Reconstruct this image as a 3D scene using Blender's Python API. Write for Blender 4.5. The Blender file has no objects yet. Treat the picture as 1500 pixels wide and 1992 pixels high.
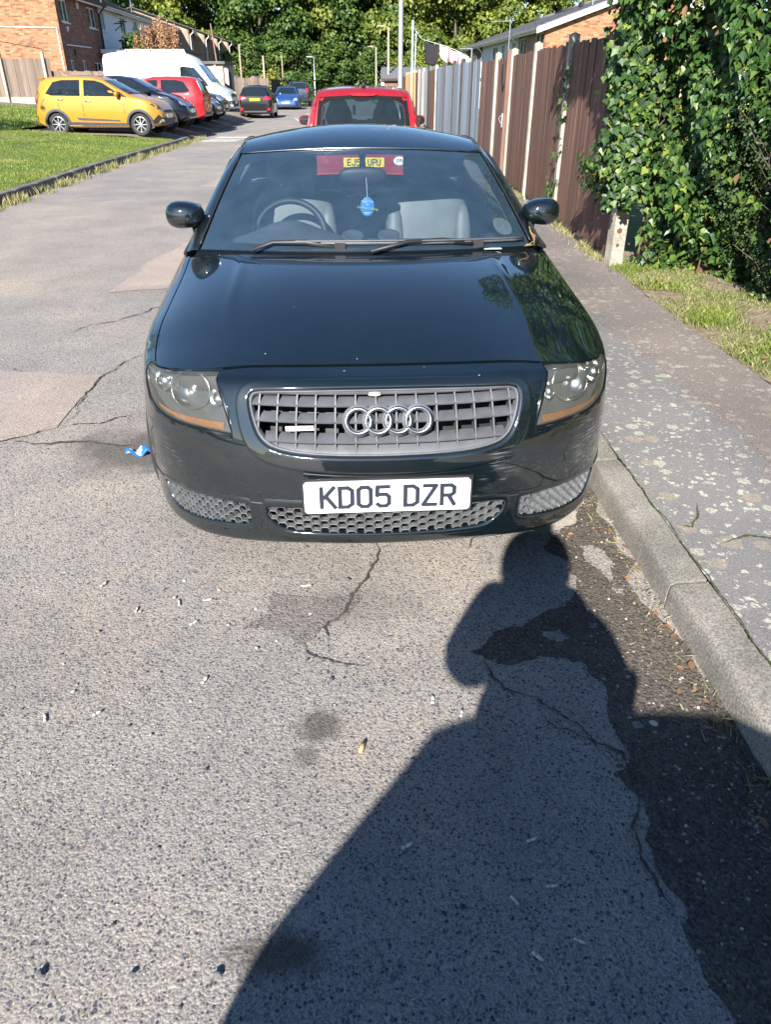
import bpy, bmesh, math, random
import numpy as np
from mathutils import Vector, Matrix, Euler
from mathutils.geometry import delaunay_2d_cdt
from mathutils.bvhtree import BVHTree
random.seed(7); RNG = np.random.default_rng(7)
C = bpy.context.scene.collection
S = bpy.context.scene
PI = math.pi
# ------------------------------------------------------------------ camera, sky, sun, exposure
CAM_H = 1.52
cd = bpy.data.cameras.new('camera'); cam = bpy.data.objects.new('camera', cd); C.objects.link(cam)
cd.sensor_fit = 'HORIZONTAL'; cd.sensor_width = 36; cd.lens = 36*1434/1500
cd.clip_start = .02; cd.clip_end = 1500
cam.location = (0, 0, CAM_H); cam.rotation_euler = (math.radians(90-30.09), 0, 0)
S.camera = cam
SUN_EL, SUN_AZ = math.radians(31), math.radians(14)
w = bpy.data.worlds.new('World'); S.world = w; w.use_nodes = True
nt = w.node_tree; bg = nt.nodes['Background']
sky = nt.nodes.new('ShaderNodeTexSky'); sky.sky_type = 'NISHITA'; sky.sun_disc = False
sky.sun_elevation = SUN_EL; sky.sun_rotation = PI+SUN_AZ
sky.air_density = 1.0; sky.dust_density = .05; sky.ozone_density = 5.0
nt.links.new(sky.outputs[0], bg.inputs[0]); bg.inputs[1].default_value = .072
sl = bpy.data.lights.new('sun', 'SUN'); sun = bpy.data.objects.new('sun', sl); C.objects.link(sun)
sl.energy = 5.0; sl.angle = math.radians(.53); sl.color = (1, .955, .89)
sd = Vector((math.sin(SUN_AZ)*math.cos(SUN_EL), math.cos(SUN_AZ)*math.cos(SUN_EL), -math.sin(SUN_EL)))
sun.rotation_euler = sd.to_track_quat('-Z', 'Y').to_euler(); sun.location = (-5, -20, 15)
S.view_settings.view_transform = 'Standard'; S.view_settings.look = 'None'
S.view_settings.exposure = 1.36; S.view_settings.gamma = 1; S.view_settings.use_curve_mapping = False
S.render.engine = 'CYCLES'; S.cycles.use_denoising = True
S.cycles.max_bounces = 10; S.cycles.transparent_max_bounces = 24; S.cycles.caustics_reflective = False; S.cycles.caustics_refractive = False

# ------------------------------------------------------------------ object helpers
def tag(o, label=None, cat=None, group=None, kind=None):
    if label: o['label'] = label
    if cat: o['category'] = cat
    if group: o['group'] = group
    if kind: o['kind'] = kind
    return o
def thing(name, label, cat, loc=(0, 0, 0), rz=0, group=None):
    o = bpy.data.objects.new(name, None); C.objects.link(o); o.empty_display_size = .2
    o.location = loc; o.rotation_euler = (0, 0, rz)
    return tag(o, label, cat, group)
def mkobj(name, me, parent=None, loc=None):
    o = bpy.data.objects.new(name, me); C.objects.link(o)
    if parent: o.parent = parent
    if loc: o.location = loc
    return o
def fast(name, V, F, mat, parent=None, smooth=False, sharp=None):
    me = bpy.data.meshes.new(name)
    me.from_pydata([tuple(v) for v in V] if not isinstance(V, list) else V, [], F if isinstance(F, list) else F.tolist())
    for m in (mat if isinstance(mat, (list, tuple)) else [mat]): me.materials.append(m)
    if smooth:
        me.polygons.foreach_set('use_smooth', [True]*len(me.polygons))
        if sharp: me.set_sharp_from_angle(angle=math.radians(sharp))
    me.update()
    return mkobj(name, me, parent)
class MB:
    def __init__(s): s.v = []; s.f = []; s.mi = []
    def add(s, vs, fs, mi=0, M=None):
        b = len(s.v)
        s.v += [tuple(M @ Vector(v)) if M else tuple(v) for v in vs]
        for f in fs: s.f.append([b+i for i in f]); s.mi.append(mi)
        return s
    def box(s, c, d, mi=0, M=None, taper=1):
        x, y, z = c; a, b, h = d[0]/2, d[1]/2, d[2]/2
        vs = [(x+sx*a*(taper if sz > 0 else 1), y+sy*b*(taper if sz > 0 else 1), z+sz*h) for sz in (-1, 1) for sx, sy in ((-1, -1), (1, -1), (1, 1), (-1, 1))]
        return s.add(vs, [(3, 2, 1, 0), (4, 5, 6, 7), (0, 1, 5, 4), (1, 2, 6, 5), (2, 3, 7, 6), (3, 0, 4, 7)], mi, M)
    def tube(s, pts, r, n=8, mi=0, caps=True, M=None):
        pts = [Vector(p) for p in pts]; rr = r if isinstance(r, (list, tuple)) else [r]*len(pts)
        vs = []; fs = []
        prev = None
        for i, p in enumerate(pts):
            d = (pts[min(i+1, len(pts)-1)]-pts[max(i-1, 0)]).normalized()
            a = prev if prev is not None else (Vector((0, 0, 1)) if abs(d.z) < .9 else Vector((1, 0, 0)))
            x = d.cross(a).normalized(); y = x.cross(d).normalized(); prev = y
            for k in range(n):
                t = 2*PI*k/n; vs.append(p+(x*math.cos(t)+y*math.sin(t))*rr[i])
        for i in range(len(pts)-1):
            for k in range(n):
                a = i*n+k; b = i*n+(k+1) % n
                fs.append((a, b, b+n, a+n))
        if caps: fs.append(tuple(range(n))[::-1]); fs.append(tuple((len(pts)-1)*n+k for k in range(n)))
        return s.add(vs, fs, mi, M)
    def lathe(s, prof, n=24, mi=0, M=None, closed=False):
        vs = [(r*math.cos(2*PI*k/n), r*math.sin(2*PI*k/n), z) for r, z in prof for k in range(n)]
        m = len(prof); fs = []
        for i in range(m if closed else m-1):
            j = (i+1) % m
            for k in range(n): fs.append((i*n+k, i*n+(k+1) % n, j*n+(k+1) % n, j*n+k))
        return s.add(vs, fs, mi, M)
    def grid(s, fn, nu, nv, mi=0, M=None):
        vs = [fn(i/nu, j/nv) for i in range(nu+1) for j in range(nv+1)]
        fs = [(i*(nv+1)+j, (i+1)*(nv+1)+j, (i+1)*(nv+1)+j+1, i*(nv+1)+j+1) for i in range(nu) for j in range(nv)]
        return s.add(vs, fs, mi, M)
    def prism(s, poly, fn0, fn1, mi=0, M=None):
        n = len(poly); vs = [fn0(*p) for p in poly]+[fn1(*p) for p in poly]
        fs = [tuple(range(n))[::-1], tuple(range(n, 2*n))]+[(i, (i+1) % n, n+(i+1) % n, n+i) for i in range(n)]
        return s.add(vs, fs, mi, M)
    def rbox(s, c, d, p=3.0, n=12, mi=0, M=None):
        e = 2/p; f = lambda t: math.copysign(abs(t)**e, t)
        def fn(a, b):
            th = (a-.5)*PI; ph = b*2*PI
            return (c[0]+d[0]/2*f(math.cos(th))*f(math.cos(ph)), c[1]+d[1]/2*f(math.cos(th))*f(math.sin(ph)), c[2]+d[2]/2*f(math.sin(th)))
        return s.grid(fn, n, 2*n, mi, M)
    def build(s, name, mat, parent=None, smooth=False, sharp=None):
        me = bpy.data.meshes.new(name); me.from_pydata(s.v, [], s.f)
        for m in (mat if isinstance(mat, (list, tuple)) else [mat]): me.materials.append(m)
        if any(s.mi): me.polygons.foreach_set('material_index', s.mi)
        if smooth:
            me.polygons.foreach_set('use_smooth', [True]*len(me.polygons))
            if sharp: me.set_sharp_from_angle(angle=math.radians(sharp))
        bm = bmesh.new(); bm.from_mesh(me); bmesh.ops.recalc_face_normals(bm, faces=bm.faces); bm.to_mesh(me); bm.free()
        me.update()
        return mkobj(name, me, parent)
def inpoly(p, poly):
    x, y = p; c = False; n = len(poly); j = n-1
    for i in range(n):
        a, b = poly[i], poly[j]
        if (a[1] > y) != (b[1] > y) and x < (b[0]-a[0])*(y-a[1])/(b[1]-a[1])+a[0]: c = not c
        j = i
    return c
def dense(poly, step):
    out = []
    for i in range(len(poly)):
        a, b = poly[i], poly[(i+1) % len(poly)]; L = math.hypot(b[0]-a[0], b[1]-a[1]); n = max(1, round(L/step))
        out += [(a[0]+(b[0]-a[0])*k/n, a[1]+(b[1]-a[1])*k/n) for k in range(n)]
    return out
def smoothpoly(poly, it=2):
    for _ in range(it):
        q = []
        for i in range(len(poly)):
            a, b = poly[i], poly[(i+1) % len(poly)]
            q += [(a[0]*.75+b[0]*.25, a[1]*.75+b[1]*.25), (a[0]*.25+b[0]*.75, a[1]*.25+b[1]*.75)]
        poly = q
    return poly
def cdt(outer, holes, step):
    outer = dense(outer, step); holes = [dense(h, step) for h in holes]
    pts = []; edges = []
    for lp in [outer]+holes:
        b = len(pts); pts += lp; edges += [(b+i, b+(i+1) % len(lp)) for i in range(len(lp))]
    B = np.array(pts)
    xs = [p[0] for p in outer]; ys = [p[1] for p in outer]
    gx = np.arange(min(xs)+step*.5, max(xs), step); gy = np.arange(min(ys)+step*.5, max(ys), step)
    for x in gx:
        for y in gy:
            if ((B-(x, y))**2).sum(1).min() < (.55*step)**2: continue
            if inpoly((x, y), outer) and not any(inpoly((x, y), h) for h in holes): pts.append((x, y))
    r = delaunay_2d_cdt([Vector(p) for p in pts], edges, [], 0, 1e-6)
    V = [tuple(v) for v in r[0]]; F = []
    for f in r[2]:
        c = (sum(V[i][0] for i in f)/len(f), sum(V[i][1] for i in f)/len(f))
        if inpoly(c, outer) and not any(inpoly(c, h) for h in holes): F.append(list(f))
    return V, F
def panel(name, fn, outer, holes, step, mat, parent, rim=.012, off=0., flip=False):
    """sheet over a parametric surface with real holes and turned-in rims, normals taken from the surface"""
    V, F = cdt(outer, holes, step); e = 1e-3
    P = []; N = []
    for u, v in V:
        p = Vector(fn(u, v)); a = Vector(fn(u+e, v))-Vector(fn(u-e, v)); b = Vector(fn(u, v+e))-Vector(fn(u, v-e))
        n = a.cross(b)
        n = n.normalized() if n.length > 1e-12 else Vector((0, 0, 1))
        if flip: n = -n
        P.append(p+n*off); N.append(n)
    F2 = [f if (P[f[1]]-P[f[0]]).cross(P[f[2]]-P[f[0]]).dot(N[f[0]]) > 0 else f[::-1] for f in F]
    nv = len(P); NN = list(N)
    if rim:
        cnt = {}
        for f in F2:
            for i in range(len(f)):
                a, b = f[i], f[(i+1) % len(f)]; cnt[(a, b)] = 1
        bnd = [(a, b) for a, b in cnt if (b, a) not in cnt]; idx = {}
        for a, b in bnd:
            for q in (a, b):
                if q not in idx: idx[q] = len(P); P.append(P[q]-N[q]*rim); NN.append(N[q])
        rf = [(b, a, idx[a], idx[b]) for a, b in bnd]
    else: rf = []
    me = bpy.data.meshes.new(name); me.from_pydata([tuple(p) for p in P], [], [tuple(f) for f in F2]+rf)
    me.materials.append(mat); nf = len(F2)
    me.polygons.foreach_set('use_smooth', [i < nf for i in range(len(me.polygons))])
    ln = []
    for p in me.polygons:
        for li in p.loop_indices: ln.append(tuple(NN[me.loops[li].vertex_index]) if p.index < nf else (0, 0, 0))
    me.normals_split_custom_set(ln); me.update()
    return mkobj(name, me, parent)
def copy_tree(o, parent=None, label=None, **kw):
    c = o.copy(); C.objects.link(c)
    if parent: c.parent = parent
    if label: c['label'] = label
    for k, v in kw.items(): setattr(c, k, v)
    for ch in list(o.children): copy_tree(ch, c)
    return c

# ------------------------------------------------------------------ materials
def newmat(name):
    m = bpy.data.materials.new(name); m.use_nodes = True
    return m, m.node_tree.nodes, m.node_tree.links, m.node_tree.nodes['Principled BSDF']
def nd(ns, t, **kw):
    n = ns.new('ShaderNode'+t)
    for k, v in kw.items():
        if hasattr(n, k): setattr(n, k, v)
        else: n.inputs[k.replace('_', ' ')].default_value = v
    return n
def ramp(ns, stops, interp='LINEAR'):
    r = ns.new('ShaderNodeValToRGB'); el = r.color_ramp.elements; r.color_ramp.interpolation = interp
    while len(el) < len(stops): el.new(.5)
    for e, (p, c) in zip(el, stops):
        e.position = p; e.color = (*c, 1) if len(c) == 3 else c
    return r
def mixc(ns, ls, fac, a, b, blend='MIX'):
    m = ns.new('ShaderNodeMix'); m.data_type = 'RGBA'; m.blend_type = blend
    for s, v in ((0, fac), (6, a), (7, b)):
        if hasattr(v, 'node'): ls.new(v, m.inputs[s])
        else: m.inputs[s].default_value = v if s == 0 else ((*v, 1) if len(v) == 3 else v)
    return m.outputs[2]
def pos(ns, ls, scale=(1, 1, 1), obj=False):
    g = ns.new('ShaderNodeTexCoord'); mp = ns.new('ShaderNodeMapping'); mp.inputs['Scale'].default_value = scale
    ls.new(g.outputs['Object'], mp.inputs[0]); return mp.outputs[0]
def bump(ns, ls, b, h, strength, dist):
    n = ns.new('ShaderNodeBump'); n.inputs['Strength'].default_value = strength; n.inputs['Distance'].default_value = dist
    ls.new(h, n.inputs['Height']); ls.new(n.outputs[0], b.inputs['Normal']); return n
def pm(name, col, rough=.5, metal=0, var=.15, scale=8., coat=0, bmp=0, bscale=60., spec=.5, stretch=(1, 1, 1), emit=0):
    m, ns, ls, b = newmat(name); v = pos(ns, ls, stretch)
    n = nd(ns, 'TexNoise', Scale=scale, Detail=5); ls.new(v, n.inputs['Vector'])
    d = tuple(max(0, c*(1-var)) for c in col); l = tuple(min(1, c*(1+var)) for c in col)
    r = ramp(ns, [(.3, d), (.7, l)]); ls.new(n.outputs[0], r.inputs[0]); ls.new(r.outputs[0], b.inputs['Base Color'])
    b.inputs['Roughness'].default_value = rough; b.inputs['Metallic'].default_value = metal
    b.inputs['Coat Weight'].default_value = coat; b.inputs['Coat Roughness'].default_value = .04; b.inputs['Specular IOR Level'].default_value = spec
    if bmp:
        n2 = nd(ns, 'TexNoise', Scale=bscale, Detail=6); ls.new(v, n2.inputs['Vector']); bump(ns, ls, b, n2.outputs[0], .6, bmp)
    return m
def glass(name, tint=(.75, .83, .82), ior=1.5, rough=0., haze=0., hazecol=(.5, .5, .45)):
    m, ns, ls, b = newmat(name); ns.remove(b); out = ns['Material Output']
    t = nd(ns, 'BsdfTransparent'); t.inputs[0].default_value = (*tint, 1)
    g = nd(ns, 'BsdfGlossy'); g.inputs['Roughness'].default_value = rough
    f = nd(ns, 'Fresnel'); mx = ns.new('ShaderNodeMixShader'); ge = ns.new('ShaderNodeNewGeometry')
    mr_ = nd(ns, 'MapRange'); mr_.inputs[3].default_value = ior; mr_.inputs[4].default_value = 1/ior; ls.new(ge.outputs['Backfacing'], mr_.inputs[0]); ls.new(mr_.outputs[0], f.inputs['IOR'])      # a thin sheet: same reflectance from either side
    ls.new(f.outputs[0], mx.inputs[0]); src = t.outputs[0]
    if haze:
        v = pos(ns, ls); n = nd(ns, 'TexNoise', Scale=9, Detail=6); ls.new(v, n.inputs[0])
        mr = nd(ns, 'MapRange'); mr.inputs[3].default_value = haze*.5; mr.inputs[4].default_value = haze*1.5; ls.new(n.outputs[0], mr.inputs[0])
        d = nd(ns, 'BsdfDiffuse'); d.inputs[0].default_value = (*hazecol, 1); m2 = ns.new('ShaderNodeMixShader')
        ls.new(mr.outputs[0], m2.inputs[0]); ls.new(src, m2.inputs[1]); ls.new(d.outputs[0], m2.inputs[2]); src = m2.outputs[0]
    ls.new(src, mx.inputs[1]); ls.new(g.outputs[0], mx.inputs[2]); ls.new(mx.outputs[0], out.inputs[0])
    return m
def leafmat(name, stops, rough=.4, trans=.2, spec=.5, patch=0):
    m, ns, ls, b = newmat(name); out = ns['Material Output']
    g = ns.new('ShaderNodeNewGeometry'); r = ramp(ns, stops); src = g.outputs['Random Per Island']
    if patch:
        v = pos(ns, ls); n = nd(ns, 'TexNoise', Scale=patch, Detail=2); ls.new(v, n.inputs[0])
        mth = nd(ns, 'Math', operation='MULTIPLY_ADD'); ls.new(n.outputs[0], mth.inputs[0]); mth.inputs[1].default_value = 1.3
        m2 = nd(ns, 'Math', operation='MULTIPLY_ADD'); ls.new(src, m2.inputs[0]); m2.inputs[1].default_value = .55; m2.inputs[2].default_value = -.43
        ls.new(m2.outputs[0], mth.inputs[2]); src = mth.outputs[0]
    ls.new(src, r.inputs[0]); ls.new(r.outputs[0], b.inputs['Base Color'])
    b.inputs['Roughness'].default_value = rough; b.inputs['Specular IOR Level'].default_value = spec
    t = nd(ns, 'BsdfTranslucent'); ls.new(r.outputs[0], t.inputs[0]); mx = ns.new('ShaderNodeMixShader'); mx.inputs[0].default_value = trans
    ls.new(b.outputs[0], mx.inputs[1]); ls.new(t.outputs[0], mx.inputs[2]); ls.new(mx.outputs[0], out.inputs[0])
    return m
def asphalt(name, base, stones, cell=85., warm=(1, .96, .9), rough=.9, bmp=.004, dirt=.5, pebbles=0, stains=()):
    """weathered tarmac: stones of several greys set in a binder, worn and stained in broad soft patches"""
    m, ns, ls, b = newmat(name); v = pos(ns, ls)
    w_ = nd(ns, 'TexNoise', Scale=40., Detail=2); ls.new(v, w_.inputs[0])
    add = nd(ns, 'VectorMath', operation='MULTIPLY_ADD'); ls.new(w_.outputs[1], add.inputs[0]); add.inputs[1].default_value = (.014,)*3; ls.new(v, add.inputs[2])
    vo = nd(ns, 'TexVoronoi', Scale=cell); ls.new(add.outputs[0], vo.inputs[0])
    sp = ns.new('ShaderNodeSeparateColor'); ls.new(vo.outputs['Color'], sp.inputs[0])
    r = ramp(ns, stones, 'CONSTANT'); ls.new(sp.outputs[0], r.inputs[0])
    edge = nd(ns, 'MapRange'); edge.inputs[1].default_value = .30; edge.inputs[2].default_value = .62; ls.new(vo.outputs['Distance'], edge.inputs[0])
    vo2 = nd(ns, 'TexVoronoi', Scale=cell*2.6); ls.new(v, vo2.inputs[0]); sp2 = ns.new('ShaderNodeSeparateColor'); ls.new(vo2.outputs['Color'], sp2.inputs[0])
    fine = mixc(ns, ls, sp2.outputs[1], tuple(c*.55 for c in base), tuple(min(1, c*1.5) for c in base))
    col = mixc(ns, ls, edge.outputs[0], r.outputs[0], fine)
    n = nd(ns, 'TexNoise', Scale=1.3, Detail=8, Roughness=.65); ls.new(v, n.inputs[0])
    pr = ramp(ns, [(.34, tuple(1-dirt*(1-c*.55) for c in warm)), (.5, (1, 1, 1)), (.66, tuple(min(1.5, c*1.22) for c in warm))]); ls.new(n.outputs[0], pr.inputs[0])
    col = mixc(ns, ls, 1., col, pr.outputs[0], 'MULTIPLY')
    n3 = nd(ns, 'TexNoise', Scale=.35, Detail=5); ls.new(v, n3.inputs[0])
    p3 = ramp(ns, [(.35, (.86, .87, .9)), (.65, (1.1, 1.04, .98))]); ls.new(n3.outputs[0], p3.inputs[0])
    col = mixc(ns, ls, 1., col, p3.outputs[0], 'MULTIPLY')
    if pebbles:      # larger stones standing proud of the worn binder
        vp = nd(ns, 'TexVoronoi', Scale=78.); ls.new(add.outputs[0], vp.inputs[0]); spp = ns.new('ShaderNodeSeparateColor'); ls.new(vp.outputs['Color'], spp.inputs[0])
        rr = nd(ns, 'Math', operation='MULTIPLY'); ls.new(spp.outputs[1], rr.inputs[0]); rr.inputs[1].default_value = .42
        l1 = nd(ns, 'Math', operation='LESS_THAN'); ls.new(vp.outputs['Distance'], l1.inputs[0]); ls.new(rr.outputs[0], l1.inputs[1])
        l2 = nd(ns, 'Math', operation='LESS_THAN'); ls.new(spp.outputs[0], l2.inputs[0]); l2.inputs[1].default_value = pebbles
        mk = nd(ns, 'Math', operation='MULTIPLY'); ls.new(l1.outputs[0], mk.inputs[0]); ls.new(l2.outputs[0], mk.inputs[1])
        pc_ = ramp(ns, [(0, (.06, .066, .08)), (.45, (.11, .115, .13)), (.7, (.2, .19, .18)), (.93, (.38, .33, .27))], 'CONSTANT'); ls.new(spp.outputs[2], pc_.inputs[0])
        col = mixc(ns, ls, mk.outputs[0], col, pc_.outputs[0])
    for (sx_, sy_, rx_, ry_, k_) in stains:      # soaked-in stains with soft, broken edges
        mp = ns.new('ShaderNodeMapping'); mp.inputs['Location'].default_value = (-sx_/rx_, -sy_/ry_, 0); mp.inputs['Scale'].default_value = (1/rx_, 1/ry_, 0); ls.new(v, mp.inputs[0])
        sn = nd(ns, 'TexNoise', Scale=2.2/max(rx_, ry_), Detail=6, Roughness=.7); ls.new(v, sn.inputs[0]); ln = nd(ns, 'VectorMath', operation='LENGTH'); ls.new(mp.outputs[0], ln.inputs[0])
        sa = nd(ns, 'Math', operation='MULTIPLY_ADD'); ls.new(sn.outputs[0], sa.inputs[0]); sa.inputs[1].default_value = 1.3; ls.new(ln.outputs['Value'], sa.inputs[2])
        sm = nd(ns, 'MapRange'); sm.inputs[1].default_value = 1.15; sm.inputs[2].default_value = 1.75; sm.inputs[3].default_value = k_; sm.inputs[4].default_value = 0; ls.new(sa.outputs[0], sm.inputs[0])
        col = mixc(ns, ls, sm.outputs[0], col, (.06, .052, .046))
    ls.new(col, b.inputs['Base Color']); b.inputs['Roughness'].default_value = rough; b.inputs['Specular IOR Level'].default_value = .3
    inv = nd(ns, 'Math', operation='MULTIPLY_ADD'); ls.new(vo.outputs['Distance'], inv.inputs[0]); inv.inputs[1].default_value = -1.; 
    mul = nd(ns, 'Math', operation='MULTIPLY_ADD'); ls.new(sp.outputs[1], mul.inputs[0]); mul.inputs[1].default_value = .55; ls.new(inv.outputs[0], mul.inputs[2])
    bn = bump(ns, ls, b, mul.outputs[0], .85, bmp)
    return m
G_ = lambda a, w=0: (a*(1+w), a, a*(1-w))
M = {}
M['road'] = asphalt('weathered_tarmac', (.272, .252, .228), [(0, (.055, .057, .065)), (.09, (.115, .12, .135)), (.22, (.185, .18, .178)), (.4, G_(.262, .07)), (.68, (.345, .312, .27)), (.93, (.19, .15, .12))], cell=135, bmp=.0022, dirt=.3, pebbles=.5, stains=[(-.178, 1.455, .075, .07, .75), (-.205, 1.35, .04, .04, .55), (-1.15, 3.22, .42, .28, .72), (-.22, .84, .12, .05, .8), (-1.05, 1.75, .5, .35, .16), (-.1, 2.0, .25, .12, .25), (-2.0, 2.2, .5, .7, .14), (-.6, 2.6, .5, .2, .12), (.1, 1.2, .4, .3, .15)])
M['road_worn'] = asphalt('worn_tarmac', (.18, .162, .146), [(0, G_(.06)), (.2, (.12, .12, .13)), (.5, G_(.2, .06)), (.85, (.26, .23, .19))], cell=120, bmp=.003)
M['road_pink'] = asphalt('pinkish_tarmac', (.33, .28, .245), [(0, G_(.18, .1)), (.2, (.3, .25, .22)), (.6, (.39, .33, .29)), (.92, (.2, .19, .19))], cell=130, bmp=.002, dirt=.25)
M['gutter'] = asphalt('gutter_dirt', (.10, .087, .074), [(0, (.05, .045, .04)), (.5, (.095, .082, .07)), (.85, (.15, .128, .105)), (.965, (.32, .28, .23))], cell=95, bmp=.004, dirt=.55)
M['pale'] = asphalt('pale_cement', (.36, .335, .3), [(0, (.3, .28, .25)), (.5, (.38, .35, .31)), (.9, (.25, .235, .21))], cell=150, bmp=.001, dirt=.25)
M['bay'] = asphalt('brown_bay_tarmac', (.25, .205, .16), [(0, (.12, .1, .08)), (.4, (.26, .21, .165)), (.8, (.34, .28, .22))], cell=90, dirt=.4)
M['crack'] = pm('crack_dark', (.06, .053, .046), .95, var=.5, scale=30)
M['moss'] = pm('crack_moss', (.055, .062, .022), .95, var=.5, scale=60, bmp=.004)
M['stain'] = asphalt('oily_tarmac', (.125, .112, .10), [(0, G_(.06)), (.4, G_(.12, .06)), (.8, G_(.18, .07))], cell=105, rough=.75)

def pavement():
    m, ns, ls, b = newmat('lichen_pavement'); v = pos(ns, ls)
    n = nd(ns, 'TexNoise', Scale=160., Detail=3); ls.new(v, n.inputs[0])
    r1 = ramp(ns, [(.3, (.12, .117, .116)), (.7, (.225, .22, .215))]); ls.new(n.outputs[0], r1.inputs[0])
    r2 = ramp(ns, [(.3, (.085, .072, .067)), (.5, (.175, .148, .135)), (.7, (.28, .245, .22))]); ls.new(n.outputs[0], r2.inputs[0])
    sx = ns.new('ShaderNodeSeparateXYZ'); ls.new(v, sx.inputs[0])
    n2 = nd(ns, 'TexNoise', Scale=3., Detail=5); ls.new(v, n2.inputs[0])
    ma = nd(ns, 'Math', operation='MULTIPLY_ADD'); ls.new(n2.outputs[0], ma.inputs[0]); ma.inputs[1].default_value = .35; ls.new(sx.outputs[0], ma.inputs[2])
    yy = nd(ns, 'Math', operation='MULTIPLY_ADD'); ls.new(sx.outputs[1], yy.inputs[0]); yy.inputs[1].default_value = .062; ls.new(ma.outputs[0], yy.inputs[2])
    st = nd(ns, 'MapRange'); st.inputs[1].default_value = 1.93; st.inputs[2].default_value = 1.99; ls.new(yy.outputs[0], st.inputs[0])
    col = mixc(ns, ls, st.outputs[0], r1.outputs[0], r2.outputs[0])
    # lichen rosettes: broken discs of two sizes, thick near the kerb
    wn = nd(ns, 'TexNoise', Scale=55., Detail=3); ls.new(v, wn.inputs[0])
    ad = nd(ns, 'VectorMath', operation='MULTIPLY_ADD'); ls.new(wn.outputs[1], ad.inputs[0]); ad.inputs[1].default_value = (.03,)*3; ls.new(v, ad.inputs[2])
    for sc, thr, keep, c in ((13., .42, .62, (.37, .365, .30)), (27., .40, .72, (.43, .43, .36)), (9., .42, .3, (.27, .23, .18)), (52., .36, .5, (.41, .405, .34))):
        vo = nd(ns, 'TexVoronoi', Scale=sc); ls.new(ad.outputs[0], vo.inputs[0])
        sp = ns.new('ShaderNodeSeparateColor'); ls.new(vo.outputs['Color'], sp.inputs[0])
        rad = nd(ns, 'Math', operation='MULTIPLY'); ls.new(sp.outputs[1], rad.inputs[0]); rad.inputs[1].default_value = thr
        lt = nd(ns, 'Math', operation='LESS_THAN'); ls.new(vo.outputs['Distance'], lt.inputs[0]); ls.new(rad.outputs[0], lt.inputs[1])
        den = nd(ns, 'TexNoise', Scale=1.7, Detail=2); ls.new(v, den.inputs[0])
        k = nd(ns, 'MapRange'); k.inputs[1].default_value = .35; k.inputs[2].default_value = .65; k.inputs[3].default_value = keep*.5; k.inputs[4].default_value = keep*1.4; ls.new(den.outputs[0], k.inputs[0])
        kk = nd(ns, 'Math', operation='LESS_THAN'); ls.new(sp.outputs[0], kk.inputs[0]); ls.new(k.outputs[0], kk.inputs[1])
        fl = nd(ns, 'Math', operation='MULTIPLY'); ls.new(lt.outputs[0], fl.inputs[0]); ls.new(kk.outputs[0], fl.inputs[1])
        nn = nd(ns, 'TexNoise', Scale=120., Detail=3); ls.new(v, nn.inputs[0])
        br = nd(ns, 'MapRange'); br.inputs[1].default_value = .38; br.inputs[2].default_value = .52; ls.new(nn.outputs[0], br.inputs[0])
        f2 = nd(ns, 'Math', operation='MULTIPLY'); ls.new(fl.outputs[0], f2.inputs[0]); ls.new(br.outputs[0], f2.inputs[1])
        # thinner on the rough brown back half
        th = nd(ns, 'MapRange'); th.inputs[3].default_value = 1; th.inputs[4].default_value = .55; ls.new(st.outputs[0], th.inputs[0])
        f3 = nd(ns, 'Math', operation='MULTIPLY'); ls.new(f2.outputs[0], f3.inputs[0]); ls.new(th.outputs[0], f3.inputs[1])
        col = mixc(ns, ls, f3.outputs[0], col, c)
    n4 = nd(ns, 'TexNoise', Scale=1.2, Detail=6); ls.new(v, n4.inputs[0]); p4 = ramp(ns, [(.35, (.78, .78, .8)), (.65, (1.15, 1.13, 1.1))]); ls.new(n4.outputs[0], p4.inputs[0])
    col = mixc(ns, ls, 1., col, p4.outputs[0], 'MULTIPLY')
    ls.new(col, b.inputs['Base Color']); b.inputs['Roughness'].default_value = .9
    bump(ns, ls, b, n.outputs[0], .6, .003); return m
M['pave'] = pavement()
def concrete(name, a=(.20, .185, .165), b_=(.34, .32, .29), speck=(.12, .11, .1), sc=140., moss=0):
    m, ns, ls, b = newmat(name); v = pos(ns, ls)
    n = nd(ns, 'TexNoise', Scale=sc, Detail=4); ls.new(v, n.inputs[0]); r = ramp(ns, [(.3, speck), (.45, a), (.7, b_)]); ls.new(n.outputs[0], r.inputs[0])
    n2 = nd(ns, 'TexNoise', Scale=4., Detail=7); ls.new(v, n2.inputs[0]); p = ramp(ns, [(.35, (.72, .72, .7)), (.65, (1.15, 1.13, 1.1))]); ls.new(n2.outputs[0], p.inputs[0])
    ls.new(mixc(ns, ls, 1., r.outputs[0], p.outputs[0], 'MULTIPLY'), b.inputs['Base Color']); b.inputs['Roughness'].default_value = .92
    bump(ns, ls, b, n.outputs[0], .6, .003); return m
M['kerb'] = concrete('kerb_concrete'); M['post'] = concrete('post_concrete', (.34, .31, .26), (.5, .46, .39), (.24, .22, .18), 60.)
M['kerb2'] = concrete('dark_kerb_concrete', (.13, .12, .11), (.24, .22, .2), (.07, .066, .06), 90.)
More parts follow.
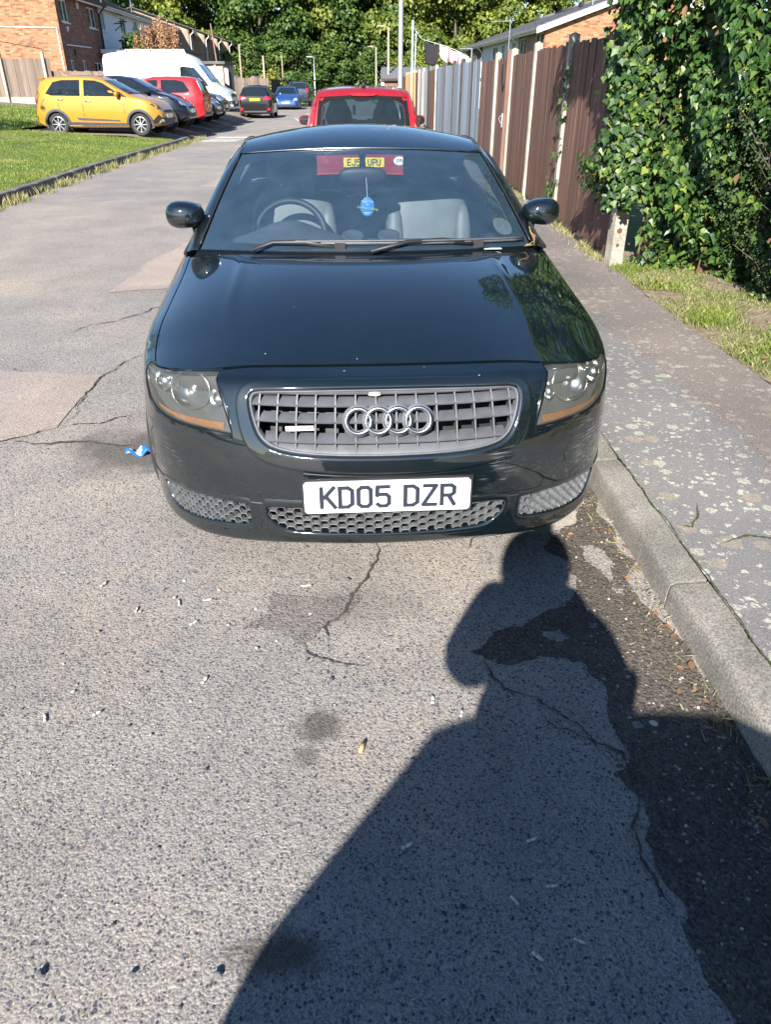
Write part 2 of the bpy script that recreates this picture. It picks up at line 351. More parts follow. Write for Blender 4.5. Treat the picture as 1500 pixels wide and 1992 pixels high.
def woodmat(name, col, col2, flake=None, fl=.5):
    m, ns, ls, b = newmat(name); v = pos(ns, ls, (14, 14, .9)); gi = ns.new('ShaderNodeObjectInfo')
    add = nd(ns, 'VectorMath', operation='MULTIPLY_ADD'); ls.new(gi.outputs['Random'], add.inputs[0]); add.inputs[1].default_value = (37, 91, 53); ls.new(v, add.inputs[2])
    n = nd(ns, 'TexNoise', Scale=3., Detail=8, Roughness=.7); ls.new(add.outputs[0], n.inputs[0]); r = ramp(ns, [(.3, col), (.7, col2)]); ls.new(n.outputs[0], r.inputs[0]); c = r.outputs[0]
    if flake:
        n2 = nd(ns, 'TexNoise', Scale=6., Detail=4); ls.new(add.outputs[0], n2.inputs[0]); f = nd(ns, 'MapRange'); f.inputs[1].default_value = fl+.12; f.inputs[2].default_value = fl+.17; ls.new(n2.outputs[0], f.inputs[0]); c = mixc(ns, ls, f.outputs[0], c, flake)
    hv = nd(ns, 'MapRange'); hv.inputs[3].default_value = .75; hv.inputs[4].default_value = 1.25; ls.new(gi.outputs['Random'], hv.inputs[0])
    c = mixc(ns, ls, 1., c, (1, 1, 1), 'MULTIPLY') if False else c
    hs = nd(ns, 'HueSaturation'); ls.new(c, hs.inputs['Color']); ls.new(hv.outputs[0], hs.inputs['Value'])
    ls.new(hs.outputs[0], b.inputs['Base Color']); b.inputs['Roughness'].default_value = .75; b.inputs['Specular IOR Level'].default_value = .25
    bump(ns, ls, b, n.outputs[0], .5, .004); return m
M['wood_brown'] = woodmat('brown_stained_wood', (.105, .058, .043), (.205, .118, .088), (.36, .26, .21), .58)
M['wood_grey'] = woodmat('grey_painted_wood', (.19, .22, .265), (.27, .31, .36), (.14, .13, .12), .66)
M['wood_pale'] = woodmat('silvered_wood', (.30, .285, .26), (.44, .42, .385))
M['wood_orange'] = woodmat('new_orange_wood', (.42, .24, .11), (.55, .34, .17))
M['wood_old'] = woodmat('weathered_wood', (.12, .088, .068), (.225, .172, .135))
M['wood_dark'] = woodmat('dark_wood', (.035, .028, .024), (.08, .065, .055))
def brickmat(name, a, b2, mortar, mort=.5):
    m, ns, ls, b = newmat(name); g = ns.new('ShaderNodeTexCoord'); sp = ns.new('ShaderNodeSeparateXYZ'); ls.new(g.outputs['Object'], sp.inputs[0])
    ad = nd(ns, 'Math', operation='ADD'); ls.new(sp.outputs[0], ad.inputs[0]); ls.new(sp.outputs[1], ad.inputs[1]); cb = ns.new('ShaderNodeCombineXYZ'); ls.new(ad.outputs[0], cb.inputs[0]); ls.new(sp.outputs[2], cb.inputs[1])
    t = ns.new('ShaderNodeTexBrick'); t.inputs['Scale'].default_value = 1; t.inputs['Brick Width'].default_value = .225; t.inputs['Row Height'].default_value = .062; t.inputs['Mortar Size'].default_value = .01
    t.inputs['Color1'].default_value = (*a, 1); t.inputs['Color2'].default_value = (*b2, 1); t.inputs['Mortar'].default_value = (*mortar, 1); t.inputs['Bias'].default_value = 0
    ls.new(cb.outputs[0], t.inputs['Vector']); n = nd(ns, 'TexNoise', Scale=1.5, Detail=6); ls.new(g.outputs['Object'], n.inputs[0]); p = ramp(ns, [(.35, (.75, .75, .75)), (.65, (1.2, 1.2, 1.2))]); ls.new(n.outputs[0], p.inputs[0])
    ls.new(mixc(ns, ls, 1., t.outputs[0], p.outputs[0], 'MULTIPLY'), b.inputs['Base Color']); b.inputs['Roughness'].default_value = .9
    bump(ns, ls, b, t.outputs['Fac'], -.5, .008); return m
M['brick_wall'] = brickmat('brown_brickwork', (.16, .075, .05), (.26, .135, .09), (.2, .17, .14))
M['brick_red'] = brickmat('orange_brickwork', (.40, .19, .10), (.5, .27, .16), (.42, .36, .29))
M['brick_tan'] = brickmat('tan_brickwork', (.30, .20, .13), (.38, .27, .18), (.33, .28, .22))
def islandmat(name, stops, rough=.85, bmp=0):
    m, ns, ls, b = newmat(name); g = ns.new('ShaderNodeNewGeometry'); r = ramp(ns, stops); ls.new(g.outputs['Random Per Island'], r.inputs[0])
    n = nd(ns, 'TexNoise', Scale=25., Detail=4); v = pos(ns, ls); ls.new(v, n.inputs[0]); p = ramp(ns, [(.3, (.7, .7, .7)), (.7, (1.2, 1.2, 1.2))]); ls.new(n.outputs[0], p.inputs[0])
    ls.new(mixc(ns, ls, 1., r.outputs[0], p.outputs[0], 'MULTIPLY'), b.inputs['Base Color']); b.inputs['Roughness'].default_value = rough
    return m
M['bricks'] = islandmat('gable_bricks', [(0, (.40, .185, .085)), (.35, (.33, .145, .068)), (.6, (.45, .235, .12)), (.8, (.26, .11, .055)), (1, (.19, .085, .05))])
M['bricks_dark'] = islandmat('brown_bricks', [(0, (.2, .1, .07)), (.35, (.28, .15, .1)), (.7, (.15, .075, .05)), (1, (.34, .2, .14))])
M['mortar'] = pm('mortar', (.27, .22, .17), .95, var=.2)
M['render_white'] = pm('white_render', (.78, .79, .8), .9, var=.05, scale=3)
M['white'] = pm('white_upvc', (.8, .8, .8), .35, var=.04)
M['pebbledash'] = concrete('pebbledash', (.3, .28, .25), (.45, .42, .38), (.2, .18, .16), 30.)
M['tile'] = pm('roof_tile', (.085, .075, .07), .85, var=.35, scale=3, bmp=.01, bscale=20)
M['tile_grey'] = pm('grey_roof_tile', (.15, .15, .16), .8, var=.25, scale=3)
M['window'] = pm('window_glass', (.03, .035, .04), .03, var=.2, spec=.8)
M['metal'] = pm('galvanised_steel', (.5, .51, .52), .42, .8, var=.12, scale=5)
M['lampgrey'] = pm('grey_lamp_column', (.30, .30, .30), .45, .3, var=.1, scale=2)
M['pole_wood'] = pm('wooden_pole', (.3, .25, .19), .85, var=.3, scale=6, stretch=(4, 4, .6))
M['pale_blue'] = pm('pale_blue_paint', (.45, .62, .66), .5, var=.1)
M['black'] = pm('black_plastic', (.018, .018, .02), .5, var=.2)
M['rubber'] = pm('tyre_rubber', (.022, .022, .022), .8, var=.25, scale=20, bmp=.002)
M['alloy'] = pm('alloy_rim', (.62, .62, .62), .3, .85, var=.1)
M['chrome'] = pm('chrome', (.46, .475, .5), .26, 1, var=.06)
M['plate_white'] = pm('plate_white', (.82, .82, .82), .35, var=.02)
M['plate_yellow'] = pm('plate_yellow', (.80, .56, .02), .35, var=.03)
M['ink'] = pm('plate_ink', (.022, .028, .042), .45, var=.1)
M['carglass'] = pm('dark_car_glass', (.012, .016, .018), .02, var=.2, spec=.9, coat=.3)
M['redlens'] = pm('red_lens', (.6, .02, .03), .12, var=.5, scale=14, coat=.6)
M['amber'] = pm('amber_lens', (.29, .115, .03), .2, var=.15, scale=60, coat=.4)
M['clearlens'] = pm('clear_lens', (.42, .44, .46), .12, .3, var=.3, scale=20, coat=.8)
M['darklens'] = pm('dark_headlamp', (.05, .055, .06), .1, .3, var=.5, scale=14, coat=.9)
M['soil'] = pm('dry_soil', (.20, .155, .105), .95, var=.35, scale=14, bmp=.02, bscale=40)
M['lawn'] = pm('lawn_ground', (.085, .12, .022), .95, var=.35, scale=2.5, bmp=.03, bscale=25)
M['earth'] = pm('far_ground', (.1, .1, .05), .95, var=.3, scale=.5)
M['twig'] = pm('twig_bark', (.11, .08, .055), .9, var=.3)
M['bark'] = pm('tree_bark', (.085, .07, .055), .95, var=.35, scale=4, bmp=.03, bscale=12)
M['ivy'] = leafmat('ivy_leaf', [(0, (.014, .034, .009)), (.3, (.026, .062, .015)), (.55, (.04, .09, .02)), (.8, (.072, .13, .026)), (.93, (.13, .18, .03)), (1, (.24, .25, .04))], .45, .14, .35)
M['shrub'] = leafmat('small_leaf', [(0, (.022, .045, .014)), (.5, (.04, .075, .02)), (1, (.075, .115, .03))], .45, .15)
M['umbel'] = leafmat('ivy_flower', [(0, (.2, .2, .05)), (.6, (.3, .28, .08)), (1, (.38, .33, .1))], .6, .1)
M['deadleaf'] = leafmat('dead_leaf', [(0, (.20, .10, .05)), (.5, (.27, .15, .08)), (.9, (.17, .11, .07)), (1, (.36, .15, .06))], .7, .2)
M['grass'] = leafmat('grass_blade', [(0, (.11, .165, .022)), (.45, (.17, .235, .034)), (.8, (.25, .29, .055)), (1, (.38, .34, .11))], .5, .3, patch=.9)
M['vergegrass'] = leafmat('verge_grass_blade', [(0, (.08, .14, .025)), (.4, (.16, .23, .045)), (.7, (.30, .30, .10)), (1, (.44, .38, .2))], .6, .25)
M['drygrass'] = leafmat('dry_grass', [(0, (.1, .15, .03)), (.3, (.2, .23, .07)), (.6, (.36, .31, .15)), (1, (.46, .38, .21))], .6, .25)
M['tree_a'] = leafmat('broad_leaf_dark', [(0, (.028, .058, .014)), (.45, (.056, .108, .022)), (.75, (.10, .158, .03)), (1, (.19, .22, .035))], .5, .2, .35, patch=.35)
M['tree_b'] = leafmat('broad_leaf_yellow', [(0, (.05, .085, .016)), (.4, (.105, .15, .025)), (.7, (.19, .22, .034)), (1, (.31, .30, .045))], .5, .22, .35, patch=.35)
M['dried'] = leafmat('dried_flower', [(0, (.3, .15, .07)), (.5, (.42, .23, .12)), (1, (.5, .32, .18))], .8, .25)
M['bushy'] = leafmat('yellow_bush_leaf', [(0, (.07, .11, .02)), (.5, (.15, .18, .03)), (1, (.45, .36, .04))], .5, .25)
# ================================================================== THE SETTING
def pl(pts, y):
    for (x0, y0), (x1, y1) in zip(pts, pts[1:]):
        if y <= y1 or (x1, y1) == pts[-1]: return x0+(x1-x0)*(y-y0)/(y1-y0)
KR = [(1.42, -9), (1.03, 0), (.885, 3), (.76, 6), (.66, 10), (.45, 20), (0, 40), (-.9, 70), (-2.4, 104)]
KL = [(-4.6, -9), (-5.2, 6), (-5.55, 11.25), (-5.8, 17), (-5.92, 24.9), (-6.27, 32.6), (-6.97, 45.3), (-7.9, 58), (-9.0, 72), (-12, 104)]
kr = lambda y: pl(KR, y); kl = lambda y: pl(KL, y)
sst = lambda t: (lambda q: q*q*(3-2*q))(min(max(t, 0), 1))
def zl(x, y):                                  # ground left of the road
    d = max(0, kl(y)-x); return .125+.06*min(d, 16)
def zbay(x, y):
    d = max(0, kl(y)-x); return .02+.22*sst(d/1.5)+.02*d
def fx(y): return 2.123-.012*y if y < 16 else 1.931-.025*(y-16)
PVB = [(2.2, -9), (2.15, 2), (2.06, 3.7), (1.985, 5), (1.965, 6.4), (2.0, 7.2)]
pvb = lambda y: pl(PVB, y) if y < 7.1 else fx(y)-.06
def sheet(name, fn, xs, ys, mat, parent=None, kind='structure'):
    m = MB(); nx, ny = len(xs)-1, len(ys)-1
    m.grid(lambda a, b: fn(xs[round(a*nx)], ys[round(b*ny)]), nx, ny)
    o = m.build(name, mat, parent, smooth=True)
    if not parent: o['kind'] = kind
    return o
lin = lambda a, b, n: [a+(b-a)*i/n for i in range(n+1)]
g = MB(); g.add([(-500, -300, -.06), (500, -300, -.06), (500, 700, -.06), (-500, 700, -.06)], [(0, 1, 2, 3)]); tag(g.build('ground', M['earth']), kind='structure')
ys_ = lin(-12, 112, 62)
road = sheet('road', lambda t, y: (kl(y)-.2+(kr(y)+.2-(kl(y)-.2))*t, y, 0), lin(0, 1, 8), ys_, M['road'])
pav = sheet('pavement', lambda t, y: (kr(y)+.120+(pvb(y)-kr(y)-.120)*t, y, .122+.012*t), lin(0, 1, 4), lin(-9, 60, 69), M['pave'])
# verge under the ivy, back gardens behind the fence
verge = sheet('verge', lambda t, y: (pvb(y)+t*2.9, y, .128+.03*math.sin(PI*min(t*2, 1)/2)+.012*math.sin(7*y+9*t)), lin(0, 1, 14), lin(-9, 7.3, 60), M['soil'])
sheet('back_garden', lambda t, y: (fx(max(y, 7))+.02+t*60, y, .1), lin(0, 1, 3), lin(7.4, 105, 12), M['lawn'])
lawn = sheet('lawn', lambda t, y: (kl(y)-.14-t*30, y, zl(kl(y)-.14-t*30, y)+.012*math.sin(3*y+11*t)), [q**1.6 for q in lin(0, 1, 24)], lin(-9, 23.4, 40), M['lawn'])
sheet('lawn', lambda t, y: (-10.6-t*28, y, zl(-10.6-t*28, y)+.01), lin(0, 1, 8), lin(23.4, 36.6, 14), M['lawn'])
path = sheet('path', lambda t, y: (-10.4-t*32, y, zl(-10.4-t*32, y)+.014), lin(0, 1, 8), lin(36.6, 39.4, 3), M['road_worn'])
bay = sheet('parking_bay', lambda t, y: (kl(y)-.13-t*(5.1 if y < 47 else 3.5), y, zbay(kl(y)-.13-t*(5.1 if y < 47 else 3.5), y)), lin(0, 1, 14), lin(23.3, 95, 72), M['bay'])
sheet('forecourt', lambda t, y: (kl(y)-.1-t*34, y, zl(kl(y)-t*34, y)-.15+.1*t), lin(0, 1, 8), lin(39.4, 106, 14), M['road_worn'])

# kerbs: one stone after another, each with its worn nose
def kerb(name, fn, y0, y1, side, h, mat, n_parts, drop=None):
    root = thing(name, None, None); root['kind'] = 'structure'; y = y0; i = 0; rest = MB(); L = .915
    while y < y1:
        a = Vector((fn(y), y, 0)); b = Vector((fn(y+L), y+L, 0)); d = (b-a).normalized(); nrm = Vector((-d.y, d.x, 0))*(-side)
        hh = h if not drop or y < drop else max(.02, h-(y-drop)/1.5*h)
        r1 = random.uniform(-.004, .004); r2 = random.uniform(-.003, .003)
        prof = [(0+r1, -.12), (.005+r1, hh*.6), (.010+r1, hh*.86), (.017+r1, hh*.955), (.032+r1, hh+r2), (.085, hh+.003+r2), (.13, hh+.004+r2), (.13, -.12)]
        m = MB(); n = len(prof); vs = []
        segs = 6
        for k in range(segs+1):
            t = .006+(L-.012)*k/segs
            if drop and y >= drop-.01 and y < drop+L: hk = max(.02, h*(1-sst((t)/.8)))
            else: hk = hh
            for (o, z) in prof:
                jz = random.uniform(-.0025, .0025) if z > .02 else 0; e = .010 if k in (0, segs) and z > hh*.8 else 0
                zz = z if z < 0 else z*hk/hh
                vs.append(a+d*t+nrm*(o+random.uniform(-.002, .002))+Vector((0, 0, zz+jz-e)))
        fs = [(k*n+j, k*n+j+1, (k+1)*n+j+1, (k+1)*n+j) for k in range(segs) for j in range(n-1)]+[tuple(range(n)), tuple(segs*n+j for j in range(n))[::-1]]
        if i < n_parts: m.add(vs, fs); m.build('kerb_stone', mat, root, smooth=True, sharp=50)
        else: rest.add(vs, fs)
        y += L; i += 1
    if rest.v: tag(rest.build('kerb_stones', mat, root, smooth=True, sharp=50), kind='stuff')
    return root
kerb_r = kerb('kerb', kr, -4.42, 60, 1, .112, M['kerb'], 24)
kerb_l = kerb('kerb', kl, 8.4, 95, -1, .15, M['kerb2'], 24, drop=24.0)

# irregular sheets let into the tarmac: repairs, worn hollows, gutter silt, cracks
def frac(poly, rough, it=4, closed=True):
    for _ in range(it):
        q = []
        n = len(poly)
        for i in range(n if closed else n-1):
            a, b = poly[i], poly[(i+1) % n]; L = math.hypot(b[0]-a[0], b[1]-a[1])
            r = random.uniform(-1, 1)*rough*L
            q += [a, ((a[0]+b[0])/2-(b[1]-a[1])/max(L, 1e-6)*r, (a[1]+b[1])/2+(b[0]-a[0])/max(L, 1e-6)*r)]
        if not closed: q.append(poly[-1])
        poly = q
    return poly
def patch(name, poly, z, mat, parent, rough=.16, it=4, holes=()):
    P = frac(poly, rough, it); H = [frac(h, .22, 3) for h in holes]
    pts = []; ed = []
    for lp in [P]+H:
        b = len(pts); pts += lp; ed += [(b+i, b+(i+1) % len(lp)) for i in range(len(lp))]
    r = delaunay_2d_cdt([Vector(p) for p in pts], ed, [], 0, 1e-6); V = r[0]; F = []
    for f in r[2]:
        c = (sum(V[i][0] for i in f)/3, sum(V[i][1] for i in f)/3)
        if inpoly(c, P) and not any(inpoly(c, h) for h in H): F.append(tuple(f))
    return fast(name, [(v[0], v[1], z) for v in V], F, mat, parent)
def crack(pts, wd, z, mat, parent, name='crack', rough=.14):
    P = frac(pts, rough, 4, False); L = []; R = []
    for i, p in enumerate(P):
        a = Vector(P[max(i-1, 0)]); b = Vector(P[min(i+1, len(P)-1)]); d = (b-a).normalized(); n = Vector((-d.y, d.x)); e = min(1, 4*i/len(P), 4*(len(P)-1-i)/len(P))
        wv = wd*max(.12, e)*random.uniform(.2, 1.3)
        zz = z if z < .1 else .1238+.012*max(0, (p[0]-kr(p[1])-.12)/(pvb(p[1])-kr(p[1])-.12)); L.append((p[0]+n.x*wv, p[1]+n.y*wv, zz)); R.append((p[0]-n.x*wv, p[1]-n.y*wv, zz))
    n = len(P); return fast(name, L+R, [(i, n+i, n+i+1, i+1) for i in range(n-1)], mat, parent)
patch('repair_patch', [(-2.9, 4.40), (-1.71, 4.27), (-1.68, 3.48), (-1.9, 3.30), (-2.9, 3.32)], .004, M['road_pink'], road, .03)
patch('repair_patch', [(-2.35, 6.3), (-1.55, 6.6), (-1.0, 9.2), (-1.2, 13.), (-2.2, 12.8), (-2.1, 9)], .004, M['road_pink'], road, .05)
patch('repair_patch', [(-3.2, 13.6), (-1.4, 14.2), (-1.8, 30.), (-3.6, 29.5)], .004, M['road_pink'], road, .03)
patch('worn_hollow', [(-.39, 2.07), (-.26, 2.04), (-.07, 2.06), (-.10, 1.99), (-.17, 1.90), (-.255, 1.79), (-.33, 1.84), (-.47, 1.87), (-.38, 1.95)], .004, M['road_worn'], road, .2)
yk = lin(2.9, -2.6, 12)
patch('gutter_silt', [(.80, 4.2), (.70, 3.2), (.76, 2.55), (.64, 2.43), (.60, 2.36), (.66, 2.2), (.63, 2.02), (.50, 1.93), (.36, 1.86), (.26, 1.76), (.36, 1.7), (.47, 1.74), (.6, 1.69), (.62, 1.5), (.64, 1.35), (.58, 1.29), (.63, 1.17), (.60, 1.1), (.64, .95), (.66, .72), (.72, .3), (.74, -2.6)][::1]+[(kr(y)+.004, y) for y in reversed(lin(4.2, -2.6, 14))], .004, M['gutter'], road, .2, 3,
      holes=[[(.735, 2.36), (.80, 2.35), (.815, 2.2), (.79, 2.12), (.765, 2.22), (.74, 2.28)], [(.80, 2.09), (.83, 2.08), (.82, 2.05), (.795, 2.06)], [(.50, 1.86), (.56, 1.87), (.59, 1.83), (.54, 1.80), (.5, 1.83)], [(.555, 1.72), (.6, 1.715), (.61, 1.68), (.57, 1.67)], [(.84, 2.08), (.87, 2.07), (.86, 2.05)], [(.67, 1.47), (.7, 1.475), (.71, 1.44), (.68, 1.44)], [(.66, 1.9), (.69, 1.905), (.685, 1.87), (.66, 1.875)]])
patch('pale_skin', [(.40, 2.62), (.62, 2.62), (.79, 2.62), (.755, 2.52), (.62, 2.44), (.47, 2.45)], .006, M['pale'], road, .12)
for pts, wd in (([(-1.05, 4.9), (-1.3, 4.9), (-1.705, 4.27), (-1.68, 3.9), (-1.69, 3.48)], .0045), ([(-1.69, 3.5), (-1.88, 3.31), (-2.9, 3.32)], .004), ([(-1.69, 3.5), (-1.48, 3.52), (-1.32, 3.68)], .005), ([(-1.88, 3.31), (-1.55, 3.3), (-1.2, 3.25)], .009),
                ([(-.05, 2.42), (-.03, 2.26), (-.08, 2.12), (-.13, 1.98), (-.2, 1.87), (-.18, 1.80)], .006), ([(-.255, 1.80), (-.235, 1.74), (-.13, 1.70), (-.05, 1.69)], .004), ([(-1.6, 7.2), (-1.25, 8.2)], .01), ([(.28, 1.78), (.34, 1.6), (.5, 1.48), (.56, 1.33)], .0035), ([(.43, 1.55), (.47, 1.44), (.62, 1.36), (.66, 1.2), (.70, 1.05)], .0035),
                ([(-2.3, 5.0), (-1.9, 5.6), (-1.6, 6.3)], .006), ([(.60, 1.38), (.62, 1.2), (.58, 1.05), (.64, .9)], .004), ([(.40, 2.45), (.33, 2.40), (.30, 2.33)], .004)):
    crack(pts, wd, .007, M['crack'], road)
for pts, wd in (([(1.17, 2.18), (1.3, 2.24), (1.42, 2.21), (1.75, 2.3), (2.1, 2.28)], .007), ([(1.05, 2.33), (1.12, 2.3), (1.17, 2.38), (1.2, 2.48)], .005), ([(kr(3.6-.17*i_)+.123, 3.6-.17*i_) for i_ in range(22)], .0035)):
    crack(pts, wd, .131, M['moss'], pav, rough=.05)
M['roadpaint'] = pm('worn_road_paint', (.56, .56, .53), .8, var=.25, scale=8)
def marking(pts, z=.006): return patch('road_marking', pts, z, M['roadpaint'], road, .02, 3)
for x0, x1, y0, y1 in ((-5.72, -4.62, 25.2, 25.75), (-5.66, -4.6, 26.1, 26.5), (-5.6, -4.58, 26.9, 27.6)): marking([(x0, y0), (x1, y0+.1), (x1+.1, y1), (x0+.1, y1)])
for yy in (40, 47, 54, 61, 68): marking([(-4.6+.01*yy, yy), (-4.45+.01*yy, yy), (-4.6-.02, yy+3.2), (-4.75-.02, yy+3.2)])
for yy in lin(25.9, 45.6, 8):
    m = MB(); m.add([(kl(yy)-.3, yy, zbay(kl(yy)-.3, yy)+.01), (kl(yy)-.3, yy+.1, zbay(kl(yy)-.3, yy)+.01), (kl(yy)-1.2, yy+.1, zbay(kl(yy)-1.2, yy)+.012), (kl(yy)-1.2, yy, zbay(kl(yy)-1.2, yy)+.012)], [(0, 1, 2, 3)]); m.build('bay_marking', M['roadpaint'], bay)
# ================================================================== THE DARK COUPE
def cr(p, t):
    n = len(p)-1; i = int(min(max(t, 0), n-1e-9)); f = t-i
    a = p[max(i-1, 0)]; b = p[i]; c = p[min(i+1, n)]; d = p[min(i+2, n)]
    if i == 0: a = [2*b[j]-c[j] for j in range(len(b))]
    if i+1 == n: d = [2*c[j]-b[j] for j in range(len(b))]
    return [0.5*(2*b[j]+(c[j]-a[j])*f+(2*a[j]-5*b[j]+4*c[j]-d[j])*f*f+(3*b[j]-a[j]-3*c[j]+d[j])*f**3) for j in range(len(b))]
PLAN = [(0, 0, .20, .757), (.25, .016, .19, .757), (.475, .072, .15, .756), (.62, .155, .095, .743), (.73, .262, .055, .727), (.80, .385, .042, .715), (.846, .53, .05, .722), (.872, .70, .062, .75), (.882, .9, .075, .782), (.884, 1.2, .08, .825), (.875, 1.6, .06, .87), (.868, 2.2, .04, .89), (.872, 2.8, .05, .91), (.885, 3.2, .06, .93), (.87, 3.5, .07, .94), (.79, 3.78, .07, .93), (.6, 3.93, .05, .92), (.3, 4.02, .04, .91), (0, 4.04, .04, .91)]
PLAN2 = [(-a[0], a[1], a[2], a[3]) for a in PLAN[2:0:-1]]+PLAN+[(-a[0], a[1], a[2], a[3]) for a in PLAN[-2:-4:-1]]
PROF = [(.200, .11), (.206, .045), (.222, .017), (.285, .008), (.37, 0), (.48, 0), (.56, .012), (.65, .045), (.71, .08), (.742, .125), (.757, .20)]
def LB(k, v):
    sg = 1 if k >= 0 else -1; k = abs(k)
    x, s, kt, zt = cr(PLAN2, k+2); x2, s2, _, _ = cr(PLAN2, k+2.02); x1, s1, _, _ = cr(PLAN2, k+1.98)
    tx, ty = x2-x1, s2-s1; l = math.hypot(tx, ty); nx, ny = -ty/l, tx/l
    z, o = cr(PROF, v)
    if z > .48: z = .48+(z-.48)*(zt-.48)/(.757-.48); o *= kt/.20
    else:
        q = min(max((k-1)/2, 0), 1); o *= 1-.55*q; lo = max(0, (.48-z)/.3); z -= .022*q*lo; z += min(max((k-5)/3, 0), 1)*.055*lo
    return (sg*(x+nx*o), s+ny*o, z)
UK, VK = .2, .06
LBp = lambda u, v: LB(u/UK, v/VK)
kv = lambda L: [(a*UK, b*VK) for a, b in L]
mir = lambda L: [(-a, b) for a, b in L][::-1]
def paintmat(name, col, flake=.25, scuff=(), spots=.0):
    m, ns, ls, b = newmat(name); v = pos(ns, ls)
    vo = nd(ns, 'TexVoronoi', Scale=900.); ls.new(v, vo.inputs[0]); sp = ns.new('ShaderNodeSeparateColor'); ls.new(vo.outputs['Color'], sp.inputs[0])
    c = mixc(ns, ls, sp.outputs[0], tuple(x*(1-flake) for x in col), tuple(x*(1+flake*1.6) for x in col))
    rough = nd(ns, 'Math', operation='ADD'); rough.inputs[0].default_value = .0; rough.inputs[1].default_value = .02
    dn = nd(ns, 'TexNoise', Scale=7., Detail=8, Roughness=.7); ls.new(v, dn.inputs[0])
    dr = nd(ns, 'MapRange'); dr.inputs[1].default_value = .45; dr.inputs[2].default_value = .9; dr.inputs[4].default_value = .012; ls.new(dn.outputs[0], dr.inputs[0])
    c = mixc(ns, ls, dr.outputs[0], c, (.3, .28, .25))
    if spots:
        sv = nd(ns, 'TexVoronoi', Scale=24.); ls.new(v, sv.inputs[0]); s2 = ns.new('ShaderNodeSeparateColor'); ls.new(sv.outputs['Color'], s2.inputs[0])
        lt = nd(ns, 'Math', operation='LESS_THAN'); ls.new(sv.outputs['Distance'], lt.inputs[0]); lt.inputs[1].default_value = .055
        k2 = nd(ns, 'Math', operation='LESS_THAN'); ls.new(s2.outputs[0], k2.inputs[0]); k2.inputs[1].default_value = spots
        mu = nd(ns, 'Math', operation='MULTIPLY'); ls.new(lt.outputs[0], mu.inputs[0]); ls.new(k2.outputs[0], mu.inputs[1]); c = mixc(ns, ls, mu.outputs[0], c, (.42, .43, .42))
    for (ctr, rad, ang) in scuff:
        mp = ns.new('ShaderNodeMapping'); mp.inputs['Rotation'].default_value = ang; mp.inputs['Scale'].default_value = (6, 6, 110); ls.new(v, mp.inputs[0])
        wn = nd(ns, 'TexNoise', Scale=2.2, Detail=3); ls.new(mp.outputs[0], wn.inputs[0])
        th = nd(ns, 'MapRange'); th.inputs[1].default_value = .52; th.inputs[2].default_value = .68; ls.new(wn.outputs[0], th.inputs[0])
        sb = nd(ns, 'VectorMath', operation='DISTANCE'); ls.new(v, sb.inputs[0]); sb.inputs[1].default_value = ctr
        ms = nd(ns, 'MapRange'); ms.inputs[1].default_value = rad; ms.inputs[2].default_value = rad*.3; ms.inputs[3].default_value = 0; ms.inputs[4].default_value = .38; ls.new(sb.outputs['Value'], ms.inputs[0])
        pn = nd(ns, 'TexNoise', Scale=14., Detail=4); ls.new(v, pn.inputs[0]); pr = nd(ns, 'MapRange'); pr.inputs[1].default_value = .4; pr.inputs[2].default_value = .62; ls.new(pn.outputs[0], pr.inputs[0])
        mu = nd(ns, 'Math', operation='MULTIPLY'); ls.new(th.outputs[0], mu.inputs[0]); ls.new(ms.outputs[0], mu.inputs[1])
        mu2 = nd(ns, 'Math', operation='MULTIPLY'); ls.new(mu.outputs[0], mu2.inputs[0]); ls.new(pr.outputs[0], mu2.inputs[1])
        c = mixc(ns, ls, mu2.outputs[0], c, (.5, .52, .52))
    ls.new(c, b.inputs['Base Color']); b.inputs['Metallic'].default_value = 0; b.inputs['Specular IOR Level'].default_value = .15; b.inputs['Roughness'].default_value = .5
    b.inputs['Coat Weight'].default_value = 1; b.inputs['Coat Roughness'].default_value = .04; b.inputs['Coat IOR'].default_value = 1.95
    dv = nd(ns, 'TexNoise', Scale=2.2, Detail=3); ls.new(v, dv.inputs[0]); n = ns.new('ShaderNodeBump'); n.inputs['Strength'].default_value = .08; n.inputs['Distance'].default_value = .001
    ls.new(dv.outputs[0], n.inputs['Height']); ls.new(n.outputs[0], b.inputs['Coat Normal']); return m
M['tt'] = paintmat('dark_green_paint', (.0013, .0046, .0062), .4, [((.74, .28, .47), .17, (.5, .6, .2)), ((.70, .26, .52), .15, (-.6, .9, 1.1)), ((-.73, .27, .40), .13, (.3, -.7, .5)), ((-.2, .0, .43), .08, (.2, .2, .2)), ((.36, .05, .47), .09, (.8, .1, .3))], spots=.05)
M['grille_grey'] = pm('faded_grey_plastic', (.095, .10, .11), .5, var=.18, scale=20)
M['mesh_grey'] = pm('lower_mesh_plastic', (.10, .105, .11), .55, var=.35, scale=40)
M['cabin'] = pm('cabin_plastic', (.06, .063, .066), .7, var=.15, scale=12, bmp=.001)
M['leather'] = pm('dark_leather', (.165, .158, .145), .5, var=.12, scale=9)
M['leather_tan'] = pm('headliner_cloth', (.16, .165, .17), .9, var=.1)
M['glassw'] = glass('windscreen_glass', (.66, .74, .78), 1.75, 0, .095, (.20, .36, .55)); M['glasss'] = glass('side_glass', (.72, .8, .78))  # windscreen dust haze, coloured blue to paint in a veil of reflected sky
M['hlens'] = glass('hazed_headlamp_lens', (.80, .81, .79), 1.5, .06, .13, (.27, .275, .25))
M['frit'] = pm('black_frit', (.005, .006, .007), .3, var=.2, spec=.3)
M['hl_in'] = pm('headlamp_housing', (.10, .104, .106), .3, .3, var=.2, scale=8); M['hl_ref'] = pm('headlamp_reflector', (.6, .6, .58), .22, 1, var=.15, scale=6)

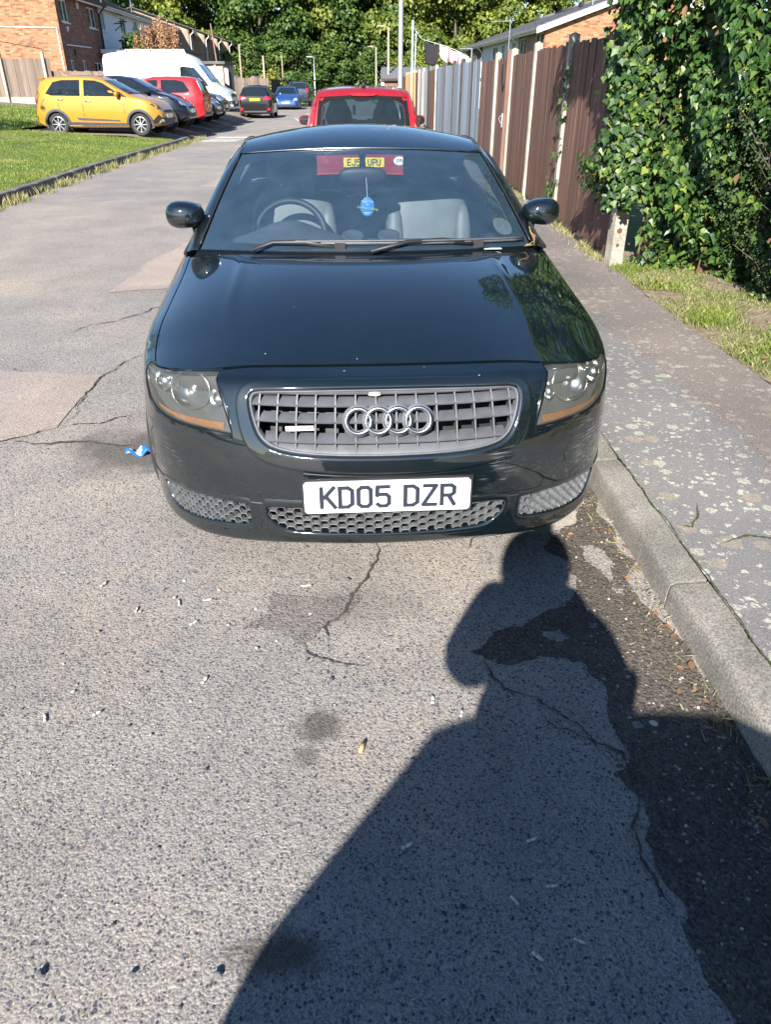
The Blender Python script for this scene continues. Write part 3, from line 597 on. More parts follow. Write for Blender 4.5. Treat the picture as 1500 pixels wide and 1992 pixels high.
car = thing('coupe', 'dark green two-door coupe with four interlocking rings on its grille, parked nose-on at the kerb', 'car', (.006, 2.03, 0), math.radians(3.5))
grille_o = smoothpoly(kv([(-1.765, 7.9), (-1.775, 7.4), (-1.70, 6.7), (-1.58, 6.18), (-1.36, 5.88), (-.9, 5.74), (0, 5.70), (.9, 5.74), (1.36, 5.88), (1.58, 6.18), (1.70, 6.7), (1.775, 7.4), (1.765, 7.9), (1.70, 8.07), (1.55, 8.12), (.8, 8.26), (0, 8.30), (-.8, 8.26), (-1.55, 8.12), (-1.70, 8.07)]), 1)
grow = lambda poly, k, cx=0, cy=0: [(cx+(x-cx)*k[0], cy+(y-cy)*k[1]) for x, y in poly]
cg = smoothpoly(kv([(-1.54, 3.96), (-1.61, 3.88), (-1.61, 3.4), (-1.46, 2.9), (-1.3, 2.62), (-1.0, 2.56), (0, 2.5), (1.0, 2.56), (1.3, 2.62), (1.46, 2.9), (1.61, 3.4), (1.61, 3.88), (1.54, 3.96), (.9, 3.97), (-.9, 3.97)]), 1)
sg_r = smoothpoly(kv([(1.80, 3.9), (1.86, 3.98), (3.0, 3.97), (4.15, 3.84), (4.32, 3.78), (4.3, 3.6), (4.12, 3.05), (3.9, 2.66), (3.6, 2.62), (2.85, 2.66), (2.0, 2.8), (1.86, 2.88), (1.80, 3.02)]), 1); sg_l = mir(sg_r)
hl_r = kv([(2.60, 9.93), (2.5, 9.0), (2.33, 8.0), (2.14, 7.0), (2.02, 6.22), (2.7, 6.26), (3.55, 6.32), (4.2, 6.5), (4.75, 6.85), (5.05, 7.5), (5.15, 8.4), (5.14, 9.93), (3.8, 9.94)]); hl_l = mir(hl_r)
KB = 6.05
bump_o = kv([(-KB, .0), (KB, .0), (KB, 9.97), (0, 9.97), (-KB, 9.97)])
panel('front_bumper', LBp, bump_o, [grille_o, cg, sg_r, sg_l, grow(hl_r, (1.006, 1.006), .72, .48), grow(hl_l, (1.006, 1.006), -.72, .48)], .026, M['tt'], car, rim=.03)
# raised bezel line round the grille
def ringstrip(name, poly, prof, mat):
    """a moulding: profile (outset, proud) swept along a closed outline on the body"""
    n = len(poly); vs = []; c = (sum(p[0] for p in poly)/n, sum(p[1] for p in poly)/n)
    for i, p in enumerate(poly):
        a = Vector(poly[i-1]); b = Vector(poly[(i+1) % n]); d = (b-a).normalized(); nn = Vector((d.y, -d.x))
        if nn.dot(Vector(p)-Vector(c)) < 0: nn = -nn
        for o, h in prof:
            u, v = p[0]+nn.x*o, p[1]+nn.y*o; P = Vector(LBp(u, v)); e = 1e-3
            N = (Vector(LBp(u+e, v))-Vector(LBp(u-e, v))).cross(Vector(LBp(u, v+e))-Vector(LBp(u, v-e))).normalized(); vs.append(P+N*h)
    m = len(prof); fs = [(i*m+j, ((i+1) % n)*m+j, ((i+1) % n)*m+j+1, i*m+j+1) for i in range(n) for j in range(m-1)]
    b = MB(); b.add(vs, fs); return b.build(name, mat, car, smooth=True)
ringstrip('grille_surround', smoothpoly(grille_o, 1), [(0, -.012), (.002, .003), (.012, .005), (.026, .004), (.036, .0065), (.040, .006), (.046, -.001)], M['tt'])
ringstrip('grille_rim', smoothpoly(grille_o, 1), [(-.005, -.03), (-.005, -.002), (-.002, .0015), (0, -.002)], M['grille_grey'])
ringstrip('lower_grille_rim', cg, [(-.007, -.02), (-.007, .0), (-.002, .003), (.006, .004), (.012, -.001)], M['tt'])
for s in (sg_l, sg_r): ringstrip('lower_grille_rim', s, [(-.006, -.02), (-.006, .0), (-.002, .002), (.004, .003), (.009, -.001)], M['tt'])
# grille: four sloping slats crossed by fourteen bars
gr = MB(); gr.add([LBp(u*UK, v*VK) for u, v in ((-1.9, 5.4), (1.9, 5.4), (1.9, 8.5), (-1.9, 8.5))], [(0, 1, 2, 3)])
gp = MB(); gp.grid(lambda a, b: tuple(Vector(LBp((-1.85+3.7*a)*UK, (5.5+3.0*b)*VK))+Vector((0, .11, .0))), 16, 6); grille = gp.build('grille', M['black'], car, smooth=True)
def lims(v, poly):                                # half width of the opening at height v
    ks = [k for k in lin(0, 2.2, 110) if inpoly((k*UK, v*VK), poly)]; return max(ks) if ks else 0
for i, v in enumerate((8.02, 7.42, 6.80, 6.18)):
    kmax = max(lims(v, grille_o), lims(v-.2, grille_o))-.01; m = MB(); N = 28
    def sl_(a, b, v=v, kmax=kmax):
        k = -kmax+2*kmax*a; p = Vector(LB(k, v)); q = [(.025, -.005), (.005, -.004), (.003, .0), (.030, .011), (.05, .013)][round(b*4)]
        return (p.x, p.y+q[0], p.z+q[1]+(.012 if False else 0))
    m.grid(sl_, N, 4); m.build('slat', M['grille_grey'], grille, smooth=True, sharp=40)
m = MB(); kmax = 1.6; m.grid(lambda a, b: (lambda p: (p[0], p[1]+[.004, .012, .05][round(b*2)], p[2]+[-.004, .008, .026][round(b*2)]))(LB(-1.5+3.0*a, 5.82+.1*(abs(a-.5)*2)**3)), 24, 2); m.build('slat', M['grille_grey'], grille, smooth=True)
for j in range(14):
    k = -1.63+3.26*j/13; vv = [v for v in lin(5.5, 8.4, 116) if inpoly((k*UK, v*VK), grille_o)]
    if not vv: continue
    v0, v1 = vv[0], vv[-1]; m = MB()
    for r, (va, vb) in enumerate(((7.98, v1+.02), (7.36, 7.95), (6.74, 7.36), (6.12, 6.74), (v0, 6.12))):
        if vb <= max(va, v0): continue
        kk = k+(0 if r == 0 else 0)
        pts = [Vector(LB(kk, va+(vb-va)*t)) for t in (0, .5, 1)]
        vs = [];
        for p in pts: vs += [(p.x-.0022, p.y+.007, p.z), (p.x+.0022, p.y+.007, p.z), (p.x+.004, p.y+.06, p.z), (p.x-.004, p.y+.06, p.z)]
        m.add(vs, [(a*4+c, a*4+(c+1) % 4, a*4+4+(c+1) % 4, a*4+4+c) for a in range(2) for c in range(4)]+[(0, 1, 2, 3), (8, 9, 10, 11)])
    m.build('bar', M['grille_grey'], grille)
# emblem: four linked rings on a backing
ec = Vector(LB(.02, 6.92)); ec.y -= .012; RX = .0375; tilt = math.radians(19)
emb = MB()
Me = Matrix.Translation(ec) @ Matrix.Rotation(-tilt, 4, 'X')
def torus(cx, R, r, n=40, k=10, yo=0):
    return lambda a, b: (cx+(R+r*math.cos(2*PI*b))*math.cos(2*PI*a), yo+r*.8*math.sin(2*PI*b), (R+r*math.cos(2*PI*b))*math.sin(2*PI*a))
bk = MB()
for i in range(4): bk.grid(lambda a, b, i=i: ((i-1.5)*.0605+(RX+(.012 if b in (0,) else -.009 if b == 1 else .002))*math.cos(2*PI*a), (.016 if b in (0, 1) else .006), (RX+(.012 if b == 0 else -.009 if b == 1 else .002))*math.sin(2*PI*a)), 32, 2, M=Me)
eb = bk.build('emblem_backing', M['grille_grey'], grille, smooth=True)
for i in range(4):
    m = MB(); m.grid(torus((i-1.5)*.0605, RX, .0060, yo=-.003*(i % 2)), 40, 10, M=Me); m.build('ring', M['chrome'], grille, smooth=True)
bdg = MB(); p = Vector(LB(-1.08, 6.62)); bdg.box((p.x, p.y+.001, p.z), (.085, .004, .014)); bd = bdg.build('badge', M['plate_white'], grille)
m = MB();
for i in range(7): m.box((p.x-.034+i*.0105, p.y-.0015, p.z), (.006 if i % 2 else .008, .001, .0045))
m.build('badge_lettering', pm('badge_ink', (.35, .12, .16), .5), grille)
m = MB(); q = Vector(LB(-.1, 8.08)); m.rbox((q.x-.01, q.y+.004, q.z-.006), (.042, .008, .014), 2.5, 6); m.build('paint_chip', pm('bare_primer', (.5, .42, .33), .8, var=.5, scale=60), grille, smooth=True)
# lower mesh grilles: honeycomb of real cells
def honey(poly, name):
    m = MB(); bx0 = min(p[0] for p in poly); bx1 = max(p[0] for p in poly); by0 = min(p[1] for p in poly); by1 = max(p[1] for p in poly)
    wx, wz = .0300, .0215; r = 0; z = by0+.004
    def P(u, v, d): q = Vector(LBp(u, v)); e = 2e-3; N = (Vector(LBp(u+e, v))-Vector(LBp(u-e, v))).cross(Vector(LBp(u, v+e))-Vector(LBp(u, v-e))).normalized(); return q+N*d
    while z < by1+.02:
        x = -1.2+(wx*.77 if r % 2 else 0)
        while x < bx1+wx:
            if x > bx0-wx and inpoly((x, z), poly):
                hexo = [(.5, 0), (.27, .5), (-.27, .5), (-.5, 0), (-.27, -.5), (.27, -.5)]; vs = []
                for k, d in ((1.0, -.02), (1.0, -.004), (.88, -.003), (.84, -.02)):
                    for hx, hz in hexo: vs.append(P(x+hx*wx*k, z+hz*wz*k, d))
                m.add(vs, [(l*6+i, l*6+(i+1) % 6, l*6+6+(i+1) % 6, l*6+6+i) for l in (1, 2) for i in range(6)])
            x += wx*1.54
        z += wz/2; r += 1
    o = m.build(name, M['mesh_grey'], car)
    b = MB(); b.grid(lambda a, c: P(bx0+(bx1-bx0)*a, by0+(by1-by0)*c, -.05), 14, 2); b.build('mesh_backing', M['black'], car)
    return o
for q in (cg, sg_l, sg_r): honey(q, 'lower_grille')
# shut line between the bumper skin and the lower lip
for k0, k1 in ((1.62, 1.80), (4.2, KB), (-1.80, -1.62), (-KB, -4.2)):
    m = MB(); m.tube([Vector(LB(k0+(k1-k0)*t, 3.95-.35*max(0, (abs(k0+(k1-k0)*t)-3)/3))) for t in lin(0, 1, 14)], .003, 5); m.build('bumper_gap', M['black'], car)
# number plate
def stroke(pts, t, m, M4, y):
    for i in range(len(pts)-1):
        a = Vector(pts[i]); b = Vector(pts[i+1]); d = (b-a).normalized(); n = Vector((-d.y, d.x))*t/2; a2 = a-d*t*.32 if i else a; b2 = b+d*t*.32 if i < len(pts)-2 else b
        yy = y-.00006*(len(m.v) % 17); m.add([(q.x, yy, q.y) for q in (a2+n, a2-n, b2-n, b2+n)], [(0, 1, 2, 3)], M=M4)
GL = {'W': [[(.03, 1), (.14, 0), (.265, .7), (.39, 0), (.5, 1)]], 'K': [[(.07, 0), (.07, 1)], [(.5, 1), (.12, .45)], [(.2, .58), (.53, 0)]], 'D': [[(.07, 0), (.07, 1)], [(.0, .93), (.32, .93), (.46, .8), (.46, .2), (.32, .07), (.0, .07)]],
      '0': [[(.17, .07), (.07, .18), (.07, .82), (.17, .93), (.36, .93), (.46, .82), (.46, .18), (.36, .07), (.17, .07), (.07, .18)]], '5': [[(.5, .93), (.09, .93), (.07, .55), (.15, .6), (.36, .6), (.46, .48), (.46, .18), (.36, .07), (.17, .07), (.05, .2)]],
      'Z': [[(.03, .93), (.47, .93), (.06, .07), (.52, .07)]], 'R': [[(.07, 0), (.07, 1)], [(.0, .93), (.36, .93), (.46, .84), (.46, .58), (.36, .48), (.07, .48)], [(.28, .48), (.5, 0)]],
      'E': [[(.07, 0), (.07, 1)], [(.0, .93), (.5, .93)], [(.07, .5), (.44, .5)], [(.0, .07), (.5, .07)]], 'J': [[(.46, 1), (.46, .2), (.36, .07), (.17, .07), (.07, .2), (.07, .32)]], '7': [[(.03, .93), (.47, .93), (.2, 0)]],
      'U': [[(.07, 1), (.07, .18), (.17, .07), (.36, .07), (.46, .18), (.46, 1)]], 'P': [[(.07, 0), (.07, 1)], [(.0, .93), (.36, .93), (.46, .82), (.46, .56), (.36, .45), (.07, .45)]],
      'A': [[(.03, 0), (.26, 1), (.5, 0)], [(.12, .3), (.4, .3)]], 'T': [[(.26, 0), (.26, 1)], [(0, .93), (.52, .93)]], 'V': [[(.03, 1), (.26, 0), (.5, 1)]], 'S': [[(.46, .8), (.36, .93), (.17, .93), (.07, .8), (.07, .6), (.46, .42), (.46, .18), (.36, .07), (.17, .07), (.06, .2)]],
      'F': [[(.07, 0), (.07, 1)], [(.0, .93), (.5, .93)], [(.07, .5), (.44, .5)]], 'X': [[(.03, 0), (.5, 1)], [(.03, 1), (.5, 0)]], '2': [[(.05, .8), (.17, .93), (.36, .93), (.46, .8), (.46, .6), (.05, .07), (.5, .07)]], 'N': [[(.07, 0), (.07, 1), (.46, 0), (.46, 1)]], 'G': [[(.46, .8), (.36, .93), (.17, .93), (.07, .8), (.07, .2), (.17, .07), (.36, .07), (.46, .2), (.46, .45), (.28, .45)]], 'B': [[(.07, 0), (.07, 1)], [(0, .93), (.36, .93), (.45, .84), (.45, .6), (.36, .52), (.07, .52)], [(.36, .52), (.47, .4), (.47, .18), (.37, .07), (0, .07)]]}
def plate(parent, text, M4, mat, w=.52, h=.111, frame=True):
    b = MB(); c = [(-w/2, -h/2), (w/2, -h/2), (w/2, h/2), (-w/2, h/2)]; c = smoothpoly(grow(c, (1, 1)), 1) if False else [(x, z) for x, z in [(-w/2+.008, -h/2), (w/2-.008, -h/2), (w/2, -h/2+.008), (w/2, h/2-.008), (w/2-.008, h/2), (-w/2+.008, h/2), (-w/2, h/2-.008), (-w/2, -h/2+.008)]]
    b.prism(c, lambda x, z: (x, .004, z), lambda x, z: (x, 0, z), M=M4); pl_ = b.build('number_plate', mat, parent)
    t = MB(); hh = .079*h/.111; cw = .0575*w/.52; L = sum(1 if ch != ' ' else .55 for ch in text)*cw; x = -L/2+.004
    for ch in text:
        if ch == ' ': x += cw*.55; continue
        for st in GL[ch]: stroke([(x+a*.1*w/.52*(.98 if True else 1), -hh/2+z*hh) for a, z in st], .0135*w/.52, t, M4, -.0008)
        x += cw
    if t.v: t.build('plate_lettering', M['ink'], pl_)
    return pl_
pc = Vector(LB(.0, 4.33)); Mp = Matrix.Translation((pc.x, pc.y-.012, pc.z+.003)) @ Matrix.Rotation(math.radians(1), 4, 'X')
plate(car, 'KD05 DZR', Mp, M['plate_white'])
m = MB(); m.box((0, .009, 0), (.535, .008, .124), M=Mp); m.build('plate_holder', M['black'], car)
# headlamps
for sgn, poly in ((1, hl_r), (-1, hl_l)):
    hl = panel('headlight', LBp, poly, [], .03, M['hlens'], car, rim=.0, off=-.002)
    def hin(u, v):
        P = Vector(LBp(u, v)); a = (abs(u)/UK-2.0)/3.1; b = (v/VK-6.2)/3.7
        d = .012+.055*max(0, min(1, 4*min(a, 1-a)))*max(0, min(1, 4*min(b, 1.05-b))); e = 2e-3
        N = (Vector(LBp(u+e, v))-Vector(LBp(u-e, v))).cross(Vector(LBp(u, v+e))-Vector(LBp(u, v-e))).normalized(); return P-N*d
    panel('housing', hin, poly, [], .028, M['hl_in'], hl, rim=0)
    def bowl(k, v, r, dep, nm, sq=1.0):
        P = Vector(hin(sgn*k*UK, v*VK)); e = 2e-3; u0, v0 = sgn*k*UK, v*VK
        N = (Vector(LBp(u0+e, v0))-Vector(LBp(u0-e, v0))).cross(Vector(LBp(u0, v0+e))-Vector(LBp(u0, v0-e))).normalized()
        N = (N+Vector((0, -.6, .1))).normalized(); mm = Matrix.Translation(P+N*.03) @ N.to_track_quat('Z', 'Y').to_matrix().to_4x4() @ Matrix.Diagonal((sq, 1, 1, 1))
        b = MB(); b.lathe([(r*1.05, -.004), (r*1.02, .002), (r, 0)]+[(r*math.cos(t), -dep*math.sin(t)) for t in lin(.1, 1.45, 7)]+[(.001, -dep)], 24, M=mm); b.build(nm, M['hl_ref'], hl, smooth=True)
        b = MB(); b.rbox(tuple(P+N*.0), (r*.3, r*.3, r*.3), 2, 8); b.build('bulb', M['clearlens'], hl, smooth=True)
    bowl(3.35, 7.95, .060, .05, 'reflector', 1.15); bowl(4.45, 8.4, .036, .03, 'reflector'); bowl(2.5, 7.7, .026, .02, 'reflector', .8)
    m = MB(); m.grid(lambda a, b: tuple(Vector(LBp(sgn*(2.2+2.4*a)*UK, (6.36+.30*a*a+(.24-.17*a**1.6)*b)*VK))+Vector((-sgn*.012*a, .016-.004*math.cos(b*8*PI), 0))), 30, 16); m.build('indicator', M['amber'], hl, smooth=True)
    ringstrip('headlight_seal', poly, [(-.008, -.006), (-.006, .0012), (.004, .0008), (.006, -.004)], M['frit']); ringstrip('headlight_trim', poly, [(.0045, -.004), (.0055, .002), (.009, .002), (.011, -.003)], M['tt'])
# hood
_k0 = [(LB(5*t/60, 10)) for t in range(61)]
def hood_front(u):
    X = abs(u)*_k0[-1][0]
    for a, b in zip(_k0, _k0[1:]):
        if b[0] >= X-1e-9: f = (X-a[0])/max(b[0]-a[0], 1e-9); return [a[i]+(b[i]-a[i])*f for i in range(3)]
    return _k0[-1]
def HD(u, w_):
    s = 1 if u >= 0 else -1; u = abs(u); e = LB(5+w_*4.7, 10); yc = .2+.93*w_; zc = .757+.158*(1-(1-w_)**1.75)
    g = .30*u*u+.70*u**4.2; x = e[0]*u; y = yc+(e[1]-yc)*u*u; z = zc+(e[2]-zc)*g
    h = hood_front(u); e0 = LB(5, 10); r0 = (e0[0]*u, .2+(e0[1]-.2)*u*u, .757+(e0[2]-.757)*g); k = (1-w_)**4
    x += (h[0]-r0[0])*k; y += (h[1]-r0[1])*k; z += (h[2]-r0[2])*k
    cx = .625+.03*w_; z += .0035*math.exp(-((u-cx)/.02)**2)*min(1, w_*6)*min(1, (1-w_)*5)
    return (s*x, y, z)
HDp = lambda a, b: HD(a, b)
panel('bonnet', HDp, [(-.965, .014), (.965, .014), (.965, .975), (-.965, .975)], [], .035, M['tt'], car, rim=.012)
for s in (1, -1): panel('wing', HDp, sorted([(s*.972, .0), (s*1.0, .0), (s*1.0, .985), (s*.972, .985)], key=lambda q: 0) if s > 0 else [(-1., 0), (-.972, 0), (-.972, .985), (-1., .985)], [], .028, M['tt'], car, rim=.012)
m = MB(); m.grid(lambda a, b: tuple(Vector(HD(-1+2*a, b))+Vector((0, .01, -.02))), 24, 12); m.build('bonnet_liner', M['black'], car)
# side body with wheel arches
def arch(y0, r, zc=.315):
    """arch outline in (k,v) space for the right-hand side"""
    pts = []
    for i in range(17):
        t = PI*i/16; yy = y0-r*math.cos(t); zz = zc+r*math.sin(t); best = None
        ks = [k for k in lin(4.5, 15, 211)]; k = min(ks, key=lambda q: abs(LB(q, 5)[1]-yy)); v = min(lin(0, 10, 201), key=lambda q: abs(LB(k, q)[2]-zz)); pts.append((k*UK, v*VK))
    return [(pts[0][0], .0)]+pts+[(pts[-1][0], .0)]
ar_f = arch(.873, .335); ar_r = arch(3.295, .34)
side = [(KB*UK+.004, .0)]+[p for p in ar_f if p[0] > KB*UK+.004]+ar_r+[(18*UK, 0), (18*UK, 10*VK), (KB*UK+.004, 10*VK)]
M['tt2'] = paintmat('dark_green_paint_body', (.0013, .0046, .0062), .4)
panel('body', LBp, side, [], .05, M['tt2'], car, rim=.02); panel('body', LBp, mir(side), [], .05, M['tt2'], car, rim=.02)
def wheel(parent, c, r, wd, rimmat, spokes=6, side=1, rim_r=.68, twin=False):
    Mw = Matrix.Translation(c) @ Matrix.Rotation(side*PI/2, 4, 'Y')
    b = MB(); h = wd/2; b.lathe([(r*rim_r, -h), (r*.9, -h), (r*.975, -h*.8), (r, -h*.4), (r, h*.4), (r*.975, h*.8), (r*.9, h), (r*rim_r, h*.96), (r*rim_r*.97, h*.8), (r*rim_r*.97, -h)], 36, M=Mw, closed=True)
    b.lathe([(.01, h*.1), (r*rim_r, h*.1)], 24, M=Mw)
    t = b.build('wheel', M['rubber'], parent, smooth=True, sharp=35)
    m = MB(); m.lathe([(r*rim_r*1.0, h*.93), (r*rim_r*.94, h*.99), (r*rim_r*.9, h*.85), (r*rim_r*.88, h*.35)], 36, M=Mw); m.lathe([(.001, h*.9), (r*.12, h*.88), (r*.14, h*.6)], 16, M=Mw)
    for i in range(spokes):
        a = 2*PI*i/spokes
        for da in ((-.16, .16) if twin else (0,)):
            R = Matrix.Rotation(a+da*.8, 4, 'Z'); m.box((r*rim_r*.52, 0, h*.72), (r*rim_r*.86, r*(.085 if not twin else .055), h*.2), M=Mw @ R)
    m.build('rim', rimmat, t, smooth=True, sharp=35); return t
for s in (1, -1):
    for y in (.873, 3.295): wheel(car, (s*.765, y, .316), .316, .22, M['alloy'], 7, s)
m = MB(); m.box((0, 2.1, .24), (1.3, 2.9, .06)); m.build('underbody', M['black'], car)
# greenhouse
A_ = [(.75, 1.42, .885), (.672, 1.74, 1.07), (.595, 2.02, 1.225), (.585, 2.35, 1.272), (.57, 2.8, 1.245), (.55, 3.15, 1.15), (.56, 3.5, 1.02), (.60, 3.75, .945)]
B_ = [(.815, 1.49, .865), (.735, 1.76, 1.035), (.662, 2.05, 1.185), (.652, 2.35, 1.218), (.652, 2.8, 1.185), (.665, 3.15, 1.085), (.70, 3.5, .985), (.74, 3.73, .932)]
C_ = [(.83, 1.49, .862), (.838, 1.76, .882), (.84, 2.05, .89), (.838, 2.35, .895), (.83, 2.8, .905), (.82, 3.15, .92), (.80, 3.5, .935), (.755, 3.73, .927)]
def WS(u, t):
    a = cr(A_, 2*t); q = 1-u*u; bl = math.sin(PI*t)*.022
    return (a[0]*u, a[1]-q*(.285+(.14-.285)*t)-bl*.5*q, a[2]+q*(.034+(.03-.034)*t)+bl*.8*q)
CROWN = [.034, .032, .03, .062, .07, .07, .045, .012]; DY = [.285, .21, .14, 0, 0, .03, .06, .1]
def RF(u, t):
    a = cr(A_, t); cw = cr([(c,) for c in CROWN], t)[0]; dy = cr([(c,) for c in DY], t)[0]; q = 1-u*u
    return (a[0]*u, a[1]-q*dy if t < 3 else a[1]+q*dy, a[2]+q*cw)
M['tt3'] = M['tt2']
panel('windscreen', WS, [(-.985, .012), (.985, .012), (.985, .985), (-.985, .985)], [], .08, M['glassw'], car, rim=0)
clr = smoothpoly([(-.80, .075), (0, .06), (.80, .075), (.93, .12), (.935, .45), (.93, .84), (.82, .905), (0, .92), (-.82, .905), (-.93, .84), (-.935, .45), (-.93, .12)], 2)
panel('windscreen_border', WS, [(-.99, .005), (.99, .005), (.99, .99), (-.99, .99)], [clr], .06, M['frit'], car, rim=0, off=-.006)
sc = lambda P: [(a*.1, b*.1) for a, b in P]
panel('roof', lambda u, v: RF(u, v), [(-1, 2.02), (1, 2.02), (1, 4.98), (-1, 4.98)], [], .14, M['tt3'], car, rim=.012)
panel('headliner', lambda u, v: tuple(Vector(RF(u*.98, v))-Vector((0, 0, .028))), [(-1, 2.04), (1, 2.04), (1, 4.9), (-1, 4.9)], [], .2, M['leather_tan'], car, rim=0)
m = MB(); m.tube([Vector(RF(u, 2.0))+Vector((0, .0, .003)) for u in lin(-.97, .97, 24)], .0042, 6); m.build('windscreen_trim', M['chrome'], car, smooth=True)
panel('rear_window', lambda u, v: RF(u, v), [(-.96, 5.03), (.96, 5.03), (.96, 6.9), (-.96, 6.9)], [], .16, M['glasss'], car, rim=0)
m = MB(); m.grid(lambda a, b: (lambda p, q: tuple(p.lerp(q, b)+Vector((0, 0, .012*math.sin(PI*b)))))(Vector(RF(-1+2*a, 7)), Vector(LB(15+3*2*a, 10) if a <= .5 else LB(-(15+3*2*(1-a)), 10)).xyz*Vector((1, 1, 1)) if False else Vector(((-.79+1.58*a), 3.80+.2*(1-(2*a-1)**2), .90))), 14, 5); m.build('boot_lid', M['tt3'], car, smooth=True)
for s in (1, -1):
    m = MB(); m.grid(lambda a, b: (lambda p, q: ((p.lerp(q, b)).x*s, p.lerp(q, b).y, p.lerp(q, b).z+.006*math.sin(PI*b)))(Vector(cr(A_, 7*a)), Vector(cr(B_, 7*a))), 42, 4); m.build('cant_rail', M['tt3'], car, smooth=True)
    m = MB(); m.tube([Vector((s*p[0], p[1], p[2]+.003)) for p in (cr(A_, t) for t in lin(.1, 2, 16))], .004, 5); m.build('windscreen_trim', M['black'], car, smooth=True)
    m = MB(); m.tube([Vector((s*(p[0]*.93+q[0]*.07), p[1], p[2]+.004)) for p, q in ((cr(A_, t), cr(B_, t)) for t in lin(2, 5, 20))], .003, 5); m.build('roof_gutter', M['black'], car, smooth=True)
    def SG(a, t): p = Vector(cr(B_, t)); q = Vector(cr(C_, t)); r = p.lerp(q, a); return (s*r.x, r.y, r.z)
    gx = lambda t: 1
    panel('side_window', lambda u, v: SG(v, u), [(.25, .06), (3.22, .06), (3.22, .97), (.25, .97)], [], .2, M['glasss'], car, rim=0)
    panel('side_window', lambda u, v: SG(v, u), [(3.42, .06), (4.9, .08), (5.25, .5), (5.2, .95), (3.42, .97)], [], .2, M['glasss'], car, rim=0)
    panel('door_pillar', lambda u, v: SG(v, u), [(3.22, 0), (3.42, 0), (3.42, 1), (3.22, 1)], [], .2, M['black'], car, rim=.02)
    panel('rear_pillar', lambda u, v: SG(v, u), [(4.9, .0), (7, 0), (7, 1), (5.2, 1), (5.2, .95), (5.25, .5), (4.9, .08)], [], .2, M['tt3'], car, rim=.01)
    panel('window_frame', lambda u, v: SG(v, u), [(.0, .0), (4.9, 0), (4.9, .07), (.26, .07), (.26, .97), (5.2, .97), (5.2, 1), (0, 1)], [], .2, M['black'], car, rim=.01)
    def SH(a, b):
        t = a; c = Vector(cr(C_, t)); ks = min(lin(9.2, 16, 137), key=lambda k: abs(LB(k, 10)[1]-c.y)); l = Vector(LB(ks, 10)); r = c.lerp(l, b); return (s*r.x, r.y, r.z+.004*math.sin(PI*b))
    m = MB(); m.grid(lambda a, b: SH(7*a, b), 30, 3); m.build('shoulder', M['tt3'], car, smooth=True)
    m = MB(); m.grid(lambda a, b: (s*(cr(C_, a*6)[0]-.04-.03*math.sin(b*PI)), cr(C_, a*6)[1], cr(C_, a*6)[2]-.6*b+.005), 14, 5); m.build('door_trim', M['cabin'], car, smooth=True)
    m = MB(); m.grid(lambda a, b: (lambda p, q: (s*(p.lerp(q, b).x-.015-.02*math.sin(b*PI)), p.lerp(q, b).y+.02, p.lerp(q, b).z-.016))(Vector(cr(A_, .1+2.0*a))*Vector((.965, 1, 1)) if False else Vector((cr(A_, .1+2.0*a)[0]*.955, cr(A_, .1+2.0*a)[1], cr(A_, .1+2.0*a)[2])), Vector(cr(B_, .1+2.0*a))), 14, 4); m.build('pillar_trim', M['leather_tan'], car, smooth=True)
    # mirrors
    mx = s*.832; mr = MB()
    def mir_(a, b):
        th = (a-.5)*PI; ph = 2*PI*b; f = lambda v, p: math.copysign(abs(v)**p, v)
        x = .088*f(math.cos(th), .85)*f(math.cos(ph), .8); y = .075*f(math.cos(th), .8)*math.sin(ph); z = .058*f(math.sin(th), .8)
        if y > .02: y = .02+(y-.02)*.3
        z *= 1+.12*(x*s/.09); return (mx+x, 1.66+y+.02*abs(x)/.09*0, 1.0+z)
    mr.grid(mir_, 20, 36); dm = mr.build('door_mirror', M['tt2'], car, smooth=True)
    m = MB(); m.grid(lambda a, b: (mx+.075*(2*a-1), 1.684, 1.0+.045*(2*b-1)), 1, 1); m.build('mirror_glass', M['chrome'], dm)
    m = MB(); m.tube([(mx-s*.045, 1.66, .96), (mx-s*.05, 1.655, .91), (mx-s*.045, 1.66, .865)], [.024, .02, .03], 10); m.build('mirror_stalk', M['tt2'], dm, smooth=True)
# scuttle and wipers
m = MB(); m.grid(lambda a, b: tuple(Vector(HD(-.99+1.98*a, .985)).lerp(Vector(WS(-1.0+2.0*a, .02)), b)+Vector((0, 0, -.012*math.sin(PI*b)-.004))), 30, 5); m.build('scuttle_panel', M['frit'], car, smooth=True)
def on_ws(x, t, d=.012): u = x/cr(A_, 2*t)[0]; p = Vector(WS(u, t)); return p+Vector((0, -.4, .85))*d
for x0, xb0, xb1 in ((-.13, -.48, .19), (.50, .02, .68)):
    pv = Vector(HD((x0-.0)/.86, .99))+Vector((0, .05, .018)); m = MB()
    tipm = on_ws((xb0+x0)/2-.1, .045, .022)
    m.tube([pv, pv.lerp(tipm, .5)+Vector((0, -.004, .012)), tipm, on_ws(xb0-.0, .0, .016)+Vector((-.02, -.03, .0))], [.014, .012, .009, .007], 6); wp = m.build('wiper', M['black'], car, smooth=True)
    m = MB(); m.box(tuple(pv+Vector((0, 0, .006))), (.045, .04, .03)); m.build('wiper_pivot', M['black'], wp)
    b = [on_ws(x, .055 if xb1 < .3 else .05, .012) for x in lin(xb0+.12, xb1+.02, 10)]; m = MB(); m.tube(b, .0075, 6); m.tube([p+Vector((0, -.006, .009)) for p in b], .004, 5); m.build('wiper_blade', M['grille_grey'], wp, smooth=True)
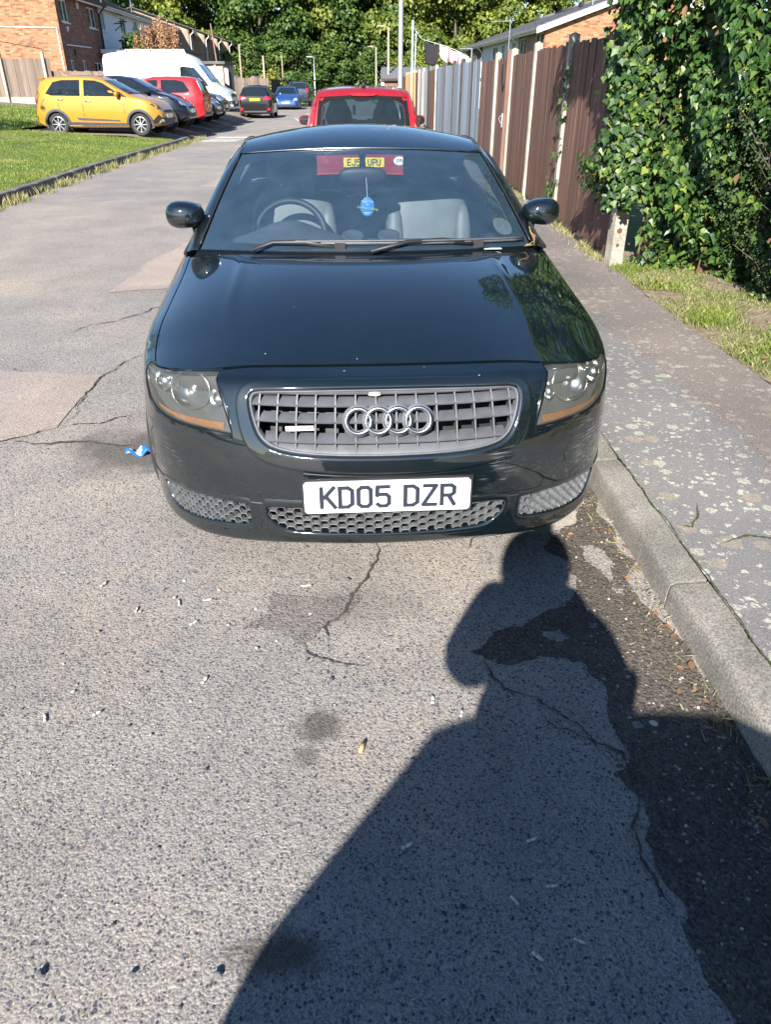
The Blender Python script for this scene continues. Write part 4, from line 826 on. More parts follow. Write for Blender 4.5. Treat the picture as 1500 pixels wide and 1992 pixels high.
# cabin
m = MB(); m.grid(lambda a, b: (-.74+1.48*a, 1.36+.46*b+.05*(1-(2*a-1)**2)-.1*(1-(2*a-1)**2)*(1-b), .85+.03*b-.06*max(0, b-.75)*4+.09*math.exp(-((a-.255)/.13)**2)*sst((b-.25)*2)), 40, 12); m.build('dashboard', M['cabin'], car, smooth=True)
m = MB(); m.box((0, 1.83, .65), (1.46, .04, .36)); m.build('dashboard_face', M['cabin'], car)
for x in (-.06, .11):
    m = MB(); m.lathe([(.045, 0), (.052, .012), (.052, .02), (.04, .022), (.03, .01), (.001, .012)], 24, M=Matrix.Translation((x, 1.66, .885)) @ Matrix.Rotation(.35, 4, 'X')); m.build('air_vent', M['cabin'], car, smooth=True)
Ms = Matrix.Translation((-.37, 1.98, .845)) @ Matrix.Rotation(math.radians(64), 4, 'X')
m = MB(); m.grid(lambda a, b: ((.178+.017*math.cos(2*PI*b))*math.cos(2*PI*a), (.178+.017*math.cos(2*PI*b))*math.sin(2*PI*a), .017*math.sin(2*PI*b)), 40, 10, M=Ms); st = m.build('steering_wheel', M['black'], car, smooth=True)
m = MB(); m.rbox((0, 0, .02), (.15, .13, .06), 3, 8, M=Ms); m.box((0, 0, .0), (.33, .03, .015), M=Ms); m.box((0, -.08, .0), (.03, .16, .015), M=Ms); m.build('steering_hub', M['black'], st, smooth=True, sharp=40)
for x in (-.365, .365):
    Mt = Matrix.Translation((x, 2.20, .46)) @ Matrix.Rotation(math.radians(-11), 4, 'X')
    m = MB(); m.rbox((0, 0, .29), (.47, .15, .62), 3.2, 14, M=Mt); seat = m.build('seat', M['leather'], car, smooth=True)
    m = MB(); m.rbox((-.185, -.05, .25), (.10, .09, .5), 2.6, 8, M=Mt); m.rbox((.185, -.05, .25), (.10, .09, .5), 2.6, 8, M=Mt); m.build('bolster', M['leather'], seat, smooth=True)
    m = MB(); m.rbox((0, .01, .70), (.27, .11, .19), 3.4, 12, M=Mt); m.build('headrest', M['leather'], seat, smooth=True)
    m = MB(); m.tube([(-.06, .0, .55), (-.06, .01, .66)], .007, 6, M=Mt); m.tube([(.06, .0, .55), (.06, .01, .66)], .007, 6, M=Mt); m.build('headrest_post', M['chrome'], seat)
    m = MB(); m.rbox((x, 2.08, .44), (.48, .52, .16), 3, 10); m.build('seat_cushion', M['leather'], seat, smooth=True)
m = MB(); m.rbox((-.32, 3.02, .70), (.62, .16, .5), 4, 12); m.rbox((.32, 3.02, .70), (.62, .16, .5), 4, 12); m.rbox((0, 3.03, .66), (.1, .12, .52), 4, 8); m.build('rear_seat', M['leather'], car, smooth=True)
m = MB(); m.box((0, 2.4, .3), (1.5, 2.6, .04)); m.box((0, 3.45, .80), (1.2, .75, .03)); m.build('cabin_floor', M['cabin'], car)
rm = MB(); rm.rbox((.0, 1.93, 1.135), (.235, .05, .078), 2.6, 14); rv = rm.build('rear_view_mirror', M['black'], car, smooth=True)
m = MB(); m.tube([(0, 1.93, 1.16), (0, 1.94, 1.20), (0, 1.95, 1.235)], [.018, .014, .02], 10); m.build('mirror_stem', M['black'], rv, smooth=True)
# hanging tag and stickers
fr = thing('air_freshener', 'blue oval card with yellow print hanging on a string inside the coupe windscreen', 'air freshener', car.matrix_basis @ Vector((.018, 1.90, .985)) if False else tuple(Matrix.Translation(car.location) @ Matrix.Rotation(math.radians(3.5), 4, 'Z') @ Vector((.02, 1.895, .995))), math.radians(3.5))
m = MB(); m.lathe([(.001, -.0012), (.036, -.0012), (.038, 0), (.036, .0012), (.001, .0012)], 28, M=Matrix.Rotation(PI/2, 4, 'X') @ Matrix.Diagonal((.92, 1.2, 1, 1))); m.build('card', pm('blue_card', (.03, .22, .6), .4, var=.05), fr, smooth=True)
m = MB(); m.tube([(0, 0, .045), (-.004, .01, .13)], .0012, 5); m.build('string', M['plate_white'], fr)
def text(name, body, size, mat, parent, loc, rot, ext=.0004):
    cu = bpy.data.curves.new(name, 'FONT'); cu.body = body; cu.size = size; cu.align_x = 'CENTER'; cu.align_y = 'CENTER'; cu.extrude = ext; cu.materials.append(mat); cu.resolution_u = 3
    t_ = bpy.data.objects.new(name, cu); C.objects.link(t_); me = bpy.data.meshes.new_from_object(t_.evaluated_get(bpy.context.evaluated_depsgraph_get())); bpy.data.objects.remove(t_); me.name = name
    o = mkobj(name, me, parent, loc); o.rotation_euler = rot; return o
text('lettering', 'Thank You\nfor', .0135, M['plate_white'], fr, (0, -.0022, .018), (PI/2, 0, 0))
text('lettering', 'Car Park Training', .0145, pm('yellow_print', (.7, .66, .1), .4), fr, (.001, -.0034, -.006), (PI/2, .12, 0))
m = MB(); m.box((0, -.0019, -.026), (.038, .0008, .002)); m.box((-.004, -.0019, -.033), (.026, .0008, .002)); m.build('underline', M['plate_white'], fr)
td = panel('tax_disc', WS, smoothpoly([(.80, .12), (.93, .13), (.92, .27), (.80, .27)], 2), [], .04, glass('cloudy_plastic', (.62, .68, .68), 1.4, .3, .25, (.6, .62, .6)), car, rim=0, off=-.008)
m = MB(); q = Vector(HD(.66, .985)); m.box((q.x, q.y+.03, q.z+.004), (.085, .02, .003)); m.build('sticker', pm('pale_sticker', (.45, .52, .48), .6), car)
dl = thing('fallen_leaf', 'curled yellow and orange leaf caught beside the windscreen of the coupe', 'leaf', tuple(Matrix.Translation(car.location) @ Matrix.Rotation(math.radians(3.5), 4, 'Z') @ Vector((.70, 1.40, .89))))
m = MB(); m.add([(0, 0, 0), (.02, .01, .01), (.05, .01, .005), (.025, -.012, .004)], [(0, 1, 2, 3)]); m.add([(.05, .0, .0), (.045, .02, .03), (.03, .05, .06), (.06, .04, .04)], [(0, 1, 2, 3)]); m.build('blade', M['deadleaf'], dl)
m = MB(); m.tube([(.02, 0, .004), (.05, .02, .02), (.03, .06, .075)], .002, 4); m.build('stem', M['umbel'], dl)
# ================================================================== THE OTHER VEHICLES
def simplepaint(name, col, metal=.15):
    m, ns, ls, b = newmat(name); v = pos(ns, ls); n = nd(ns, 'TexNoise', Scale=3., Detail=5); ls.new(v, n.inputs[0])
    r = ramp(ns, [(.3, tuple(c*.93 for c in col)), (.7, tuple(c*1.05 for c in col))]); ls.new(n.outputs[0], r.inputs[0]); ls.new(r.outputs[0], b.inputs['Base Color'])
    b.inputs['Metallic'].default_value = metal; b.inputs['Roughness'].default_value = .45; b.inputs['Specular IOR Level'].default_value = .2; b.inputs['Coat Weight'].default_value = 1; b.inputs['Coat Roughness'].default_value = .03
    return m
P_ = {k: simplepaint(k+'_paint', c, m) for k, c, m in (('orange', (.47, .215, .022), .1), ('navy', (.005, .007, .014), .2), ('red', (.42, .012, .016), .1), ('midnight', (.006, .010, .024), .2), ('slate', (.022, .027, .036), .3), ('van_white', (.78, .79, .8), 0), ('black_car', (.004, .004, .005), .1), ('blue', (.02, .07, .24), .3), ('sky_blue', (.10, .38, .66), .2), ('deep_red', (.27, .010, .017), .1), ('grey_blue', (.02, .028, .042), .3))}
def vehicle(name, label, cat, loc, rz, sp, paint, group=None, tilt=0):
    root = thing(name, label, cat, loc, rz, group); root.rotation_euler = Euler((tilt, 0, rz)) if False else Euler((0, 0, rz))
    L0, L1 = sp['prof'][0][0], sp['prof'][-1][0]; W = sp['W']/2; zr, zf = sp['belt']; wr_ = sp.get('wr', .78)
    ys = sorted(set([round(p[0], 4) for p in sp['prof']]+[round(q, 4) for a, b in zip(sp['prof'], sp['prof'][1:]) for q in lin(a[0], b[0], max(1, int((b[0]-a[0])/.12)))]))
    zm = max(p[1] for p in sp['prof'])
    def ring(y):
        top = pl([(z, yy) for yy, z in sp['prof']], y); bl = zr+(zf-zr)*(y-L0)/(L1-L0)
        e = sp.get('round', .55); er = .45
        w = W
        if y > L1-e: w *= 1-.30*((y-L1+e)/e)**2.6
        if y < L0+er: w *= 1-sp.get('rear_round', .16)*((L0+er-y)/er)**2.4
        zb = sp['zb']+.10*max(0, (y-L1+.5)/.5)**2+.10*max(0, (L0+.4-y)/.4)**2
        bl2 = min(bl, top-.05); gh = max(0, top-bl2); t = min(1, gh/.5)
        wr = w*(.93-(.93-wr_)*t)
        zz = lambda f: zb+(bl2-zb)*f
        return [(0, zb), (.84*w, zb), (.955*w, zb+.05), (.99*w, zz(.28)), (1.0*w, zz(.5)), (.995*w, zz(.72)), (.965*w, zz(.93)), (.94*w, bl2+.012), (w*.94+(wr-w*.94)*.5, bl2+gh*.46), (wr, top-min(.09, gh*.4)), (wr-.035, top-min(.035, gh*.15)), (wr-.12, top-.004), (wr*.45, top+.016), (0, top+.022)]
    V = []; F = []; n = 0
    for y in ys:
        r = ring(y); full = [(x, y, z) for x, z in r]+[(-x, y, z) for x, z in r[-2:0:-1]]; n = len(full); V += full
    for i in range(len(ys)-1):
        for j in range(n): F.append((i*n+j, (i+1)*n+j, (i+1)*n+(j+1) % n, i*n+(j+1) % n))
    F.append(tuple(range(n))); F.append(tuple((len(ys)-1)*n+j for j in range(n))[::-1])
    bvh = BVHTree.FromPolygons([Vector(v) for v in V], F)
    me = bpy.data.meshes.new('body'); me.from_pydata(V, [], F); me.materials.append(paint); me.materials.append(M['black'])
    bm = bmesh.new(); bm.from_mesh(me); bmesh.ops.recalc_face_normals(bm, faces=bm.faces); bm.to_mesh(me); bm.free()
    o = mkobj('body', me, None); R = sp['R']
    cu = MB()
    for y in sp['axles']:
        for s in (1, -1): cu.lathe([(.0001, -.26), (R*1.13, -.26), (R*1.13, .2), (.0001, .2)], 28, mi=1, M=Matrix.Translation((s*(W-.0), y, R)) @ Matrix.Rotation(s*PI/2, 4, 'Y'))
    c = cu.build('cutter', [M['black'], M['black']], None)
    md = o.modifiers.new('b', 'BOOLEAN'); md.object = c; md.operation = 'DIFFERENCE'; md.solver = 'EXACT'
    dg = bpy.context.evaluated_depsgraph_get(); me2 = bpy.data.meshes.new_from_object(o.evaluated_get(dg))
    bpy.data.objects.remove(o); bpy.data.objects.remove(c)
    holes = sp.get('holes', [])
    if holes:
        bm = bmesh.new(); bm.from_mesh(me2); bmesh.ops.subdivide_edges(bm, edges=[e for e in bm.edges if e.calc_length() > .12 and min(v.co.z for v in e.verts) > .7], cuts=3, use_grid_fill=True); kill = []
        for f in bm.faces:
            q = f.calc_center_median()
            for ax, poly in holes:
                if ax == 'rear' and q.y < L0+.6 and inpoly((q.x, q.z), poly) and f.normal.y < -.2: kill.append(f); break
                if ax == 'front' and q.y > .0 and inpoly((q.x, q.z), poly) and f.normal.y > .2: kill.append(f); break
                if ax == 'side' and abs(q.x) > .4 and inpoly((q.y, q.z), poly) and abs(f.normal.x) > .5: kill.append(f); break
        bmesh.ops.delete(bm, geom=kill, context='FACES'); bm.to_mesh(me2); bm.free()
    me2.polygons.foreach_set('use_smooth', [True]*len(me2.polygons)); me2.set_sharp_from_angle(angle=math.radians(32)); me2.name = 'body'
    body = mkobj('body', me2, root)
    def hit(ax, a, b, s=1):
        if ax == 'side': o_, d = Vector((s*3, a, b)), Vector((-s, 0, 0))
        elif ax == 'rear': o_, d = Vector((a, L0-3, b)), Vector((0, 1, 0))
        elif ax == 'front': o_, d = Vector((a, L1+3, b)), Vector((0, -1, 0))
        else: o_, d = Vector((a, b, 5)), Vector((0, 0, -1))
        h = bvh.ray_cast(o_, d)
        if h[0] is None:
            h = bvh.find_nearest(o_+d*2.5)
        return h[0], d
    def decal(nm, ax, poly, mat, off=.006, th=.012, s=1, parent=root, step=.11, holes=()):
        Vv, Ff = cdt(poly, list(holes), step); top = []; bot = []
        for a, b in Vv:
            p, d = hit(ax, a, b, s); top.append(p-d*off); bot.append(p-d*(off-th))
        nv = len(top); m = MB(); cnt = set()
        for f in Ff:
            for i in range(len(f)): cnt.add((f[i], f[(i+1) % len(f)]))
        rim = [(a, b, nv+b, nv+a) for a, b in cnt if (b, a) not in cnt]
        m.add(top+bot, Ff+rim); return m.build(nm, mat, parent, smooth=True, sharp=35)
    flip = lambda poly: [(-x, z) for x, z in poly][::-1]
    ctx = dict(root=root, decal=decal, hit=hit, body=body, W=W, L0=L0, L1=L1)
    lines = sp.get('line_w', .018)
    for s in sp.get('sides', (1, -1)):
        for poly, nm in sp.get('side_windows', []): decal(nm, 'side', poly, sp.get('glassmat', M['carglass']), .005, .009, s)
        for poly in sp.get('side_frames', []): decal('window_frame', 'side', poly[0], M['black'], .008, .012, s, holes=poly[1:])
        for pts in sp.get('seams', []):
            for (a, b), (c_, d_) in zip(pts, pts[1:]):
                v = Vector((c_-a, d_-b)).normalized()*lines/2; decal('door_gap', 'side', [(a-v.y, b+v.x), (c_-v.y, d_+v.x), (c_+v.y, d_-v.x), (a+v.y, b-v.x)], M['black'], .0025, .006, s, step=.2)
        for (y, z) in sp.get('handles', []):
            p, d = hit('side', y, z, s); m = MB(); m.rbox((p.x+s*.02, y, z), (.035, .17, .035), 3, 8); m.build('handle', sp.get('handlemat', paint), root, smooth=True)
        if 'mirror' in sp:
            y, z = sp['mirror']; p, d = hit('side', y, z-.04, s); m = MB(); m.rbox((p.x+s*.115, y, z+.02), (.19, .11, .135), 2.7, 10); m.box((p.x+s*.03, y, z-.03), (.08, .05, .05)); mm = m.build('door_mirror', sp.get('mirrormat', paint), root, smooth=True)
            m = MB(); m.rbox((p.x+s*.115, y-.05, z+.02), (.16, .02, .105), 3, 8); m.build('mirror_glass', M['carglass'], mm, smooth=True)
        for poly in sp.get('tails', []): decal('tail_light', 'rear', poly if s > 0 else flip(poly), M['redlens'], .012, .03, step=.06)
        for poly, mk in sp.get('tail_bits', []): decal('lamp_lens', 'rear', poly if s > 0 else flip(poly), M[mk], .016, .03, step=.06)
        for poly in sp.get('heads', []): decal('headlight', 'front', poly if s > 0 else flip(poly), M[sp.get('headmat', 'clearlens')], .006, .02, step=.06)
        for poly, mk in sp.get('side_bits', []): decal('trim', 'side', poly, M[mk], .012, .02, s)
        for y in sp['axles']:
            wheel(root, (s*(W-.115), y, R), R, .19, M[sp.get('rimmat', 'alloy')], sp.get('spokes', 6), s, .69, sp.get('twin', False))
            if sp.get('clad'):
                m = MB(); pts = []
                for i in range(21):
                    t = -.12*PI+1.24*PI*i/20
                    for rr, e in ((1.10, -.02), (1.10, .018), (1.34, .012), (1.36, -.03)):
                        a_, b_ = y-R*rr*math.cos(t), max(.2, R+R*rr*math.sin(t)); p, d = hit('side', a_, b_, s); 
                        if abs(p.x) < W*.8: p = Vector((s*W*.97, a_, b_))
                        pts.append((p.x+s*e, a_, b_))
                m.add(pts, [(i*4+j, i*4+j+1, i*4+5+j, i*4+4+j) for i in range(20) for j in range(3)]); m.build('arch_trim', M['cladding'], root, smooth=True)
    if 'screen' in sp: decal('windscreen', 'front', sp['screen'], sp.get('glassmat', M['carglass']), .006, .008)
    if 'rear_window' in sp: decal('rear_window', 'rear', sp['rear_window'], sp.get('glassmat', M['carglass']), .006, .008)
    for nm, ax, poly, mk in sp.get('bits', []): decal(nm, ax, poly, M[mk] if isinstance(mk, str) else mk, .008, .02, step=.08)
    m = MB(); m.box((0, (L0+L1)/2, sp['zb']+.1), (sp['W']*.86, (L1-L0)*.8, .12)); m.build('underbody', M['black'], root)
    for ax, txt, z, mk, tw in sp.get('plates', []):
        p, d = hit(ax, 0, z); Mx = Matrix.Translation(p-d*.02) @ (Matrix.Identity(4) if ax == 'rear' else Matrix.Rotation(PI, 4, 'Z')); plate(root, txt, Mx, M[mk])
    for (x, y, h) in sp.get('aerial', []):
        p, d = hit('top', x, y); m = MB(); m.tube([p, p+Vector((0, -h*.3, h))], [.008, .004], 5); m.build('aerial', M['black'], root)
    return ctx
M['cladding'] = pm('grey_cladding', (.06, .062, .066), .7, var=.15)
rect = lambda x0, x1, z0, z1: [(x0, z0), (x1, z0), (x1, z1), (x0, z1)]
HATCH = dict(W=1.66, R=.295, zb=.2, belt=(.99, .93), axles=(-1.18, 1.2), wr=.74, mirror=(.66, 1.03),
    prof=[(-1.84, .62), (-1.835, .80), (-1.80, .98), (-1.76, 1.08), (-1.63, 1.36), (-1.5, 1.44), (-1.2, 1.47), (-.6, 1.49), (-.1, 1.475), (.22, 1.40), (.98, 1.02), (1.2, .97), (1.5, .88), (1.7, .77), (1.80, .65), (1.84, .5)],
    side_windows=[([(-.32, 1.0), (.76, .99), (.6, 1.10), (.22, 1.32), (.0, 1.38), (-.32, 1.395)], 'side_window'), ([(-1.42, 1.06), (-1.25, 1.01), (-.43, 1.0), (-.43, 1.395), (-.95, 1.39), (-1.2, 1.34)], 'side_window')],
    seams=[[(-.375, .3), (-.375, .98)], [(.72, .35), (.80, .6), (.80, .95)], [(-1.05, .55), (-1.1, .98)]], handles=[(-.22, .88), (-1.0, .92)],
    screen=[(-.58, 1.05), (.58, 1.05), (.5, 1.39), (-.5, 1.39)], rear_window=[(-.55, 1.07), (.55, 1.07), (.47, 1.36), (-.47, 1.36)],
    tails=[[(.58, .80), (.76, .84), (.74, 1.04), (.62, 1.06)]], heads=[[(.42, .62), (.70, .70), (.76, .82), (.62, .80), (.46, .72)]],
    bits=[('grille', 'front', rect(-.38, .38, .36, .48), 'black'), ('upper_grille', 'front', rect(-.36, .36, .60, .655), 'black')], plates=[('front', '', .53, 'plate_white', .5), ('rear', '', .62, 'plate_yellow', .5)], aerial=[(0, -1.2, .22)])
def spec(base=HATCH, **kw): d = dict(base); d.update(kw); return d
zb_ = lambda x, y: zbay(x, y)
FACE_R, FACE_L, AWAY, TOWARD = -PI/2, PI/2, 0, PI
bits_noplate = lambda L: [b for b in L]
# yellow crossover hatch nearest the lawn
kia = vehicle('hatchback', 'bright orange-yellow five-door hatchback with black arch trim parked at the edge of the lawn', 'car', (-8.14, 24.55, .235), FACE_R-.05, spec(clad=True, spokes=8, W=1.62, R=.292, headmat='darklens', handlemat=M['chrome'],
    side_bits=[([(-1.02, .36), (.85, .33), (.85, .24), (-.95, .24)], 'cladding'), ([(-.62, .47), (.62, .41), (.66, .375), (-.55, .405)], 'cladding'), ([(.76, .99), (.92, .965), (.70, 1.1), (.6, 1.13)], 'black'), ([(1.42, .30), (1.68, .32), (1.80, .46), (1.72, .54), (1.58, .40)], 'black')],
    heads=[[(.36, .62), (.66, .68), (.79, .86), (.70, .84), (.44, .74)]], tails=[[(.52, .86), (.78, .80), (.77, 1.06), (.60, 1.08)]],
    bits=[('grille', 'front', rect(-.36, .36, .58, .65), 'black'), ('lower_grille', 'front', [(-.6, .3), (.6, .3), (.66, .46), (-.66, .46)], 'black'), ('fog_lamp', 'front', rect(.52, .66, .34, .42), 'clearlens'), ('skid_plate', 'front', rect(-.42, .42, .23, .28), 'metal')],
    plates=[('front', '', .5, 'plate_white', .5)], prof=[(-1.80, .62), (-1.805, .63), (-1.80, .80), (-1.765, .98), (-1.72, 1.08), (-1.62, 1.30), (-1.57, 1.38), (-1.40, 1.45), (-1.1, 1.48), (-.6, 1.49), (-.1, 1.475), (.22, 1.40), (.98, 1.02), (1.2, .97), (1.5, .90), (1.68, .80), (1.78, .66), (1.82, .5)][1:]), P_['orange'])
# spoiler lip and roof fin on the yellow car
m = MB(); m.rbox((0, -1.60, 1.43), (1.06, .28, .05), 3, 8); m.build('spoiler', P_['orange'], kia['root'], smooth=True)
m = MB(); m.prism([(-1.15, 1.49), (-.95, 1.49), (-1.14, 1.56)], lambda y, z: (-.02, y, z), lambda y, z: (.02, y, z)); m.build('roof_fin', P_['orange'], kia['root'])
vehicle('hatchback', 'dark navy small hatchback facing the road between the yellow car and the red one', 'car', (-8.05, 27.15, zb_(-7.5, 27)), FACE_R, spec(plates=[('front', '', .52, 'plate_white', .5)], prof=[(-1.8, .62), (-1.79, .9), (-1.72, 1.1), (-1.5, 1.36), (-1.2, 1.45), (-.4, 1.48), (.1, 1.42), (.95, 1.02), (1.25, .95), (1.55, .82), (1.74, .68), (1.82, .5)], wr=.7), P_['navy'], tilt=0)
redc = vehicle('hatchback', 'red hatchback backed into the bay with its tail towards the road', 'car', (-8.1, 29.7, zb_(-7.5, 29.6)), FACE_L, spec(tails=[[(.55, .78), (.80, .80), (.80, 1.02), (.68, 1.10)]], plates=[('rear', '', .6, 'plate_yellow', .5)], W=1.62, bits=[('bumper_insert', 'rear', rect(-.5, .5, .32, .42), 'black')]), P_['red'])
vehicle('saloon_car', 'low midnight blue car with sloping nose, next to the red hatchback in the bay', 'car', (-8.35, 32.1, zb_(-7.5, 32)), FACE_R, spec(W=1.75, headmat='clearlens', prof=[(-1.95, .62), (-1.94, .9), (-1.85, 1.06), (-1.3, 1.36), (-.7, 1.43), (-.2, 1.43), (.25, 1.33), (1.0, .98), (1.4, .90), (1.75, .76), (1.95, .60), (2.0, .48)], axles=(-1.3, 1.32), wr=.68, plates=[('front', '', .5, 'plate_white', .5)]), P_['midnight'])
vehicle('estate_car', 'slate grey car with a tall nose parked beside the white van', 'car', (-8.55, 34.4, zb_(-7.5, 34.3)), FACE_R, spec(W=1.8, R=.32, zb=.24, belt=(1.05, 1.0), mirror=(.66, 1.1), prof=[(-2.05, .7), (-2.04, 1.0), (-1.95, 1.2), (-1.75, 1.42), (-1.2, 1.50), (-.4, 1.52), (.1, 1.45), (.95, 1.08), (1.4, 1.01), (1.8, .90), (2.0, .74), (2.05, .5)], axles=(-1.35, 1.35), heads=[[(.45, .66), (.74, .74), (.82, .88), (.66, .86), (.48, .76)]],
    side_windows=[([(-.32, 1.1), (.76, 1.09), (.22, 1.38), (.0, 1.43), (-.32, 1.44)], 'side_window'), ([(-1.6, 1.18), (-1.25, 1.1), (-.43, 1.1), (-.43, 1.44), (-1.2, 1.42)], 'side_window')], handles=[(-.22, .98), (-1.0, 1.0)], screen=[(-.6, 1.12), (.6, 1.12), (.52, 1.43), (-.52, 1.43)], rear_window=[(-.6, 1.2), (.6, 1.2), (.5, 1.42), (-.5, 1.42)], plates=[('front', '', .52, 'plate_white', .5)]), P_['slate'])
# high-roof van
van = vehicle('delivery_van', 'white high-roof panel van parked across the far end of the bay', 'van', (-9.25, 36.95, zb_(-8, 36.5)-.02), FACE_R, dict(W=1.99, R=.335, zb=.3, belt=(1.25, 1.16), axles=(-1.45, 1.75), wr=.86, round=.7, mirror=(1.33, 1.36), mirrormat=M['black'], rimmat='metal', spokes=5,
    prof=[(-2.66, .6), (-2.655, 1.2), (-2.63, 2.2), (-2.55, 2.36), (-2.2, 2.42), (-1.0, 2.43), (.5, 2.42), (.85, 2.38), (1.15, 2.24), (1.45, 1.92), (1.95, 1.30), (2.1, 1.22), (2.45, 1.06), (2.6, .92), (2.68, .7), (2.70, .5)],
    side_windows=[([(.62, 1.22), (1.75, 1.2), (1.72, 1.3), (1.22, 1.88), (.7, 1.92), (.62, 1.86)], 'side_window')], seams=[[(.52, .4), (.52, 2.0)], [(.52, 2.0), (1.2, 2.0)], [(1.78, .55), (1.80, 1.18)], [(-.55, .45), (-.55, 2.1)], [(-2.2, 1.25), (-2.2, 2.0), (-.8, 2.0), (-.8, 1.25), (-2.2, 1.25)], [(-.4, 1.25), (-.4, 2.0), (.4, 2.0), (.4, 1.25), (-.4, 1.25)]], line_w=.02,
    handles=[(.7, 1.02)], handlemat=M['black'], screen=[(-.84, 1.36), (.84, 1.36), (.76, 1.98), (-.76, 1.98)], heads=[[(.56, .78), (.88, .84), (.88, 1.08), (.66, 1.10), (.6, .96)]], side_bits=[([(-1.0, .62), (1.3, .62), (1.3, .70), (-1.0, .70)], 'black')],
    bits=[('grille', 'front', rect(-.5, .5, .80, .92), 'black'), ('bumper', 'front', [(-.92, .42), (.92, .42), (.92, .66), (-.92, .66)], 'cladding')], plates=[('front', '', .6, 'plate_white', .5)]), P_['van_white'])
m = MB()
for x in (-.6, .6): m.tube([(x, -2.0, 2.46), (x, .6, 2.46)], .025, 6)
for y in (-1.6, -.6, .3): m.tube([(-.75, y, 2.5), (.75, y, 2.5)], .025, 6)
m.build('roof_rack', M['metal'], van['root'])
m = MB(); m.rbox((1.0, -2.6, 1.55), (.05, .05, .14), 3, 6); m.build('marker_lamp', M['black'], van['root'])
# cars further up the left side
vehicle('hatchback', 'black hatchback seen from behind, with red tail lights and a yellow plate', 'car', (-6.72, 44.7, zb_(-6.9, 44.5)-.03), .05, spec(W=1.73, R=.31, prof=[(-1.98, .62), (-1.97, .9), (-1.92, 1.02), (-1.68, 1.36), (-1.5, 1.42), (-1.0, 1.46), (-.4, 1.48), (.05, 1.42), (.95, 1.02), (1.3, .95), (1.7, .82), (1.9, .66), (1.97, .5)], axles=(-1.25, 1.25), wr=.7,
    rear_window=[(-.66, 1.03), (.66, 1.03), (.54, 1.36), (-.54, 1.36)], tails=[[(.42, .86), (.80, .84), (.80, 1.0), (.55, 1.02)]], tail_bits=[(rect(.62, .76, .38, .5), 'redlens')], plates=[('rear', 'AP20 TVJ', .86, 'plate_yellow', .5)], bits=[('diffuser', 'rear', rect(-.6, .6, .26, .36), 'cladding')]), P_['black_car'])
vehicle('hatchback', 'blue five-door car facing the camera with a white plate beyond the black hatchback', 'car', (-6.98, 60.0, zb_(-6.9, 58)-.12), PI+.06, spec(W=1.84, R=.32, prof=[(-2.1, .62), (-2.09, .9), (-2.0, 1.1), (-1.75, 1.4), (-1.2, 1.47), (-.4, 1.50), (.1, 1.43), (1.0, 1.02), (1.4, .96), (1.85, .82), (2.08, .66), (2.15, .5)], axles=(-1.3, 1.32), wr=.72, screen=[(-.7, 1.05), (.7, 1.05), (.58, 1.42), (-.58, 1.42)], heads=[[(.48, .62), (.8, .66), (.84, .82), (.6, .80)]],
    bits=[('grille', 'front', rect(-.42, .42, .62, .70), 'chrome'), ('lower_grille', 'front', rect(-.6, .6, .3, .42), 'black')], plates=[('front', 'WJ07 EXU', .52, 'plate_white', .5)]), P_['blue'])
vehicle('estate_car', 'tall dark grey car partly hidden behind the blue five-door car', 'car', (-6.9, 67.5, 0.06), .06, spec(W=1.9, R=.34, zb=.28, belt=(1.1, 1.05), mirror=(.7, 1.15), prof=[(-2.2, .7), (-2.19, 1.0), (-2.1, 1.2), (-1.9, 1.56), (-1.5, 1.63), (-.4, 1.65), (.1, 1.56), (.95, 1.15), (1.6, 1.02), (2.1, .8), (2.2, .5)], axles=(-1.35, 1.38), side_windows=[], handles=[], screen=[(-.6, 1.2), (.6, 1.2), (.52, 1.54), (-.52, 1.54)], rear_window=[(-.66, 1.18), (.66, 1.18), (.54, 1.54), (-.54, 1.54)], tails=[[(.6, .95), (.86, .95), (.84, 1.2), (.68, 1.2)]], plates=[('rear', '', .8, 'plate_yellow', .5)]), P_['grey_blue'])
vehicle('hatchback', 'light blue small car furthest up the street before the trees', 'car', (-7.75, 80.0, 0.05), PI, spec(W=1.75, plates=[('front', '', .53, 'plate_white', .5)]), P_['sky_blue'])
# the red hatch parked in front of the coupe, see-through
M['cglass'] = glass('tinted_car_glass', (.40, .50, .55), 1.5, .0, .05, (.2, .3, .36))
rw = [(-.60, .97), (.60, .97), (.575, 1.2), (.545, 1.385), (.2, 1.40), (-.2, 1.40), (-.545, 1.385), (-.575, 1.2)]; rwc = smoothpoly([(-.54, 1.0), (-.3, .97), (.3, .97), (.54, 1.0), (.525, 1.2), (.50, 1.34), (.2, 1.36), (-.2, 1.36), (-.50, 1.34), (-.525, 1.2)], 2)
sw1, sw2 = [(-.32, 1.0), (.76, .99), (.6, 1.10), (.22, 1.32), (.0, 1.38), (-.32, 1.39)], [(-1.42, 1.06), (-1.25, 1.01), (-.43, 1.0), (-.43, 1.39), (-.95, 1.385), (-1.3, 1.33)]
scr = [(-.60, 1.04), (.60, 1.04), (.52, 1.39), (-.52, 1.39)]
